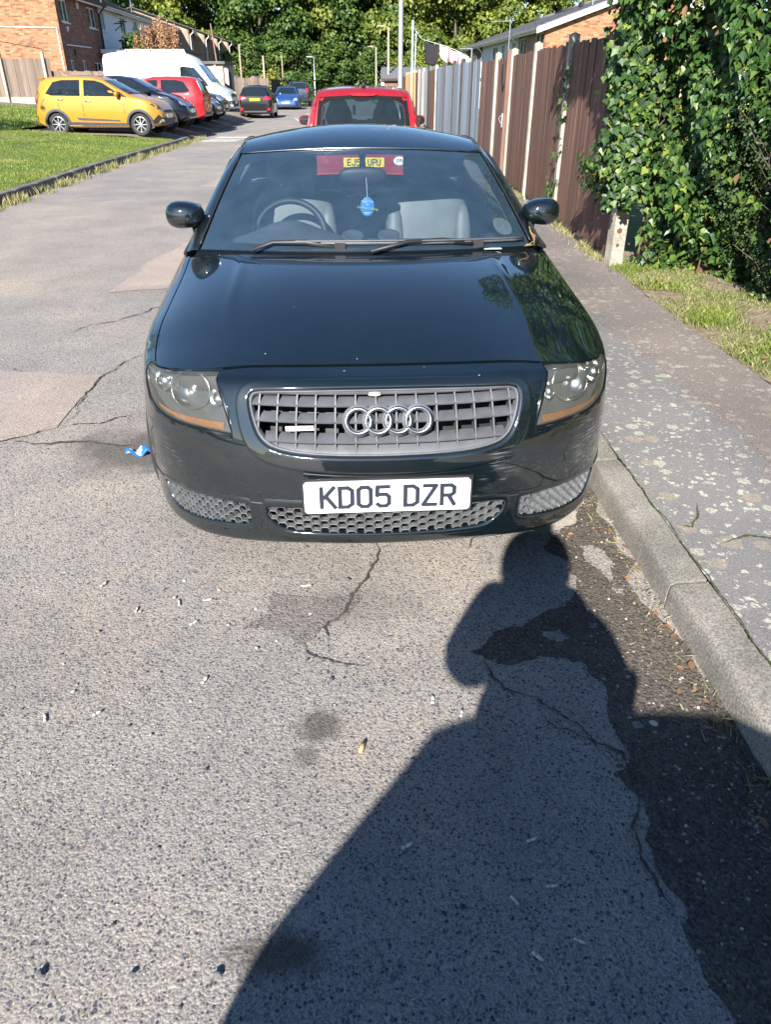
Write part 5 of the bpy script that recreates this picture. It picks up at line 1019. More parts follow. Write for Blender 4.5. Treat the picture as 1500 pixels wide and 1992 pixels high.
ay = vehicle('hatchback', 'red three-door hatchback with tall slanted tail lights parked directly ahead of the coupe', 'car', (-.335, 12.08, 0), math.radians(2.0), spec(W=1.62, wr=.765, glassmat=M['cglass'], R=.28, belt=(.97, .93),
    prof=[(-1.70, .62), (-1.705+.01, .66), (-1.69, .80), (-1.68, .95), (-1.655, 1.02), (-1.53, 1.38), (-1.49, 1.42), (-1.38, 1.46), (-1.1, 1.48), (-.5, 1.49), (0, 1.47), (.3, 1.39), (.98, 1.0), (1.2, .95), (1.5, .84), (1.66, .7), (1.72, .5)],
    holes=[('rear', rwc), ('side', grow(sw1, (.96, .9), .1, 1.18)), ('side', grow(sw2, (.94, .9), -.9, 1.2)), ('front', grow(scr, (.96, .94), 0, 1.21))],
    rear_window=rwc, side_windows=[(sw1, 'side_window'), (sw2, 'side_window')], screen=scr, tails=[], side_frames=[],
    bits=[('window_border', 'rear', rw, 'frit')][:0], plates=[('rear', 'EJ57 UPU', .66, 'plate_yellow', .5)], aerial=[], heads=HATCH['heads']), P_['deep_red'])
D = ay['decal']
D('window_border', 'rear', rw, pm('matt_black_border', (.006, .007, .008), .7, spec=.1), .008, .014, holes=[rwc], step=.07)
for s in (1, -1):
    f = (lambda q: q) if s > 0 else (lambda q: [(-x, z) for x, z in q][::-1])
    tl = D('tail_light', 'rear', f([(.575, 1.43), (.60, 1.435), (.655, 1.30), (.715, 1.12), (.745, .97), (.735, .90), (.645, .90), (.625, 1.06), (.60, 1.25)]), M['redlens'], .022, .05, step=.04)
    D('indicator_lens', 'rear', f([(.580, 1.42), (.606, 1.415), (.655, 1.30), (.66, 1.24), (.605, 1.24)]), M['amber'], .028, .02, step=.04, parent=tl)
    D('reverse_lens', 'rear', f([(.645, .905), (.705, .905), (.705, 1.02), (.645, 1.10)]), M['clearlens'], .028, .02, step=.04, parent=tl)
D('brake_light', 'rear', smoothpoly([(-.2, 1.425), (.2, 1.425), (.14, 1.395), (-.14, 1.395)], 2), M['redlens'], .03, .035, step=.05)
tx, d_ = ay['hit']('rear', .42, .845)
st_ = D('country_sticker', 'rear', [(.455+.075*math.cos(a), .675+.05*math.sin(a)) for a in lin(0, 2*PI, 20)[:-1]], M['plate_white'], .006, .006, step=.05)
m = MB(); pz, dz = ay['hit']('rear', .455, .675); Mg = Matrix.Translation((.455, pz.y-.0075, .675)); gx_ = -.034
for ch in 'GB':
    for stq in GL[ch]: stroke([(gx_+a*.055, -.022+z*.044) for a, z in stq], .009, m, Mg, -.0004)
    gx_ += .036
m.build('sticker_lettering', M['ink'], st_)
p, d_ = ay['hit']('top', .01, -1.36); m = MB(); m.tube([p, p+Vector((0, -.02, .06))], [.028, .012], 8); m.tube([p+Vector((0, -.02, .06)), p+Vector((0, -.12, .42))], [.006, .004], 5); m.build('aerial', M['black'], ay['root'], smooth=True)
for x in (-.34, .34):
    m = MB(); m.rbox((x, -.12, 1.0), (.40, .16, .62), 2.6, 12); m.rbox((x, -.10, 1.24), (.27, .12, .22), 2.6, 10); m.build('front_seat', M['leather'], ay['root'], smooth=True)
m = MB(); m.rbox((0, -1.05, 1.03), (.22, .09, .14), 3, 8); m.rbox((0, -1.0, .78), (1.15, .16, .4), 4, 8); m.build('rear_seat', M['cabin'], ay['root'], smooth=True)
m = MB(); m.rbox((0, .42, 1.33), (.23, .03, .065), 3, 8); m.build('rear_view_mirror', M['black'], ay['root'], smooth=True)
m = MB(); m.box((0, 0, .6), (1.3, 2.6, .05)); m.grid(lambda a, b: (-.6+1.2*a, .75+.4*b, .92+.03*b), 6, 3); m.build('cabin_floor', M['cabin'], ay['root'])
m = MB(); m.prism([(-.022, 0), (.022, 0), (.022, .1), (.012, .13), (-.012, .13), (-.022, .1)], lambda x, z: (-.115+x, .36, 1.13+z), lambda x, z: (-.115+x, .37, 1.13+z)); m.build('hanging_tag', pm('mint_card', (.45, .75, .6), .5, var=.05), ay['root'])
# the car parked behind the photographer: only its shadow reaches the picture
vehicle('hatchback', 'grey hatchback parked at the kerb behind the photographer', 'car', (.16, -2.55, 0), PI-.04, spec(W=1.92, wr=.72, rear_round=.05, plates=[], prof=[(-1.84, .62), (-1.835, .80), (-1.82, .98), (-1.80, 1.08), (-1.74, 1.36), (-1.70, 1.44), (-1.6, 1.49), (-1.2, 1.52), (-.6, 1.53), (-.1, 1.50), (.22, 1.42), (.98, 1.02), (1.2, .97), (1.5, .88), (1.7, .77), (1.80, .65), (1.84, .5)]), P_['slate'])
# ================================================================== HOUSES
def planar(name, poly, holes, mat, parent, fn, step=.6, rim=.1, flip=False): return panel(name, fn, poly, holes, step, mat, parent, rim=rim, flip=flip)
def window(parent, x0, x1, z0, z1, bars=1, y=0.0, sgn=1):
    f = MB(); t = .055; yy = y+.03*sgn
    for c, d in (((x0+t/2, (z0+z1)/2), (t, z1-z0)), ((x1-t/2, (z0+z1)/2), (t, z1-z0)), (((x0+x1)/2, z0+t/2), (x1-x0-2*t-.004, t)), (((x0+x1)/2, z1-t/2), (x1-x0-2*t-.004, t))): f.box((c[0], yy, c[1]), (d[0], .07, d[1]))
    for i in range(bars):
        xx = x0+(x1-x0)*(i+1)/(bars+1); f.box((xx, yy, (z0+z1)/2), (.06, .066, z1-z0-2*t-.004))
    w_ = f.build('window', M['white'], parent)
    m = MB(); m.box(((x0+x1)/2, yy+.01*sgn, (z0+z1)/2), (x1-x0-.02, .02, z1-z0-.02)); m.build('pane', M['window'], w_)
    m = MB(); m.box(((x0+x1)/2, y-.03, z0-.03), (x1-x0+.1, .12, .05)); m.build('sill', M['white'], w_); return w_
def bricks(parent, x0, x1, z0, z1, fn, holes=(), mat=None, over=None):
    m = MB(); r = 0; z = z0
    while z < z1:
        x = x0-(.1125 if r % 2 else 0)
        while x < x1:
            a, b = max(x, x0), min(x+.215, x1); c = ((a+b)/2, z+.0325)
            if b-a > .05 and not any(inpoly(c, h) for h in holes) and (over is None or inpoly(c, over)):
                e = random.uniform(.004, .011); vs = [fn(p, e if k else -.02, q) for k in (0, 1) for p, q in ((a, z), (b, z), (b, z+.065), (a, z+.065))]
                m.add(vs, [(4, 5, 6, 7), (0, 1, 5, 4), (1, 2, 6, 5), (2, 3, 7, 6), (3, 0, 4, 7)])
            x += .225
        z += .075; r += 1
    return tag(m.build('brickwork', mat or M['bricks'], parent), kind='stuff')
def roof(parent, L, D, ze, zr_, mat, over=.25, rows=16, oy=.4, thick=.05):
    m = MB()
    for s in (0, 1):
        for i in range(rows):
            t0, t1 = i/rows, (i+1)/rows+.02; f = lambda t: (-oy+(D/2+oy)*t) if s == 0 else (D+oy-(D/2+oy)*t); za, zb2 = ze-.12+(zr_-ze+.12)*t0, ze-.12+(zr_-ze+.12)*min(t1, 1)
            y0, y1 = f(t0), f(min(t1, 1)); vs = [(x, y, z+dz) for x in (-over, L+over) for y, z, dz in ((y0, za, 0), (y0, za, thick+.03), (y1, zb2, thick), (y1, zb2, -.01))]
            m.add(vs, [(0, 1, 2, 3), (7, 6, 5, 4), (0, 4, 5, 1), (1, 5, 6, 2), (2, 6, 7, 3), (3, 7, 4, 0)])
    r = m.build('roof', mat, parent)
    m = MB(); m.tube([(-over, D/2, zr_+.06), (L+over, D/2, zr_+.06)], .1, 8); m.build('ridge', mat, r, smooth=True); return r
def house(label, P0, d, L, D, z0, ze, zr_, wall, rmat, wins, near_gable=True, pipes=(), bricked=None, group=None, bars=1, gut=M['white'], name='terraced_house', barge=False):
    ang = math.atan2(d[1], d[0]); h = thing(name, label, 'house', (P0[0], P0[1], 0), ang, group)
    holes = [rect(*w) for w in wins]
    planar('wall', [(0, z0), (L, z0), (L, ze), (0, ze)], holes, wall, h, lambda u, v: (u, 0, v), 1.2, .1)
    m = MB(); gb = [(0, z0), (D, z0), (D, ze), (D/2, zr_), (0, ze)]
    for x in ((.0, L) if near_gable else (L,)): m.add([(x, a, b) for a, b in gb], [(0, 1, 2, 3, 4)])
    if not near_gable: m.add([(0, a, b) for a, b in gb], [(0, 1, 2, 3, 4)])
    m.add([(0, D, z0), (L, D, z0), (L, D, ze), (0, D, ze)], [(0, 1, 2, 3)]); m.build('gable_wall', wall if not bricked else M['mortar'], h)
    for w in wins: window(h, *w, bars=bars, y=.04)
    roof(h, L, D, ze, zr_, rmat)
    m = MB(); m.box((L/2, -.32, ze-.16), (L+.3, .03, .2)); m.build('fascia', M['white'], h)
    m = MB(); m.grid(lambda a, b: (-.2+(L+.4)*a, -.41+.065*math.cos(PI+PI*b), ze-.12+.065*math.sin(PI+PI*b)), 4, 6); m.build('gutter', gut, h, smooth=True)
    for px in pipes:
        m = MB(); m.tube([(px, -.41, ze-.18), (px, -.3, ze-.3), (px, -.06, ze-.5), (px, -.06, z0)], .04, 6); m.build('downpipe', gut, h, smooth=True)
    for x in ((0, L) if barge else ()):
        m = MB(); 
        for s in (0, 1):
            y0, y1 = ((-.42, D/2) if s == 0 else (D+.42, D/2)); xx = x-.25 if x == 0 else x+.25
            m.add([(xx-.02, y0, ze-.3), (xx+.02, y0, ze-.3), (xx+.02, y1, zr_-.16), (xx-.02, y1, zr_-.16), (xx-.02, y0, ze-.1), (xx+.02, y0, ze-.1), (xx+.02, y1, zr_+.03), (xx-.02, y1, zr_+.03)], [(0, 1, 2, 3), (4, 5, 6, 7), (0, 1, 5, 4), (1, 2, 6, 5), (2, 3, 7, 6), (3, 0, 4, 7)])
        m.build('bargeboard', M['white'], h)
    return h
dl_ = (-.047, 1.0); C0 = Vector((-15.2, 41)); dv = Vector(dl_).normalized(); nv_ = Vector((dv.y, -dv.x))          # nv_ points to the road
w1 = [(.55, 1.67, 4.08, 4.98), (4.85, 6.25, 4.08, 4.98), (.72, 1.4, 1.75, 2.55), (2.67, 3.35, 1.75, 2.58), (4.76, 6.08, 1.6, 2.53)]
h1 = house('end-of-terrace house of orange and brown brick behind the tall wooden fence', C0, dv, 7, 8.4, .3, 5.3, 6.7, M['brick_wall'], M['tile'], w1, bricked=True, pipes=(6.85,), gut=M['black'], name='end_terrace_house')
bricks(h1, 0, 4.4, 1.8, 5.29, lambda p, e, q: (-e, p, q))
m = MB(); 
for a, b in ((0, 8.4),): m.add([(-.001, 4.3, .3), (-.001, 8.4, .3), (-.001, 8.4, 5.3), (-.001, 4.3, 5.3)], [(0, 1, 2, 3)])
m.build('gable_side', M['brick_red'], h1)
bricks(h1, 0.0, 7, 1.8, 5.25, lambda p, e, q: (p, -e, q), [rect(a-.02, b+.02, c-.08, d+.02) for a, b, c, d in w1], M['bricks_dark'])
m = MB(); m.tube([(-.03, 4.6, 3.86), (-.03, .25, 3.80), (-.03, .12, 3.8), (-.03, .1, .4)], .022, 6); m.build('cable_duct', M['white'], h1)
m = MB(); m.tube([(-.03, 4.6, 3.55), (-.03, .9, 2.95)], .008, 4); m.build('cable', M['black'], h1)
m = MB(); m.tube([(.5, -.05, 3.15), (4.4, -.05, 3.17)], .03, 6); m.build('waste_pipe', M['white'], h1)
m = MB(); m.box((1.68, -.05, 2.88), (.25, .06, .24)); m.build('flue', M['black'], h1)
m = MB(); m.prism([(.85, 3.9), (1.15, 3.9), (1.0, 3.68)], lambda a, b: (a, -.1, b), lambda a, b: (a, -.01, b)); m.build('alarm_box', M['white'], h1)
m = MB(); m.box((3.2, -.05, 4.9), (.34, .05, .3)); m.build('wall_vent', pm('cream_plastic', (.6, .56, .42), .6), h1)
hw = house('white rendered terraced house with a black iron bracket between its upper windows', C0+dv*7.02, dv, 7, 8.4, .3, 5.3, 6.7, M['render_white'], M['tile'], [(.25, 1.05, 4.08, 4.98), (4.3, 5.55, 4.1, 4.98)], pipes=())
m = MB(); m.box((3.3, -.3, 5.0), (1.3, .05, .05)); m.tube([(2.9, -.02, 4.55), (2.9, -.5, 4.55)], .03, 5); m.tube([(2.9, -.02, 4.2), (2.9, -.45, 4.53)], .025, 5); m.tube([(3.9, -.02, 4.7), (3.9, -.5, 4.7)], .03, 5); m.build('iron_bracket', M['black'], hw)
house('third terraced house with tan brick hidden by the dried brown plants', C0+dv*14.04, dv, 7, 8.4, .3, 5.3, 6.7, M['render_white'], M['tile'], [(.6, 1.6, 4.1, 5.0), (4.6, 5.9, 4.1, 5.0)])
house('fourth terraced house of tan brick just beyond the dried brown plants', C0+dv*21.06, dv, 6.9, 8.4, .3, 5.35, 6.7, M['brick_tan'], M['tile'], [(.6, 1.6, 4.1, 5.0), (4.6, 5.9, 4.1, 5.0)])
stag = ['stepped tan brick terraced house, nearest of the row with lit end walls', 'stepped tan brick terraced house behind the leaning wooden pole', 'stepped tan brick terraced house with creeper growing up its wall', 'stepped tan brick terraced house second from the far end', 'stepped tan brick terraced house at the far end against the trees']
for i in range(5):
    s0 = 28+i*7.6; a = C0+dv*s0+nv_*1.05; b_ = C0+dv*(s0+7.55)+nv_*.05; dd = (b_-a); L = dd.length; dd.normalize()
    house(stag[i], a, dd, L-.02, 8.2, .3, 5.35+.03*i, 6.6, M['brick_tan'], M['tile'], [(5.0, 6.5, 4.2, 5.1), (1.2, 2.4, 4.2, 5.1), (4.6, 6.6, 1.8, 2.9)], pipes=(.12,), group='stepped terraced houses')
# right-hand row beyond the fence
d2 = Vector((-.057, 1)).normalized(); R0 = Vector((6.56, 36))
def rhouse(label, s0, s1, wall, wins, bricked=False, rm=M['tile_grey']):
    far = R0+d2*s1; return house(label, far, -d2, s1-s0-.02, 8.2, .0, 3.62, 4.95, wall, rm, wins, bricked=None, pipes=(.2,), bars=1, name='terraced_house', barge=s0 == 0)
rh = rhouse('near brick house with grey roof and white bargeboard beyond the brown fence', 0, 5.1, M['brick_red'], [(3.3, 4.85, 2.7, 3.4), (.2, 1.6, 2.6, 3.35)])
bricks(rh, 0, 5.6, 1.9, 5.2, lambda p, e, q: (5.08+e, p, q), mat=M['bricks'], over=[(0, 0), (8.2, 0), (8.2, 3.6), (4.1, 4.93), (0, 3.6)])
m = MB(); m.box((4.6, 1.5, 4.35), (.35, .12, .16)); m.build('roof_vent', M['black'], rh)
rhouse('white panelled house in the middle of the row beyond the grey fence', 5.1, 15, M['render_white'], [(3.0, 4.6, 2.5, 3.3), (5.6, 6.6, 2.5, 3.3), (8.2, 9.3, 2.5, 3.3)])
rhouse('brown brick house at the far end of the row beyond the grey fence', 15, 21, M['brick_wall'], [(1.5, 3, 2.4, 3.2)])
def aerial(label, x, y, z0, z1, wdt=.9):
    t = thing('tv_aerial', label, 'aerial', (x, y, 0)); m = MB(); m.tube([(0, 0, z0), (0, 0, z1)], .025, 6); m.build('mast', M['metal'], t)
    m = MB(); m.tube([(-wdt, 0, z1-.1), (.2, 0, z1-.05)], .015, 5)
    for i in range(7): m.tube([(-wdt+.16*i, -.16, z1-.1+.01*i), (-wdt+.16*i, .16, z1-.1+.01*i)], .01, 4)
    m.build('array', M['metal'], t)
aerial('white television aerial on a mast in front of the white panelled house', 5.75, 40.6, 2.2, 4.1)
aerial('thin aerial above the ridge of the near right-hand brick house', 8.6, 37, 4.0, 5.6, .5)
aerial('tall thin aerial on the roof of the white rendered house', -16.0, 50.2, 5.5, 6.9, .4); aerial('second thin aerial standing on the terrace roof further along', -16.3, 57., 5.5, 7., .4)
# outbuildings
def shed(label, x, y, wx, wy, h, mat, rmat, rz=0, pitched=False, name='shed', cat='shed'):
    t = thing(name, label, cat, (x, y, zl(x, y)-.2 if x < -5 else .0), rz); m = MB(); m.box((0, 0, h/2), (wx, wy, h)); m.build('wall', mat, t)
    m = MB()
    if pitched: m.prism([(-wx/2-.15, h-.03), (wx/2+.15, h-.03), (0, h+.55)], lambda a, b: (a, -wy/2-.15, b), lambda a, b: (a, wy/2+.15, b))
    else: m.box((0, 0, h+.06), (wx+.3, wy+.3, .12))
    m.build('roof', rmat, t); return t
M['felt'] = pm('roofing_felt', (.11, .105, .1), .95, var=.3, scale=3)
ga = shed('flat-roofed garage block behind the white van with plants growing on its roof', -13.1, 49.5, 4.2, 5, 2.75, M['brick_wall'], M['felt'], name='garage', cat='garage')
m = MB(); m.box((0, -2.69, 2.78), (4.5, .05, .2)); m.build('fascia', M['white'], ga)
g2 = shed('grey pebbledashed outbuilding with a dark side door beside the white van', -9.55, 45.9, 2.3, 3.0, 2.35, M['pebbledash'], M['felt'], name='outbuilding', cat='outbuilding')
m = MB(); m.box((1.16, -.2, 1.0), (.05, 1.5, 2.0)); m.build('door', M['wood_dark'], g2)
m = MB(); m.box((.75, -1.53, 1.2), (.1, .06, 2.3)); m.build('downpipe', M['white'], g2)
shed('small shed with a pale gable among the fences left of the street', -9.2, 60.5, 1.6, 2.2, 1.5, M['wood_pale'], M['tile_grey'], pitched=True)
shed('low grey shed roof in the gardens on the left', -11.6, 62, 3.4, 2.4, 1.55, M['wood_old'], M['tile_grey'], pitched=True)
shed('low white building under the trees left of the street', -9.3, 77, 2.0, 2.4, 1.9, M['render_white'], M['felt'])
gr_ = thing('garage', 'low building with a corrugated grey roof beyond the end of the right-hand fence', 'garage', (2.1, 60.5, 0)); m = MB(); m.box((0, 0, .95), (4.4, 3.4, 1.9)); m.build('wall', M['brick_wall'], gr_)
m = MB(); m.grid(lambda a, b: (-2.4+4.8*a, -1.9+3.6*b, 1.86+.75*b+.03*math.sin(a*2*PI*26)), 208, 1); m.build('roof', M['tile_grey'], gr_)
m = MB(); m.box((0, -1.92, 1.80), (4.8, .05, .14)); m.build('fascia', M['wood_dark'], gr_)
shed('little white building at the street end left of the nearer lamp columns', .15, 64, .9, 2, 1.72, M['render_white'], M['felt'])

# ================================================================== FENCES
def boards(parent, pf, y0, y1, z0, z1, wd, mat, ragged=.01, lap=.018, arc=None, sgn=-1):
    """feather-edge boards along a line: each board an object; pf(y) gives the line"""
    vs = None; n = int((y1-y0)/wd); first = {}
    for i in range(n):
        y = y0+wd*(i+.5); a = Vector((pf(y), y)); d = (Vector((pf(y+.1), y+.1))-a).normalized(); k = i % 3
        if k not in first:
            m = MB(); w2 = wd/2+.006; t0, t1 = .006, .016
            m.add([(-w2, sgn*t0, 0), (w2, sgn*t1, 0), (w2, 0, 0), (-w2, 0, 0), (-w2, sgn*t0, 1), (w2, sgn*t1, 1), (w2, 0, 1), (-w2, 0, 1)], [(0, 1, 5, 4), (1, 2, 6, 5), (2, 3, 7, 6), (3, 0, 4, 7), (4, 5, 6, 7), (3, 2, 1, 0)])
            o = m.build('board', mat, parent); first[k] = o
        else: o = bpy.data.objects.new('board', first[k].data); C.objects.link(o); o.parent = parent
        zt = z1+random.uniform(-ragged, ragged)-(arc(y) if arc else 0)
        o.location = (a.x, a.y, z0+random.uniform(-.01, .02)); o.scale = (1, 1, zt-z0); o.rotation_euler = (random.uniform(-.003, .003), 0, math.atan2(d.y, d.x)+random.uniform(-.015, .015))
def fpost(parent, x, y, z0, z1, wx, wy, mat, ang=0, cap=True, name='post'):
    m = MB(); M4 = Matrix.Translation((x, y, 0)) @ Matrix.Rotation(ang, 4, 'Z'); m.box((0, 0, (z0+z1)/2), (wx, wy, z1-z0), M=M4)
    if cap: m.add([(-wx*.5, -wy*.5, z1), (wx*.5, -wy*.5, z1), (wx*.5, wy*.5, z1), (-wx*.5, wy*.5, z1), (0, 0, z1+.025)], [(0, 1, 4), (1, 2, 4), (2, 3, 4), (3, 0, 4)], M=M4)
    return m.build(name, mat, parent)
def fence(label, y0, y1, mat, wd, postys, pmat, zt=1.9, zp=1.98, prj=.006, pw=.10, arc=None, rails=True, pf=fx):
    t = thing('fence', label, 'fence', (0, 0, 0)); boards(t, lambda y: pf(y)-.0, y0, y1, .15, zt, wd, mat, arc=arc)
    for y in postys: fpost(t, pf(y)+.02-prj*.5, y, -.05, zp, .10, pw, pmat)
    if rails:
        for z in (.4, 1.05, 1.6): m = MB(); m.tube([(pf(y)+.035, y, z) for y in lin(y0, y1, 4)], .03, 4); m.build('rail', mat, t)
    return t
f1 = fence('brown close-boarded fence with concrete posts, its end swallowed by ivy', 6.98, 13.26, M['wood_brown'], .098, (9.38, 11.4, 13.3), M['post'], arc=lambda y: .0)
m = MB(); m.box((fx(8.2)+.0, 8.2, .10), (.03, 2.3, .12)); m.build('gravel_board', M['wood_dark'], f1)
gate = thing('gate', 'brown boarded garden gate with a metal latch and an oval plaque', 'gate', (0, 0, 0)); boards(gate, fx, 13.36, 14.92, .17, 1.88, .098, M['wood_brown'])
fpost(gate, fx(13.46)-.03, 13.46, .0, 1.97, .09, .16, M['wood_brown'], name='gate_post')
m = MB(); m.box((fx(13.46)-.085, 13.46, 1.02), (.02, .07, .20)); m.tube([(fx(13.46)-.1, 13.44, 1.09), (fx(13.46)-.14, 13.44, 1.05), (fx(13.46)-.1, 13.44, .97)], .008, 5); m.build('latch', M['metal'], gate)
m = MB(); m.prism(smoothpoly([(13.95, 1.45), (14.2, 1.5), (14.22, 1.80), (13.98, 1.82)], 2), lambda a, b: (fx(a)-.03, a, b), lambda a, b: (fx(a)-.012, a, b)); m.build('plaque', M['wood_dark'], gate)
f1b = fence('short brown boarded fence between the gate and the grey fence', 15.06, 17.14, M['wood_brown'], .1, (15.0,), M['post'])
f2 = fence('fence of grey painted boards with dark grey posts', 17.2, 27.6, M['wood_grey'], .148, (18.3, 20.3, 22.2, 24.6), M['wood_dark'], zt=1.95, zp=2.03, prj=.02, pw=.07)
f3 = fence('brown boarded fence beyond the grey one', 27.7, 30.8, M['wood_brown'], .15, (27.7,), M['post'], zt=1.93, zp=2.05)
f4 = fence('silvery unpainted board fence', 30.9, 36.3, M['wood_pale'], .2, (30.9, 33.6), M['wood_pale'], zt=1.95, zp=2.06)
f5 = fence('brown board fence between the silvery fence and the orange fence', 36.4, 38.9, M['wood_brown'], .2, (36.4,), M['post'], zt=1.96, zp=2.05)
f6 = fence('newer orange board fence, last of the bright panels', 39.0, 47.0, M['wood_orange'], .25, (39, 41, 43, 45, 47), M['wood_orange'], zt=1.98, zp=2.06)
f7 = fence('dark brown fence at the far end on the right', 47.1, 62, M['wood_brown'], .3, (47.2, 52, 57), M['wood_dark'], zt=1.9, zp=1.95)
# fence behind the ivy, standing on past the cut concrete post
BL = [(2.14, 8.1), (2.10, 7.4), (2.16, 6.92), (2.46, 6.5), (2.86, 5.75), (3.12, 5.0), (3.42, 3.6), (3.6, 2.0), (3.68, 0), (3.7, -3.5)]
f8 = thing('fence', 'brown board fence almost wholly buried under the ivy', 'fence', (0, 0, 0)); bb = sorted([(y, x) for x, y in BL]); fb = lambda y: pl([(x, yy) for yy, x in bb], y)+.13*min(1, max(0, (6.9-y)/.8))-.06*max(0, 1-(6.9-y)/.5)
boards(f8, fb, -3.4, 6.85, .14, 1.95, .12, M['wood_brown'])
cp_ = thing('concrete_post', 'short pale concrete post with two bolt holes at the end of the brown fence', 'post', (2.035, 6.83, 0)); fpost(cp_, 0, 0, -.1, 1.75, .115, .125, M['post'], .15)
for z, r in ((.42, .016), (.30, .010)):
    m = MB(); m.lathe([(r, 0), (r*1.25, .004), (r*1.4, 0)], 14, M=Matrix.Translation((-.0, -.066, z)) @ Matrix.Rotation(PI/2, 4, 'X') @ Matrix.Rotation(0, 4, 'Z')); m.lathe([(.0005, .0015), (r, .0015)], 14, M=Matrix.Translation((-.0, -.066, z)) @ Matrix.Rotation(PI/2, 4, 'X')); m.build('bolt_hole', pm('rust', (.12, .05, .03), .9), cp_)
# left: tall fence before the end house
fl = thing('fence', 'weathered tall board fence with concrete posts in front of the end house', 'fence', (0, 0, 0)); ff = lambda x: 39.3+.0*x
for i in range(78):
    x = -25+.125*i
    if x > -15.3: break
    m = MB() if i < 2 else None
    if m: m.box((0, 0, .5), (.128, .02, 1)); o = m.build('board', M['wood_old'], fl); prot = o
    else: o = bpy.data.objects.new('board', prot.data); C.objects.link(o); o.parent = fl
    o.location = (x, 39.3+random.uniform(-.012, .012), .98); o.scale = (1, 1, 1.55+random.uniform(-.02, .02))
for x in (-23.6, -21.5, -19.5, -17.5, -15.55):
    fpost(fl, x, 39.22, .5, 2.78 if x > -18 else 2.68, .12, .14, M['post'])
    m = MB(); m.box((x+1, 39.3, .86), (1.85, .05, .3)); m.build('gravel_board', M['post'], fl)
f9 = thing('fence', 'lower board fence under the dark brick wall behind the yellow car', 'fence', (0, 0, 0))
for i in range(44):
    x = -15.4+.125*i
    if i == 0: m = MB(); m.box((0, 0, .5), (.128, .02, 1)); o = m.build('board', M['wood_old'], f9); prot = o
    else: o = bpy.data.objects.new('board', prot.data); C.objects.link(o); o.parent = f9
    o.location = (x, 39.5+random.uniform(-.012, .012), .55); o.scale = (1, 1, 1.5+random.uniform(-.02, .02))
for lab, pts, mt, h in (('dark board fence behind the black hatchback', [(-11.4, 58.5), (-8.1, 59.2)], M['wood_old'], 1.75), ('black stained fence behind the blue five-door car', [(-8.4, 62.5), (-7.9, 74)], M['wood_dark'], 1.7), ('brown fence beside the pebbledashed outbuilding', [(-12.2, 47.2), (-10.75, 47.0)], M['wood_old'], 2.2)):
    t = thing('fence', lab, 'fence', (0, 0, 0)); a, b = Vector(pts[0]), Vector(pts[1]); n = int((b-a).length/.2); pr = None
    for i in range(n):
        p = a.lerp(b, (i+.5)/n)
        if pr is None: m = MB(); m.box((0, 0, .5), (.19, .025, 1)); o = pr = m.build('board', mt, t)
        else: o = bpy.data.objects.new('board', pr.data); C.objects.link(o); o.parent = t
        o.location = (p.x, p.y, .15); o.scale = (1, 1, h+random.uniform(-.02, .02)); o.rotation_euler = (0, 0, math.atan2(b.y-a.y, b.x-a.x))

# ================================================================== POLES, LAMPS, WASHING
def lamp(label, x, y, h, r, arm=-1.0, mat=M['lampgrey'], group='street lamps'):
    t = thing('street_lamp', label, 'street lamp', (x, y, 0), 0, group); m = MB(); m.tube([(0, 0, 0), (0, 0, 1.0)], r*1.35, 12); m.tube([(0, 0, 1.0), (0, 0, 1.12), (0, 0, h)], [r*1.3, r, r*.72], 12); m.build('column', mat, t, smooth=True)
    m = MB(); m.tube([(0, 0, h-.03), (arm*.25, 0, h+.03)], .03, 6); m.prism([(arm*.2, h+.0), (arm*.75, h+.03), (arm*.72, h+.09), (arm*.2, h+.1)], lambda a, b: (a, -.11, b), lambda a, b: (a, .11, b)); m.build('lantern', mat, t); return t
lamp('nearest and thickest grey lamp column rising out of the top of the picture', .46, 26.5, 7.6, .075)
lamp('slim street lamp with its lantern visible, just left of the thick lamp column', .20, 60, 4.9, .085, mat=M['pole_wood'])
lamp('smaller street lamp further off, left of the slim one', -.85, 78, 4.4, .085, mat=M['pole_wood'])
lamp('lone street lamp standing at the left bend in front of the dark trees', -7.3, 88, 3.9, .075, mat=M['metal'])
def pole(label, x, y, z0, z1, r, mat, cat='pole', lean=0):
    t = thing('pole', label, cat, (x, y, z0)); m = MB(); m.tube([(0, 0, 0), (lean, 0, z1-z0)], [r, r*.7], 8); m.build('shaft', mat, t, smooth=True); return t
M['rust'] = pm('rusty_pole', (.22, .12, .08), .85, var=.3)
pole('leaning brownish pole in front of the stepped terrace', -8.95, 46.6, .3, 4.3, .045, M['rust'], lean=-.3)
pole('bare pale pole at the far end of the stepped terrace', -10.1, 60, .3, 3.9, .07, M['pole_wood'])
pole('wooden pole rising from the yellow bush', -8.78, 62, .3, 3.3, .09, M['pole_wood'])
pole('thin pole with a white box near its top, right of the yellow bush', -9.0, 75, .3, 3.7, .06, M['pole_wood'])
pole('slender dark post beside the lone street lamp on the left', -8.0, 88.5, 0, 3.2, .04, M['black'])
pole('dark rod with a pale box low among the far right lamps', -.35, 72, 0, 2.6, .05, M['lampgrey'])
wl = thing('washing_line', 'pale blue washing line posts with a line sagging to the right', 'washing line', (0, 0, 0))
m = MB(); m.tube([(1.30, 42, .1), (1.30, 42, 4.15)], .05, 8); m.build('post', M['pale_blue'], wl, smooth=True); m = MB(); m.tube([(1.36, 41.6, .1), (1.46, 41.6, 3.7)], .025, 6); m.build('prop', M['pale_blue'], wl)
m = MB(); m.tube([(3.42, 34.4, .1), (3.42, 34.4, 2.75)], .03, 6); m.tube([(2.95, 34.4, 2.73), (3.42, 34.4, 2.74)], .02, 5); m.build('post', M['metal'], wl)
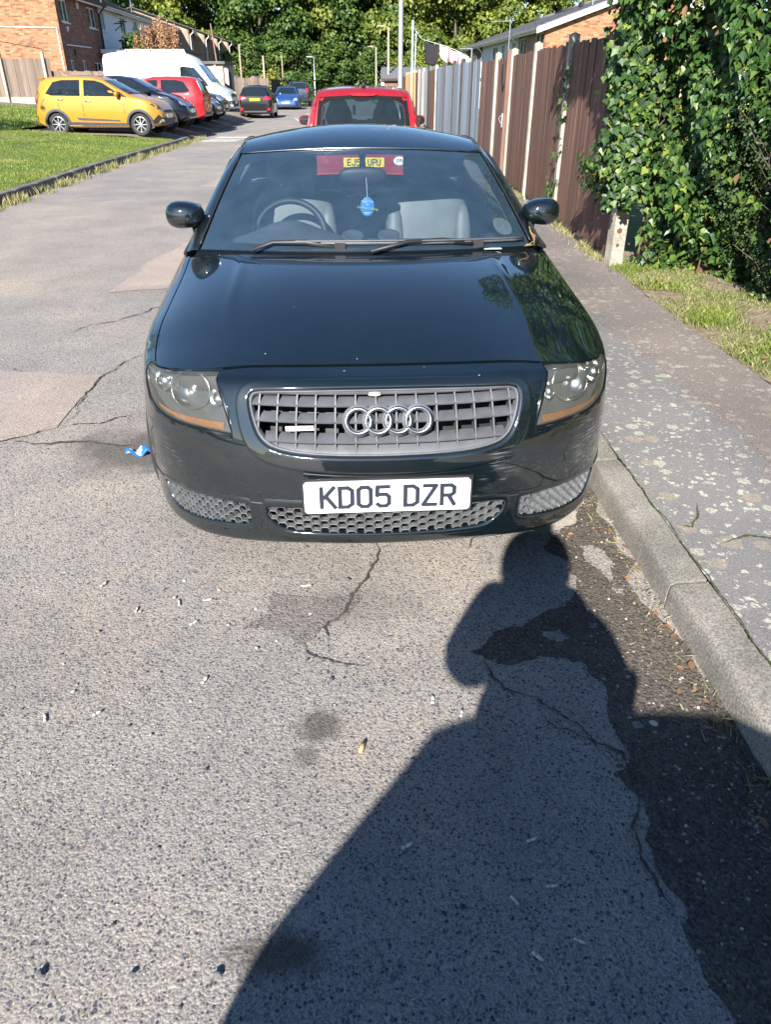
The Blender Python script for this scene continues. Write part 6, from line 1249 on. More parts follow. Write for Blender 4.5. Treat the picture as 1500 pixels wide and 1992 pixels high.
lp = [(1.30, 42, 3.95), (1.62, 39.5, 3.3), (1.95, 38, 3.12), (2.5, 37.2, 2.95), (3.0, 36.6, 2.75), (3.5, 36.2, 2.5)]
m = MB(); m.tube(lp, .008, 4); m.build('line', M['white'], wl)
def cloth(label, x0, y0, z0, x1, y1, z1, h0, h1, mat, name='garment', waist=.12):
    t = thing(name, label, 'laundry', ((x0+x1)/2, (y0+y1)/2, (z0+z1)/2)); m = MB(); 
    m.grid(lambda a, b: (x0+(x1-x0)*a*(1-waist*b)+waist*b*(x1-x0)*.5-t.location.x, y0+(y1-y0)*a+.06*math.sin(a*9+b*3)*b-t.location.y, z0+(z1-z0)*a-(h0+(h1-h0)*a)*b-.03*math.sin(PI*a)-t.location.z), 14, 12); o = m.build('cloth', mat, t, smooth=True); md = o.modifiers.new('thick', 'SOLIDIFY'); md.thickness = .006; return t
cl = lambda n, c: pm(n, c, .9, var=.06)
cloth('dark purple-black garment pegged on the washing line', 1.74, 38.6, 3.17, 2.30, 37.6, 2.98, .85, .75, cl('black_cloth', (.03, .024, .03)))
cloth('white shirt hanging next to the dark garment on the line', 2.33, 37.5, 3.0, 2.66, 37.0, 2.86, .45, .55, cl('white_cloth', (.75, .76, .78)))
cloth('pink towel hanging in the middle of the washing line', 2.68, 37.0, 2.85, 3.06, 36.6, 2.7, .45, .5, cl('pink_cloth', (.78, .30, .40)))
cloth('white sheet hanging beyond the pink towel', 3.08, 36.6, 2.69, 3.36, 36.3, 2.56, .5, .5, cl('white_cloth', (.77, .78, .8)))
cloth('white cloth at the low right end of the washing line', 3.38, 36.3, 2.55, 3.62, 36.1, 2.44, .4, .45, cl('white_cloth', (.76, .77, .78)))
pk = thing('garment', 'pale pink cloth hanging off the corner of the pebbledashed outbuilding', 'laundry', (-8.3, 44.5, 2.35)); m = MB(); m.grid(lambda a, b: (-.15+.3*a, .05*math.sin(5*a), -.75*b-.15*a), 6, 6); m.build('cloth', cl('pale_pink_cloth', (.62, .45, .42)), pk, smooth=True).modifiers.new('thick', 'SOLIDIFY').thickness = .01

# ================================================================== VEGETATION
def leafshape():
    V = [(0, 0, 0), (.26, -.13, .05), (.56, .22, .10), (.30, .48, .05), (0, 1, -.06), (-.30, .48, .05), (-.56, .22, .10), (-.26, -.13, .05), (0, .45, -.02)]
    F = [(8, 0, 1, 2), (8, 2, 3, 4), (8, 4, 5, 6), (8, 6, 7, 0)]
    return np.array(V), F
def ovalleaf():
    V = [(0, 0, 0), (.3, .3, .06), (.26, .68, .05), (0, 1, -.05), (-.26, .68, .05), (-.3, .3, .06), (0, .5, -.03)]
    return np.array(V), [(6, 0, 1, 2), (6, 2, 3), (6, 3, 4), (6, 4, 5, 0)]
def frames(N, T):
    """rotation matrices with columns x, y (towards the tip T), z (normal N)"""
    N = N/np.linalg.norm(N, axis=1)[:, None]; T = T-(T*N).sum(1)[:, None]*N; T /= np.linalg.norm(T, axis=1)[:, None]; X = np.cross(T, N)
    return np.stack([X, T, N], 2)
def scatter(name, shape, P, N, T, size, mat, parent=None):
    V, F = shape; R = frames(N, T); A = np.einsum('nij,vj->nvi', R, V)*size[:, None, None]+P[:, None, :]
    nv = len(V); A = A.reshape(-1, 3); FF = []
    me = bpy.data.meshes.new(name); n = len(P)
    loops = np.concatenate([np.array(f) for f in F]); tot = np.array([len(f) for f in F])
    L = (loops[None, :]+(np.arange(n)*nv)[:, None]).ravel(); ct = np.tile(tot, n); st_ = np.concatenate([[0], np.cumsum(ct)[:-1]])
    me.vertices.add(len(A)); me.vertices.foreach_set('co', A.ravel().astype(np.float32)); me.loops.add(len(L)); me.loops.foreach_set('vertex_index', L.astype(np.int32))
    me.polygons.add(len(ct)); me.polygons.foreach_set('loop_start', st_.astype(np.int32)); me.polygons.foreach_set('loop_total', ct.astype(np.int32)); me.update(calc_edges=True); me.materials.append(mat)
    return mkobj(name, me, parent)
rv = lambda n, s=1.: RNG.normal(0, s, (n, 3))
# ivy
bl = np.array(BL); seg = np.linalg.norm(np.diff(bl, axis=0), axis=1); cum = np.concatenate([[0], np.cumsum(seg)])
def ivy_pts(n, hmin, hmax, smin=0, smax=None):
    s = RNG.uniform(smin, smax or cum[-1], n); h = RNG.uniform(hmin, hmax, n); i = np.clip(np.searchsorted(cum, s)-1, 0, len(seg)-1); f = (s-cum[i])/seg[i]; B = bl[i]+(bl[i+1]-bl[i])*f[:, None]
    D_ = np.diff(bl, axis=0)/seg[:, None]; VN = np.concatenate([D_[:1], D_[1:]+D_[:-1], D_[-1:]]); VN /= np.linalg.norm(VN, axis=1)[:, None]; d = VN[i]*(1-f)[:, None]+VN[i+1]*f[:, None]; d /= np.linalg.norm(d, axis=1)[:, None]; nrm = np.stack([d[:, 1], -d[:, 0]], 1)           # d runs towards the camera: this points to the road
    lump = .10*np.sin(2.1*s+1.7*h)+.08*np.sin(4.7*s-3.1*h+1)+.06*np.sin(9*s+7*h)+.05*np.sin(3*h+.5)
    bulge = .16+.22*np.clip((h-.3)/1.0, 0, 1)+.25*np.clip((h-1.6)/1.2, 0, 1)-.12*np.clip((.5-h)/.4, 0, 1)
    return s, h, B, nrm, lump, bulge
n = 105000; s, h, B, nrm, lump, bulge = ivy_pts(n, -.06, 3.3); k_ = RNG.uniform(0, 1, n) < np.where(s < 6.5, 1, .45); s, h, B, nrm, lump, bulge = (q[k_] for q in (s, h, B, nrm, lump, bulge)); n = len(s); dep = RNG.uniform(0, 1, n)**1.7*.30
off = bulge+lump-dep
edge = .93-.16*np.sin(2.2*h+.6)-.30*np.clip((h-1.5)/.8, 0, 1)+.09*np.sin(7*h)+RNG.normal(0, .05, n)        # ragged far end where it spills past the post
keep = (s > np.maximum(edge, 0)) & ((s > 1.45) | (h > .50+.10*np.sin(11*s)) )
P = np.concatenate([B+nrm*off[:, None], (h+.12)[:, None]], 1); N = np.concatenate([nrm, np.full((n, 1), .45)], 1)+rv(n, .42); T = np.stack([RNG.normal(0, .5, n), RNG.normal(0, .5, n), np.full(n, -1.)], 1); sz = RNG.uniform(.034, .066, n)*np.where(RNG.uniform(0, 1, n) < .12, 1.3, 1)
small = (s > 2.3) & (s < 4.0) & (h < 1.35) & (h > .1) & (np.sin(3.1*s+2*h) > -.45)
keep &= ~(small & (RNG.uniform(0, 1, n) < .75))
P, N, T, sz, dep = P[keep], N[keep], T[keep], sz[keep], dep[keep]
n = 2600; hq = RNG.uniform(.50, 2.3, n); q = np.stack([2.0+RNG.normal(0, .085, n)-.03*hq, 6.66+RNG.uniform(-.14, .06, n), .12+hq], 1); q = q[(hq > .58+.10*np.sin(40*q[:, 0]))]; n = len(q)      # the part that hangs over the concrete post
P = np.concatenate([P, q]); N = np.concatenate([N, np.array([[-.5, -.85, .4]])+rv(n, .4)]); T = np.concatenate([T, np.stack([RNG.normal(0, .5, n), RNG.normal(0, .5, n), np.full(n, -1.)], 1)]); sz = np.concatenate([sz, RNG.uniform(.034, .066, n)]); dep = np.concatenate([dep, np.full(n, .02)])
hedge = thing('ivy_hedge', 'tall wall of glossy ivy covering the fence beside the pavement', 'ivy')
# the 300 leaves that show largest are parts of their own
cp0, sp0 = math.cos(math.radians(30.09)), math.sin(math.radians(30.09)); dz_ = P[:, 2]-CAM_H; depth = P[:, 1]*cp0-dz_*sp0; up = P[:, 1]*sp0+dz_*cp0
pxx = 750+1434*P[:, 0]/np.maximum(depth, .1); pyy = 996-1434*up/np.maximum(depth, .1)
vis = (depth > .5) & (pxx > 0) & (pxx < 1496) & (pyy > 2) & (pyy < 1990) & (dep < .05)
sc_ = np.where(vis, sz/np.maximum(depth, .1), 0); top = np.argsort(-sc_)[:300]; msk = np.zeros(len(P), bool); msk[top] = True
scatter('foliage', leafshape(), P[~msk], N[~msk], T[~msk], sz[~msk], M['ivy'], hedge)['kind'] = 'stuff'
Vl, Fl = leafshape(); protos = []
M['ivy1'] = []
for k in range(4):
    me = bpy.data.meshes.new('leaf'); me.from_pydata((Vl*(1, 1, 1+.5*k)).tolist(), [], Fl); mm = leafmat('ivy_leaf_single', [(0, [(.026, .068, .017), (.036, .092, .02), (.062, .125, .026), (.03, .075, .018)][k]), (1, [(.03, .075, .018), (.05, .11, .024), (.1, .16, .03), (.04, .09, .02)][k])], .3, .12, .55); me.materials.append(mm); protos.append(me)
Rm = frames(N[top], T[top])
for q, i in enumerate(top):
    o = mkobj('leaf', protos[q % 4], hedge); Mx = Matrix(Rm[q].tolist()).to_4x4(); o.matrix_local = Matrix.Translation(P[i].tolist()) @ Mx @ Matrix.Scale(float(sz[i]), 4)
# small-leaved shrub growing through, flower heads, dead leaves, stems
n = 9000; s, h, B, nrm, lump, bulge = ivy_pts(n, .12, 1.5, 2.2, 4.2); P2 = np.concatenate([B+nrm*(bulge+lump+.05-RNG.uniform(0, .25, n))[:, None], h[:, None]], 1)
sh = thing('shrub', 'small-leaved twiggy shrub growing out of the ivy low down', 'shrub'); scatter('foliage', ovalleaf(), P2, np.concatenate([nrm, np.full((n, 1), .6)], 1)+rv(n, .6), rv(n), RNG.uniform(.018, .034, n), M['shrub'], sh)['kind'] = 'stuff'
m = MB()
for _ in range(46):
    i = random.randrange(n); p = Vector(P2[i]); nn = Vector((nrm[i][0], nrm[i][1], 0)); m.tube([p-nn*.25-Vector((0, 0, .25)), p, p+nn*random.uniform(.05, .14)+Vector((random.uniform(-.1, .1), random.uniform(-.1, .1), random.uniform(.05, .2)))], [.004, .003, .0015], 4)
tag(m.build('twigs', M['twig'], sh), kind='stuff')
n = 90; s, h, B, nrm, lump, bulge = ivy_pts(n, .9, 3.0, 1.2); Pu = np.concatenate([B+nrm*(bulge+lump+.04)[:, None], h[:, None]], 1); k = 26
Pc = np.repeat(Pu, k, 0)+rv(n*k)*.018; scatter('flower_heads', ovalleaf(), Pc, rv(n*k), rv(n*k), RNG.uniform(.008, .014, n*k), M['umbel'], hedge)['kind'] = 'stuff'
n = 64; s, h, B, nrm, lump, bulge = ivy_pts(n, .25, 2.6, 1.6, 8); Pd = np.concatenate([B+nrm*(bulge+lump+.03)[:, None], h[:, None]], 1); 
scatter('dead_leaves', ovalleaf(), Pd, np.concatenate([nrm, np.full((n, 1), .3)], 1)+rv(n, .3), rv(n), RNG.uniform(.05, .08, n), M['deadleaf'], hedge)['kind'] = 'stuff'
m = MB()
for i in range(16):
    s_ = random.uniform(1.7, cum[-1]-.2); i_ = min(np.searchsorted(cum, s_)-1, len(seg)-1); b = Vector(bl[i_].tolist()).lerp(Vector(bl[i_+1].tolist()), (s_-cum[i_])/seg[i_]); x, y = b; pts = []
    for zz in lin(0, 2.4, 6): pts.append((x-.05+random.uniform(-.06, .06), y+random.uniform(-.08, .08), .1+zz))
    m.tube(pts, [.007, .007, .006, .005, .004, .003, .002], 5)
tag(m.build('stems', M['twig'], hedge), kind='stuff')
# ivy creeping up the fence post further on
cr_ = thing('ivy_creeper', 'thin strand of ivy climbing the second concrete post', 'ivy'); n = 170; z = RNG.uniform(.1, 1.75, n); den = RNG.uniform(0, 1, n) < np.where(z < .6, 1, np.where((z > 1.05) & (z < 1.3), .7, .35)); n_ = den.sum(); z = z[den]
Pq = np.stack([fx(9.38)-.06+RNG.normal(0, .025, n_), 9.36+.1*np.sin(3*z)+RNG.normal(0, .10, n_), z], 1); scatter('foliage', leafshape(), Pq, np.array([[-1, -.4, .3]])+rv(n_, .4), np.array([[0, 0, -1.]])+rv(n_, .4), RNG.uniform(.035, .075, n_), M['ivy'], cr_)['kind'] = 'stuff'
# grass: verge, gutter weeds, lawn
def blades(name, P, hgt, wd, mat, lean=.5, parent=None, kind='stuff'):
    n = len(P); a = RNG.uniform(0, 2*PI, n); dx, dy = np.cos(a), np.sin(a); ln = RNG.uniform(0, lean, n)*hgt; b = RNG.uniform(0, 2*PI, n); lx, ly = np.cos(b)*ln, np.sin(b)*ln
    A = np.empty((n, 4, 3)); hw_ = wd/2
    A[:, 0] = P+np.stack([dx*hw_, dy*hw_, 0*dx], 1); A[:, 1] = P-np.stack([dx*hw_, dy*hw_, 0*dx], 1); A[:, 2] = P+np.stack([lx*.45-dx*hw_*.7, ly*.45-dy*hw_*.7, hgt*.62], 1); A[:, 3] = P+np.stack([lx, ly, hgt], 1)
    F = (np.array([[0, 1, 2, 3]])+4*np.arange(n)[:, None]); me = bpy.data.meshes.new(name); me.vertices.add(4*n); me.vertices.foreach_set('co', A.ravel().astype(np.float32)); me.loops.add(4*n); me.loops.foreach_set('vertex_index', F.ravel().astype(np.int32)); me.polygons.add(n); me.polygons.foreach_set('loop_start', (4*np.arange(n)).astype(np.int32)); me.polygons.foreach_set('loop_total', np.full(n, 4, np.int32)); me.update(calc_edges=True); me.materials.append(mat)
    o = mkobj(name, me, parent); o['kind'] = kind; return o
def verge_pts(n, y0, y1, t0, t1, dens):
    y = RNG.uniform(y0, y1, n); t = RNG.uniform(t0, t1, n); k = RNG.uniform(0, 1, n) < np.clip(.5+.9*np.sin(2.3*y+5*t)*np.sin(4.1*y-7*t+1)+dens, .03, 1); y, t = y[k], t[k]; x = np.array([pvb(v) for v in y])
    return np.stack([x+t, y, .128+.03*np.sin(PI*np.minimum(t/2.9*2, 1)/2)], 1)
P = verge_pts(46000, 1.5, 7.0, .02, .85, .16); blades('verge_grass', P, RNG.uniform(.010, .038, len(P)), RNG.uniform(.002, .005, len(P)), M['vergegrass'], 1.2)
ctr = [(2.35, 4.25), (2.43, 3.95), (2.2, 5.9), (2.28, 5.1), (2.5, 4.5), (2.62, 4.0), (2.15, 4.9), (2.1, 6.5)]
P = np.concatenate([np.array([[x, y, .14]])+np.concatenate([RNG.normal(0, .075, (420, 2)), np.zeros((420, 1))], 1) for x, y in ctr]); blades('grass_tufts', P, RNG.uniform(.02, .06, len(P)), RNG.uniform(.003, .006, len(P)), M['grass'], .9)
n = 5000; y = RNG.uniform(6.9, 16, n); P = np.stack([np.array([fx(v) for v in y])-.05-np.abs(RNG.normal(0, .05, n)), y, np.full(n, .132)], 1); k = np.sin(3*y)*np.sin(7.3*y) > -.45; P = P[k]; blades('fence_foot_grass', P, RNG.uniform(.015, .06, len(P)), RNG.uniform(.003, .006, len(P)), M['drygrass'], .9)
n = 16000; y = RNG.uniform(9, 26.5, n); k = RNG.uniform(0, 1, n) < np.clip(.35+.8*np.sin(1.7*y)*np.sin(4.3*y+1), .04, 1); y = y[k]; P = np.stack([np.array([kl(v) for v in y])+.02+np.abs(RNG.normal(0, .09, len(y))), y, np.full(len(y), .0)], 1); blades('kerb_weeds', P, RNG.uniform(.03, .17, len(y))*RNG.uniform(.4, 1, len(y)), RNG.uniform(.006, .012, len(y)), M['drygrass'], .6)
def lawn_pts(n, y0, y1, d0, d1, pw=1.):
    y = y0+(y1-y0)*RNG.uniform(0, 1, n)**pw; d = d0+(d1-d0)*RNG.uniform(0, 1, n)**1.2; x = np.array([kl(v) for v in y])-d; return np.stack([x, y, .13+.06*np.minimum(d, 16)+.012*np.sin(3*y+11*0)], 1)
P = lawn_pts(110000, 9.5, 23.6, .16, 9., 1.0); blades('lawn_grass', P, RNG.uniform(.018, .042, len(P)), RNG.uniform(.006, .012, len(P)), M['grass'], .9)
P = lawn_pts(26000, 23.4, 36.5, 4.6, 18); P = P[P[:, 0] < -10.6]; blades('lawn_grass', P, RNG.uniform(.04, .09, len(P)), RNG.uniform(.014, .03, len(P)), M['grass'], .9)
# litter of dry leaves along verge and gutter
n = 420; t = RNG.uniform(0, 1, n); y = RNG.uniform(-.5, 7.2, n); xx = np.where(t < .45, np.array([kr(v) for v in y])-np.abs(RNG.normal(0, .06, n))-.01, np.array([pvb(v) for v in y])+.1+RNG.uniform(0, .75, n)); zz = np.where(t < .45, .008, .165)
scatter('leaf_litter', ovalleaf(), np.stack([xx, y, zz], 1), np.array([[0, 0, 1.]])+rv(n, .3), rv(n), RNG.uniform(.012, .035, n), M['deadleaf'])['kind'] = 'stuff'

# trees
def crown_mesh(name, mat, seed, R=(5, 5, 6), nl=46, per=230, leaf=(.28, .5)):
    g_ = np.random.default_rng(seed); d = g_.normal(0, 1, (nl, 3)); d /= np.linalg.norm(d, axis=1)[:, None]; rr = g_.uniform(.55, .98, nl); ctr = d*rr[:, None]*np.array(R); lr = g_.uniform(.9, 1.9, nl)*R[0]/5
    P = []; N = []
    for c, r in zip(ctr, lr):
        q = g_.normal(0, 1, (per, 3)); q /= np.linalg.norm(q, axis=1)[:, None]; q[:, 2] = np.where(q[:, 2] < -.35, -q[:, 2], q[:, 2]); P.append(c+q*r*g_.uniform(.75, 1.08, (per, 1))*np.array([1, 1, .8])); N.append(q+g_.normal(0, .45, (per, 3)))
    P = np.concatenate(P); N = np.concatenate(N); o = scatter(name, ovalleaf(), P, N, g_.normal(0, 1, P.shape)+np.array([[0, 0, -.6]]), g_.uniform(*leaf, len(P)), mat); me = o.data; bpy.data.objects.remove(o); return me
CR = [crown_mesh('crown', M['tree_a'], 11), crown_mesh('crown', M['tree_b'], 12), crown_mesh('crown', M['tree_a'], 13, nl=52), crown_mesh('crown', M['tree_b'], 14, (5, 5, 5.4))]
def trunk_mesh():
    m = MB(); m.tube([(0, 0, 0), (.05, 0, 1.5), (-.1, .05, 4), (.1, 0, 7.5)], [.42, .32, .26, .1], 8)
    for a in lin(0, 2*PI, 6)[:-1]: m.tube([(0, 0, 2.5+.5*math.sin(3*a)), (1.3*math.cos(a), 1.3*math.sin(a), 4.4), (2.9*math.cos(a), 2.9*math.sin(a), 6.6)], [.18, .12, .04], 6)
    o = m.build('trunk', M['bark'], None, smooth=True); me = o.data; bpy.data.objects.remove(o); return me
TR = trunk_mesh()
def tree(label, x, y, kind, s=1., zc=7.5, sx=1., group='trees of the wood closing the street'):
    t = thing('broadleaf_tree', label, 'tree', (x, y, 0), random.uniform(0, 6.28), group); t.scale = (s*sx, s*sx, s)
    mkobj('trunk', TR, t); o = mkobj('crown', CR[kind], t); o.location = (0, 0, zc); o['kind'] = 'thing'; return t
dk, yl = 'dark green broadleaf tree ', 'yellowish green broadleaf tree '
for x, y, k, s, l in [(-31, 86, 0, 1.15, 'rising over the roof of the white rendered house'), (-30, 102, 2, 1.3, 'behind the one rising over the white rendered house'), (-24.5, 99, 1, 1.1, 'above the dried brown plants'), (-19, 108, 0, 1.25, 'above the roofs of the stepped terrace'), (-14.5, 101, 0, 1.1, 'above the wooden pole in the yellow bush'), (-15, 114, 2, 1.3, 'far back, above the black hatchback'), (-9.5, 105, 1, 1.12, 'over the lone street lamp at the bend'), (-5, 112, 0, 1.2, 'over the middle of the red hatchback'),
                     (-1.5, 104, 2, 1.15, 'behind the two slim street lamps'), (3.2, 100, 1, 1.05, 'behind the washing line posts'), (2, 114, 0, 1.25, 'far back, behind the thick lamp column'), (7.6, 95, 1, 1.0, 'above the hanging laundry'), (10.0, 104, 2, .92, 'at the small gap of sky above the laundry'), (14.5, 93, 3, .98, 'above the white panelled house'), (19.5, 98, 1, .98, 'behind the ridge of the near brick house'), (25, 92, 3, 1.0, 'between the near brick house and the ivy'), (5.0, 122, 2, 1.1, 'far back, between the washing line posts and laundry'), (-24, 118, 2, 1.3, 'far back, over the middle of the terrace roofs')]:
    tree((yl if k in (1, 3) else dk)+l, x, y, k, s)
for x, y, k, s, zc, l in [(-10.6, 98, 0, .62, 4.6, 'beyond the blue five-door car'), (-7.2, 101, 2, .6, 4.3, 'right behind the lone street lamp'), (-3.8, 103, 0, .6, 4.2, 'above the roof of the red hatchback'), (.3, 99, 2, .55, 4.4, 'at the foot of the slim street lamp'), (4.2, 93, 3, .5, 4.6, 'beside the corrugated garage roof'), (-16.5, 95, 2, .6, 4.6, 'at the far end of the stepped terrace'), (-20, 92, 0, .6, 5., 'behind the stepped terrace'), (8, 88, 1, .5, 4.6, 'below the white laundry')]: tree(('low dark green tree ' if k in (0, 2) else 'low yellowish tree ')+l, x, y, k, s, zc, 1.25, 'low trees at the foot of the wood')
ug = thing('thicket', 'shadowed undergrowth below the trees where the street bends out of sight', 'thicket'); n = 9000; P = np.stack([RNG.uniform(-26, 12, n), RNG.uniform(100, 106, n), RNG.uniform(0, 1, n)**1.3*4.5], 1); scatter('foliage', ovalleaf(), P, np.array([[0, -1, .4]])+rv(n, .6), rv(n), RNG.uniform(.3, .6, n), M['tree_a'], ug)['kind'] = 'stuff'
ug2 = thing('thicket', 'dark far wood seen between the trunks', 'thicket'); n = 9000; P = np.stack([RNG.uniform(-75, 75, n), RNG.uniform(121, 126, n), RNG.uniform(0, 1, n)*9.2], 1); scatter('foliage', ovalleaf(), P, np.array([[0, -1, .3]])+rv(n, .6), rv(n), RNG.uniform(.8, 1.5, n), M['tree_a'], ug2)['kind'] = 'stuff'
# thin tree out of view on the lawn: its dappled shadow falls on the yellow car and the grass
lt_ = thing('sapling', 'thin open tree on the lawn left of the picture, dappling the yellow car', 'tree', (-13.0, 17.2, zl(-13, 17.2))); mkobj('trunk', TR, lt_).scale = (.45, .45, .62)
n = 700; q = RNG.normal(0, 1, (n, 3)); P = q/np.linalg.norm(q, axis=1)[:, None]*RNG.uniform(.3, 1, (n, 1))*np.array([1.7, 1.7, 1.5])+np.array([0, 0, 5.0]); scatter('crown', ovalleaf(), P, rv(n), rv(n), RNG.uniform(.14, .3, n), M['tree_b'], lt_)
# bushes
def bush(label, x, y, z, R, n, leaf, mat, name='bush'):
    t = thing(name, label, 'bush', (x, y, z)); q = RNG.normal(0, 1, (n, 3)); q /= np.linalg.norm(q, axis=1)[:, None]; q[:, 2] = np.abs(q[:, 2]); lum = 1+.25*np.sin(5*q[:, 0]+3)*np.sin(4*q[:, 2])+.15*np.sin(9*q[:, 1]); P = q*(RNG.uniform(.6, 1, n)*lum)[:, None]*np.array(R)
    scatter('foliage', ovalleaf(), P, q+rv(n, .5), rv(n), RNG.uniform(*leaf, n), mat, t)['kind'] = 'stuff'
    m = MB(); m.tube([(0, 0, 0), (.05, 0, R[2]*.6)], [.06, .03], 6); m.build('stem', M['bark'], t); return t
bush('yellow-flecked garden bush behind the dark fence on the left', -9.0, 66.5, .2, (1.3, 1.2, 2.4), 2600, (.12, .22), M['bushy']); bush('rounded green bush right of the yellow one', -7.6, 72, .2, (1.5, 1.3, 2.2), 2600, (.14, .24), M['tree_a']); bush('dark green bush at the far end of the terrace', -11.8, 66, .2, (1.6, 1.4, 2.8), 2200, (.14, .26), M['tree_b'])
bush('dark evergreen bush on the garage roof beside the dried plants', -14.0, 48.6, 2.85, (.9, .7, 1.2), 1500, (.1, .2), M['tree_a']); bush('greenish yellow weeds at the left foot of the dried plants', -13.25, 48.4, 2.85, (.45, .4, .95), 700, (.08, .16), M['bushy'])
bush('creeper growing up the stepped terraced house', -16.4, 84.5, 1.2, (.7, .9, 3.2), 900, (.16, .3), M['tree_a'])
dp = thing('dried_plant', 'tall dried brown flower spikes growing on the garage roof', 'plant', (-12.6, 48.6, 2.85)); m = MB(); PP = []
for i in range(62):
    x, y = RNG.uniform(-1.25, 1.15), RNG.uniform(-.7, .7); hh = RNG.uniform(.8, 2.0)*(1-.25*abs(x)); lx, ly = RNG.normal(0, .12, 2); m.tube([(x, y, 0), (x+lx*.5, y+ly*.5, hh*.6), (x+lx, y+ly, hh)], [.012, .009, .004], 4)
    for j in range(70): t = RNG.uniform(.3, 1); a = RNG.uniform(0, 6.28); r = .14*(1.15-t)+.03; PP.append((x+lx*t+r*math.cos(a), y+ly*t+r*math.sin(a), hh*t))
tag(m.build('stems', M['twig'], dp), kind='stuff'); PP = np.array(PP); scatter('seed_heads', ovalleaf(), PP, rv(len(PP)), rv(len(PP))+np.array([[0, 0, 1.]]), RNG.uniform(.06, .13, len(PP)), M['dried'], dp)['kind'] = 'stuff'
# ================================================================== THE PHOTOGRAPHER (out of frame, casting the shadow)
M['coat'] = pm('dark_coat', (.03, .032, .04), .9, var=.2); M['skin'] = pm('skin', (.5, .32, .24), .5, var=.08); M['trouser'] = pm('dark_trousers', (.04, .045, .07), .9); M['hair'] = pm('brown_hair', (.05, .03, .02), .7)
per = thing('person', 'person in a dark coat holding up a phone with both hands behind the camera', 'person', (-.01, -.36, 0), 0)
def skin(name, verts, edges, mat, parent, sub=2):
    me = bpy.data.meshes.new(name); me.from_pydata([v[:3] for v in verts], edges, []); o = mkobj(name, me, parent); sk = o.modifiers.new('s', 'SKIN'); o.modifiers.new('u', 'SUBSURF').levels = sub; o.modifiers['u'].render_levels = sub
    for v, d in zip(verts, me.skin_vertices[0].data): d.radius = (v[3], v[4] if len(v) > 4 else v[3])
    me.skin_vertices[0].data[0].use_root = True; me.materials.append(mat); return o
bv = [(0, 0, .92, .2, .15), (0, 0, 1.08, .215, .16), (0, .01, 1.24, .235, .16), (0, .02, 1.34, .15, .12), (-.06, .03, 1.45, .08), (-.08, .05, 1.53, .07),
      (-.18, .02, 1.33, .10), (-.27, .09, 1.20, .085), (-.13, .19, 1.43, .075), (.15, .02, 1.30, .09), (.19, .05, 1.11, .085), (.07, .25, 1.38, .055),
      (-.10, 0, .86, .105), (-.12, .0, .48, .075), (-.12, -.02, .09, .05), (-.13, .12, .05, .04), (.10, 0, .86, .105), (.12, .0, .48, .075), (.12, -.02, .09, .05), (.13, .12, .05, .04)]
skin('body', bv, [(0, 1), (1, 2), (2, 3), (3, 4), (4, 5), (3, 6), (6, 7), (7, 8), (3, 9), (9, 10), (10, 11), (0, 12), (12, 13), (13, 14), (14, 15), (0, 16), (16, 17), (17, 18), (18, 19)], M['coat'], per)
Hx = Matrix.Translation((-.085, -.02, .012)); m = MB(); m.rbox((0, .06, 1.585), (.165, .2, .235), 2.3, 14); m.rbox((0, .165, 1.575), (.03, .035, .045), 2, 6); m.rbox((.085, .05, 1.58), (.02, .05, .06), 2, 6); m.rbox((-.085, .05, 1.58), (.02, .05, .06), 2, 6); m.build('head', M['skin'], per, smooth=True).matrix_local = Hx
m = MB(); m.rbox((0, .035, 1.59), (.25, .24, .27), 2.3, 14); m.build('hair', M['hair'], per, smooth=True).matrix_local = Hx
for s in (-1, 1):
    hv = [((-.13 if s < 0 else .07), (.20 if s < 0 else .25), (1.46 if s < 0 else 1.38), .034), (s*.09, .29, 1.43, .036, .02)]; ed = [(0, 1)]
    for k, (dx, dz, l) in enumerate(((-.01, .045, .045), (-.012, .03, .05), (-.012, .012, .047), (-.01, -.006, .038))): b = len(hv); hv += [(s*.085, .325, 1.44+dz, .009), (s*.06, .345, 1.445+dz, .008), (s*.045, .335, 1.446+dz, .007)]; ed += [(1, b), (b, b+1), (b+1, b+2)]
    b = len(hv); hv += [(s*.09, .30, 1.475, .010), (s*.06, .305, 1.49, .008)]; ed += [(1, b), (b, b+1)]
    skin('hand', hv, ed, M['skin'], per, 1)
ph = thing('phone', 'black phone held up in both hands of the photographer', 'phone', (0, -.045, 1.505), 0); ph.rotation_euler = (math.radians(-30), 0, 0); m = MB(); m.box((0, 0, 0), (.076, .009, .16)); m.build('case', M['black'], ph)

# ================================================================== LITTER
M['paper'] = pm('cigarette_paper', (.56, .54, .49), .8, var=.15, scale=60); M['filter'] = pm('cork_filter', (.55, .33, .16), .8, var=.2, scale=80)
spots = [(-.985, 2.115, 1.2), (-.60, 2.02, .3), (-.62, 1.90, .9), (-.70, 2.01, 1.9), (.135, 1.555, 1.5), (.055, 1.085, .5), (.345, 1.10, .4), (.275, .955, 2.2), (.402, .862, -.4), (.31, .83, -.7), (.37, .985, .1), (-.53, 1.635, 1.3), (-.945, 1.485, 2.0), (-.80, 1.50, .8), (.213, 1.50, 1.4), (-.83, 1.97, 1.6), (-.27, 2.10, .1)]
where = ['by the far left edge of the tarmac', 'left of the worn hollow', 'below the pair of scraps left of the hollow', 'among the grit left of the hollow', 'in the shadow of the head and shoulders', 'in the shadow, nearest its left edge', 'in the shadow, right of centre', 'bent, low in the shadow', 'white and bent, rightmost in the low shadow', 'lowest one in the shadow', 'small, in the middle of the shadow', 'upright white, in the sun left of the oil stain', 'lying with a twin at the left edge', 'twin nearer the picture centre on the left', 'at the elbow of the shadow', 'beside a white pebble on the left', 'just in front of the dark coupe']
proto = None
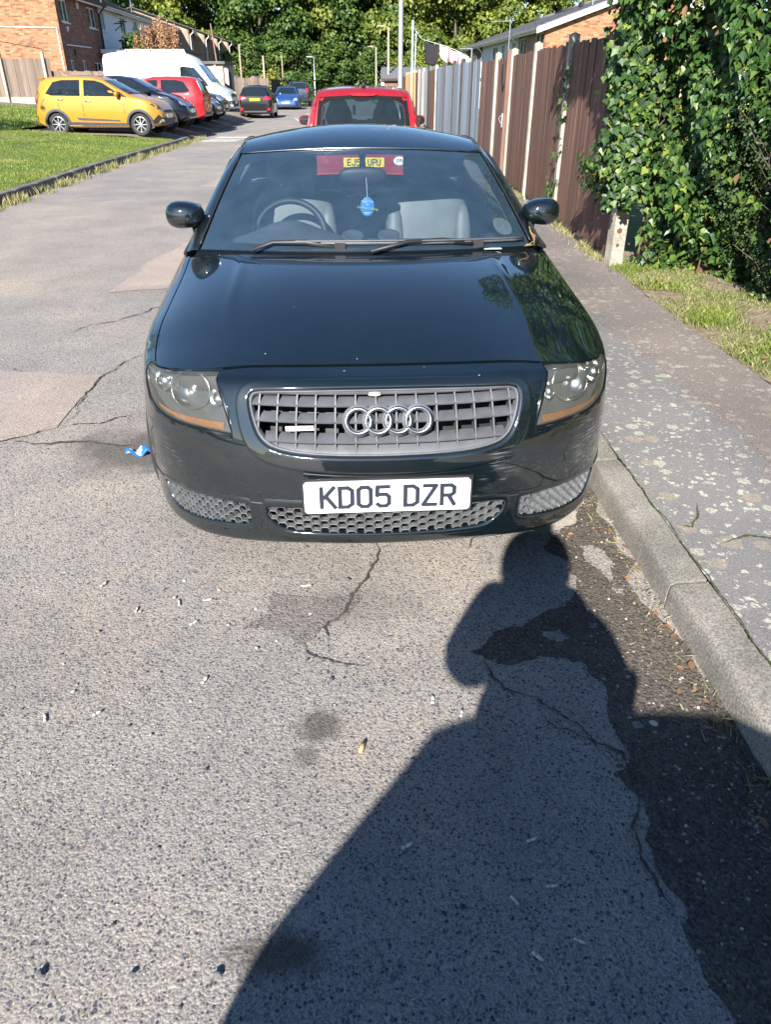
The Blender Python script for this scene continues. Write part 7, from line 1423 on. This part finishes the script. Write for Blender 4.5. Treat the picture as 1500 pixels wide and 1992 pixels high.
for i, (x, y, a) in enumerate(spots):
    if proto is None:
        proto = t = thing('cigarette_end', '', 'cigarette end'); m = MB(); m.tube([(-.013, 0, .004), (0, 0, .0045), (.012, .001, .004)], [.0036, .004, .0034], 8); m.build('paper', M['paper'], t, smooth=True); m = MB(); m.tube([(-.026, .001, .0042), (-.0125, 0, .0041)], [.0038, .0039], 8); m.build('filter', M['filter'] if False else M['paper'], t, smooth=True)
    else: t = copy_tree(proto)
    t.location = (x, y, .004); t.rotation_euler = (0, 0, a); t.scale = (random.uniform(.6, .95), random.uniform(.8, 1.2), random.uniform(.55, .9)); t['label'] = 'flattened cigarette end on the tarmac, '+where[i]; t['group'] = 'cigarette ends on the road'
t = thing('cork_filter_end', 'tan cork-coloured cigarette filter standing out on the sunlit tarmac', 'cigarette end', (-.062, 1.37, .004), 1.3); m = MB(); m.tube([(-.017, 0, .006), (.017, 0, .006)], .0058, 10); m.build('filter', M['filter'], t, smooth=True)
bp = thing('crisp_packet', 'crumpled blue and white packet lying beside the front left corner of the coupe', 'litter', (-1.16, 3.17, .005), .05); m = MB()
def pk_(a, b): return (-.065+.13*a, -.03+.06*b*(1-.4*abs(a-.62)), .012+.014*math.sin(9*a+3*b)+.012*math.sin(14*b-5*a))
m.grid(pk_, 14, 8); m.build('wrapper', pm('blue_foil', (.03, .16, .55), .3, .2, var=.3, scale=30), bp, smooth=True); m = MB(); m.grid(lambda a, b: (lambda p: (p[0], p[1], p[2]+.003))(pk_(.15+.38*a, .15+.6*b)), 8, 6); m.build('label', M['paper'], bp, smooth=True)
# loose stones
st0 = None
def stone_mesh(k):
    m = MB(); g_ = random.Random(k); m.grid(lambda a, b: (lambda th, ph: (math.cos(th)*math.cos(ph)*(1+.2*math.sin(3*ph+k)), .75*math.cos(th)*math.sin(ph)*(1+.2*math.cos(2*ph+k)), .55*math.sin(th)))((a-.5)*PI, b*2*PI), 6, 9); o = m.build('stone', STM[k % 3], None); me = o.data; bpy.data.objects.remove(o); return me
STM = [pm('dark_stone', (.09, .095, .105), .8, var=.3, scale=40), pm('pale_stone', (.45, .40, .34), .85, var=.2, scale=40), pm('brown_stone', (.32, .2, .12), .85, var=.25, scale=40)]
SM = [stone_mesh(k) for k in range(6)]
big = [(-.135, 2.135, .014, 0, 'dark stone in front of the coupe, above the worn hollow'), (-.24, 1.715, .010, 0, 'dark chip at the tip of the crack below the hollow'), (-.40, 1.77, .009, 1, 'pale pebble left of the crack'), (-.16, 1.63, .012, 0, 'grey chip right of the crack below the hollow'), (-.72, 2.03, .010, 1, 'white pebble beside a cigarette end on the left'), (.07, 1.33, .010, 0, 'dark chip at the edge of the long shadow'), (-.33, .80, .012, 0, 'dark stone low in the sunlit foreground'), (-.68, .80, .013, 0, 'dark stone near the lower left corner'), (-.50, .80, .010, 0, 'grey stone between the two dark ones at the bottom'), (-.105, 1.02, .007, 2, 'small orange stone beside the shadow edge'), (-.46, 1.30, .009, 0, 'dark stone in the sunlit middle of the tarmac'), (.735, 1.455, .017, 1, 'white lump of mortar at the elbow of the shadow'), (-.92, 1.85, .009, 2, 'orange chip near the left edge'), (.84, 2.0, .009, 2, 'orange leaf-coloured stone in the gutter')]
for i, (x, y, r, k, lab) in enumerate(big):
    o = mkobj('stone', SM[k if k else 0]); o.location = (x, y, .004+r*.35); r *= .75; o.scale = (r, r, r); o.rotation_euler = (0, 0, random.uniform(0, 6)); tag(o, lab, 'stone', 'loose stones on the road')
pts = []; n = 2600; x = RNG.uniform(-2.6, .95, n); y = RNG.uniform(.3, 7, n); sz = np.where(RNG.uniform(0, 1, n) < .12, RNG.uniform(.004, .008, n), RNG.uniform(.0012, .0038, n))
oct_ = (np.array([(1, 0, 0), (0, 1, 0), (-1, 0, 0), (0, -1, 0), (.2, .1, .8), (0, 0, -.5)]), [(0, 1, 4), (1, 2, 4), (2, 3, 4), (3, 0, 4)])
scatter('grit', oct_, np.stack([x, y, .002+sz*.2], 1), np.array([[0, 0, 1.]])+rv(n, .25), rv(n), sz, islandmat('grit_stones', [(0, (.05, .055, .065)), (.45, (.12, .12, .125)), (.7, (.3, .27, .23)), (.92, (.5, .47, .42)), (1, (.4, .22, .1))]))['kind'] = 'stuff'
n = 900; y = RNG.uniform(-1, 3.6, n); x = np.array([kr(v) for v in y])-np.abs(RNG.normal(0, .13, n))-.005; sz = RNG.uniform(.0015, .006, n)
scatter('gutter_grit', oct_, np.stack([x, y, .006+sz*.2], 1), np.array([[0, 0, 1.]])+rv(n, .3), rv(n), sz, islandmat('gutter_stones', [(0, (.1, .085, .07)), (.5, (.25, .21, .17)), (.9, (.45, .4, .34))]))['kind'] = 'stuff'
n = 500; y = RNG.uniform(.2, 3.2, n); x = np.array([kr(v) for v in y])-np.abs(RNG.normal(0, .05, n))-.01; blades('gutter_straw', np.stack([x, y, np.full(n, .006)], 1), RNG.uniform(.004, .02, n), RNG.uniform(.002, .004, n), M['drygrass'], 3.0)
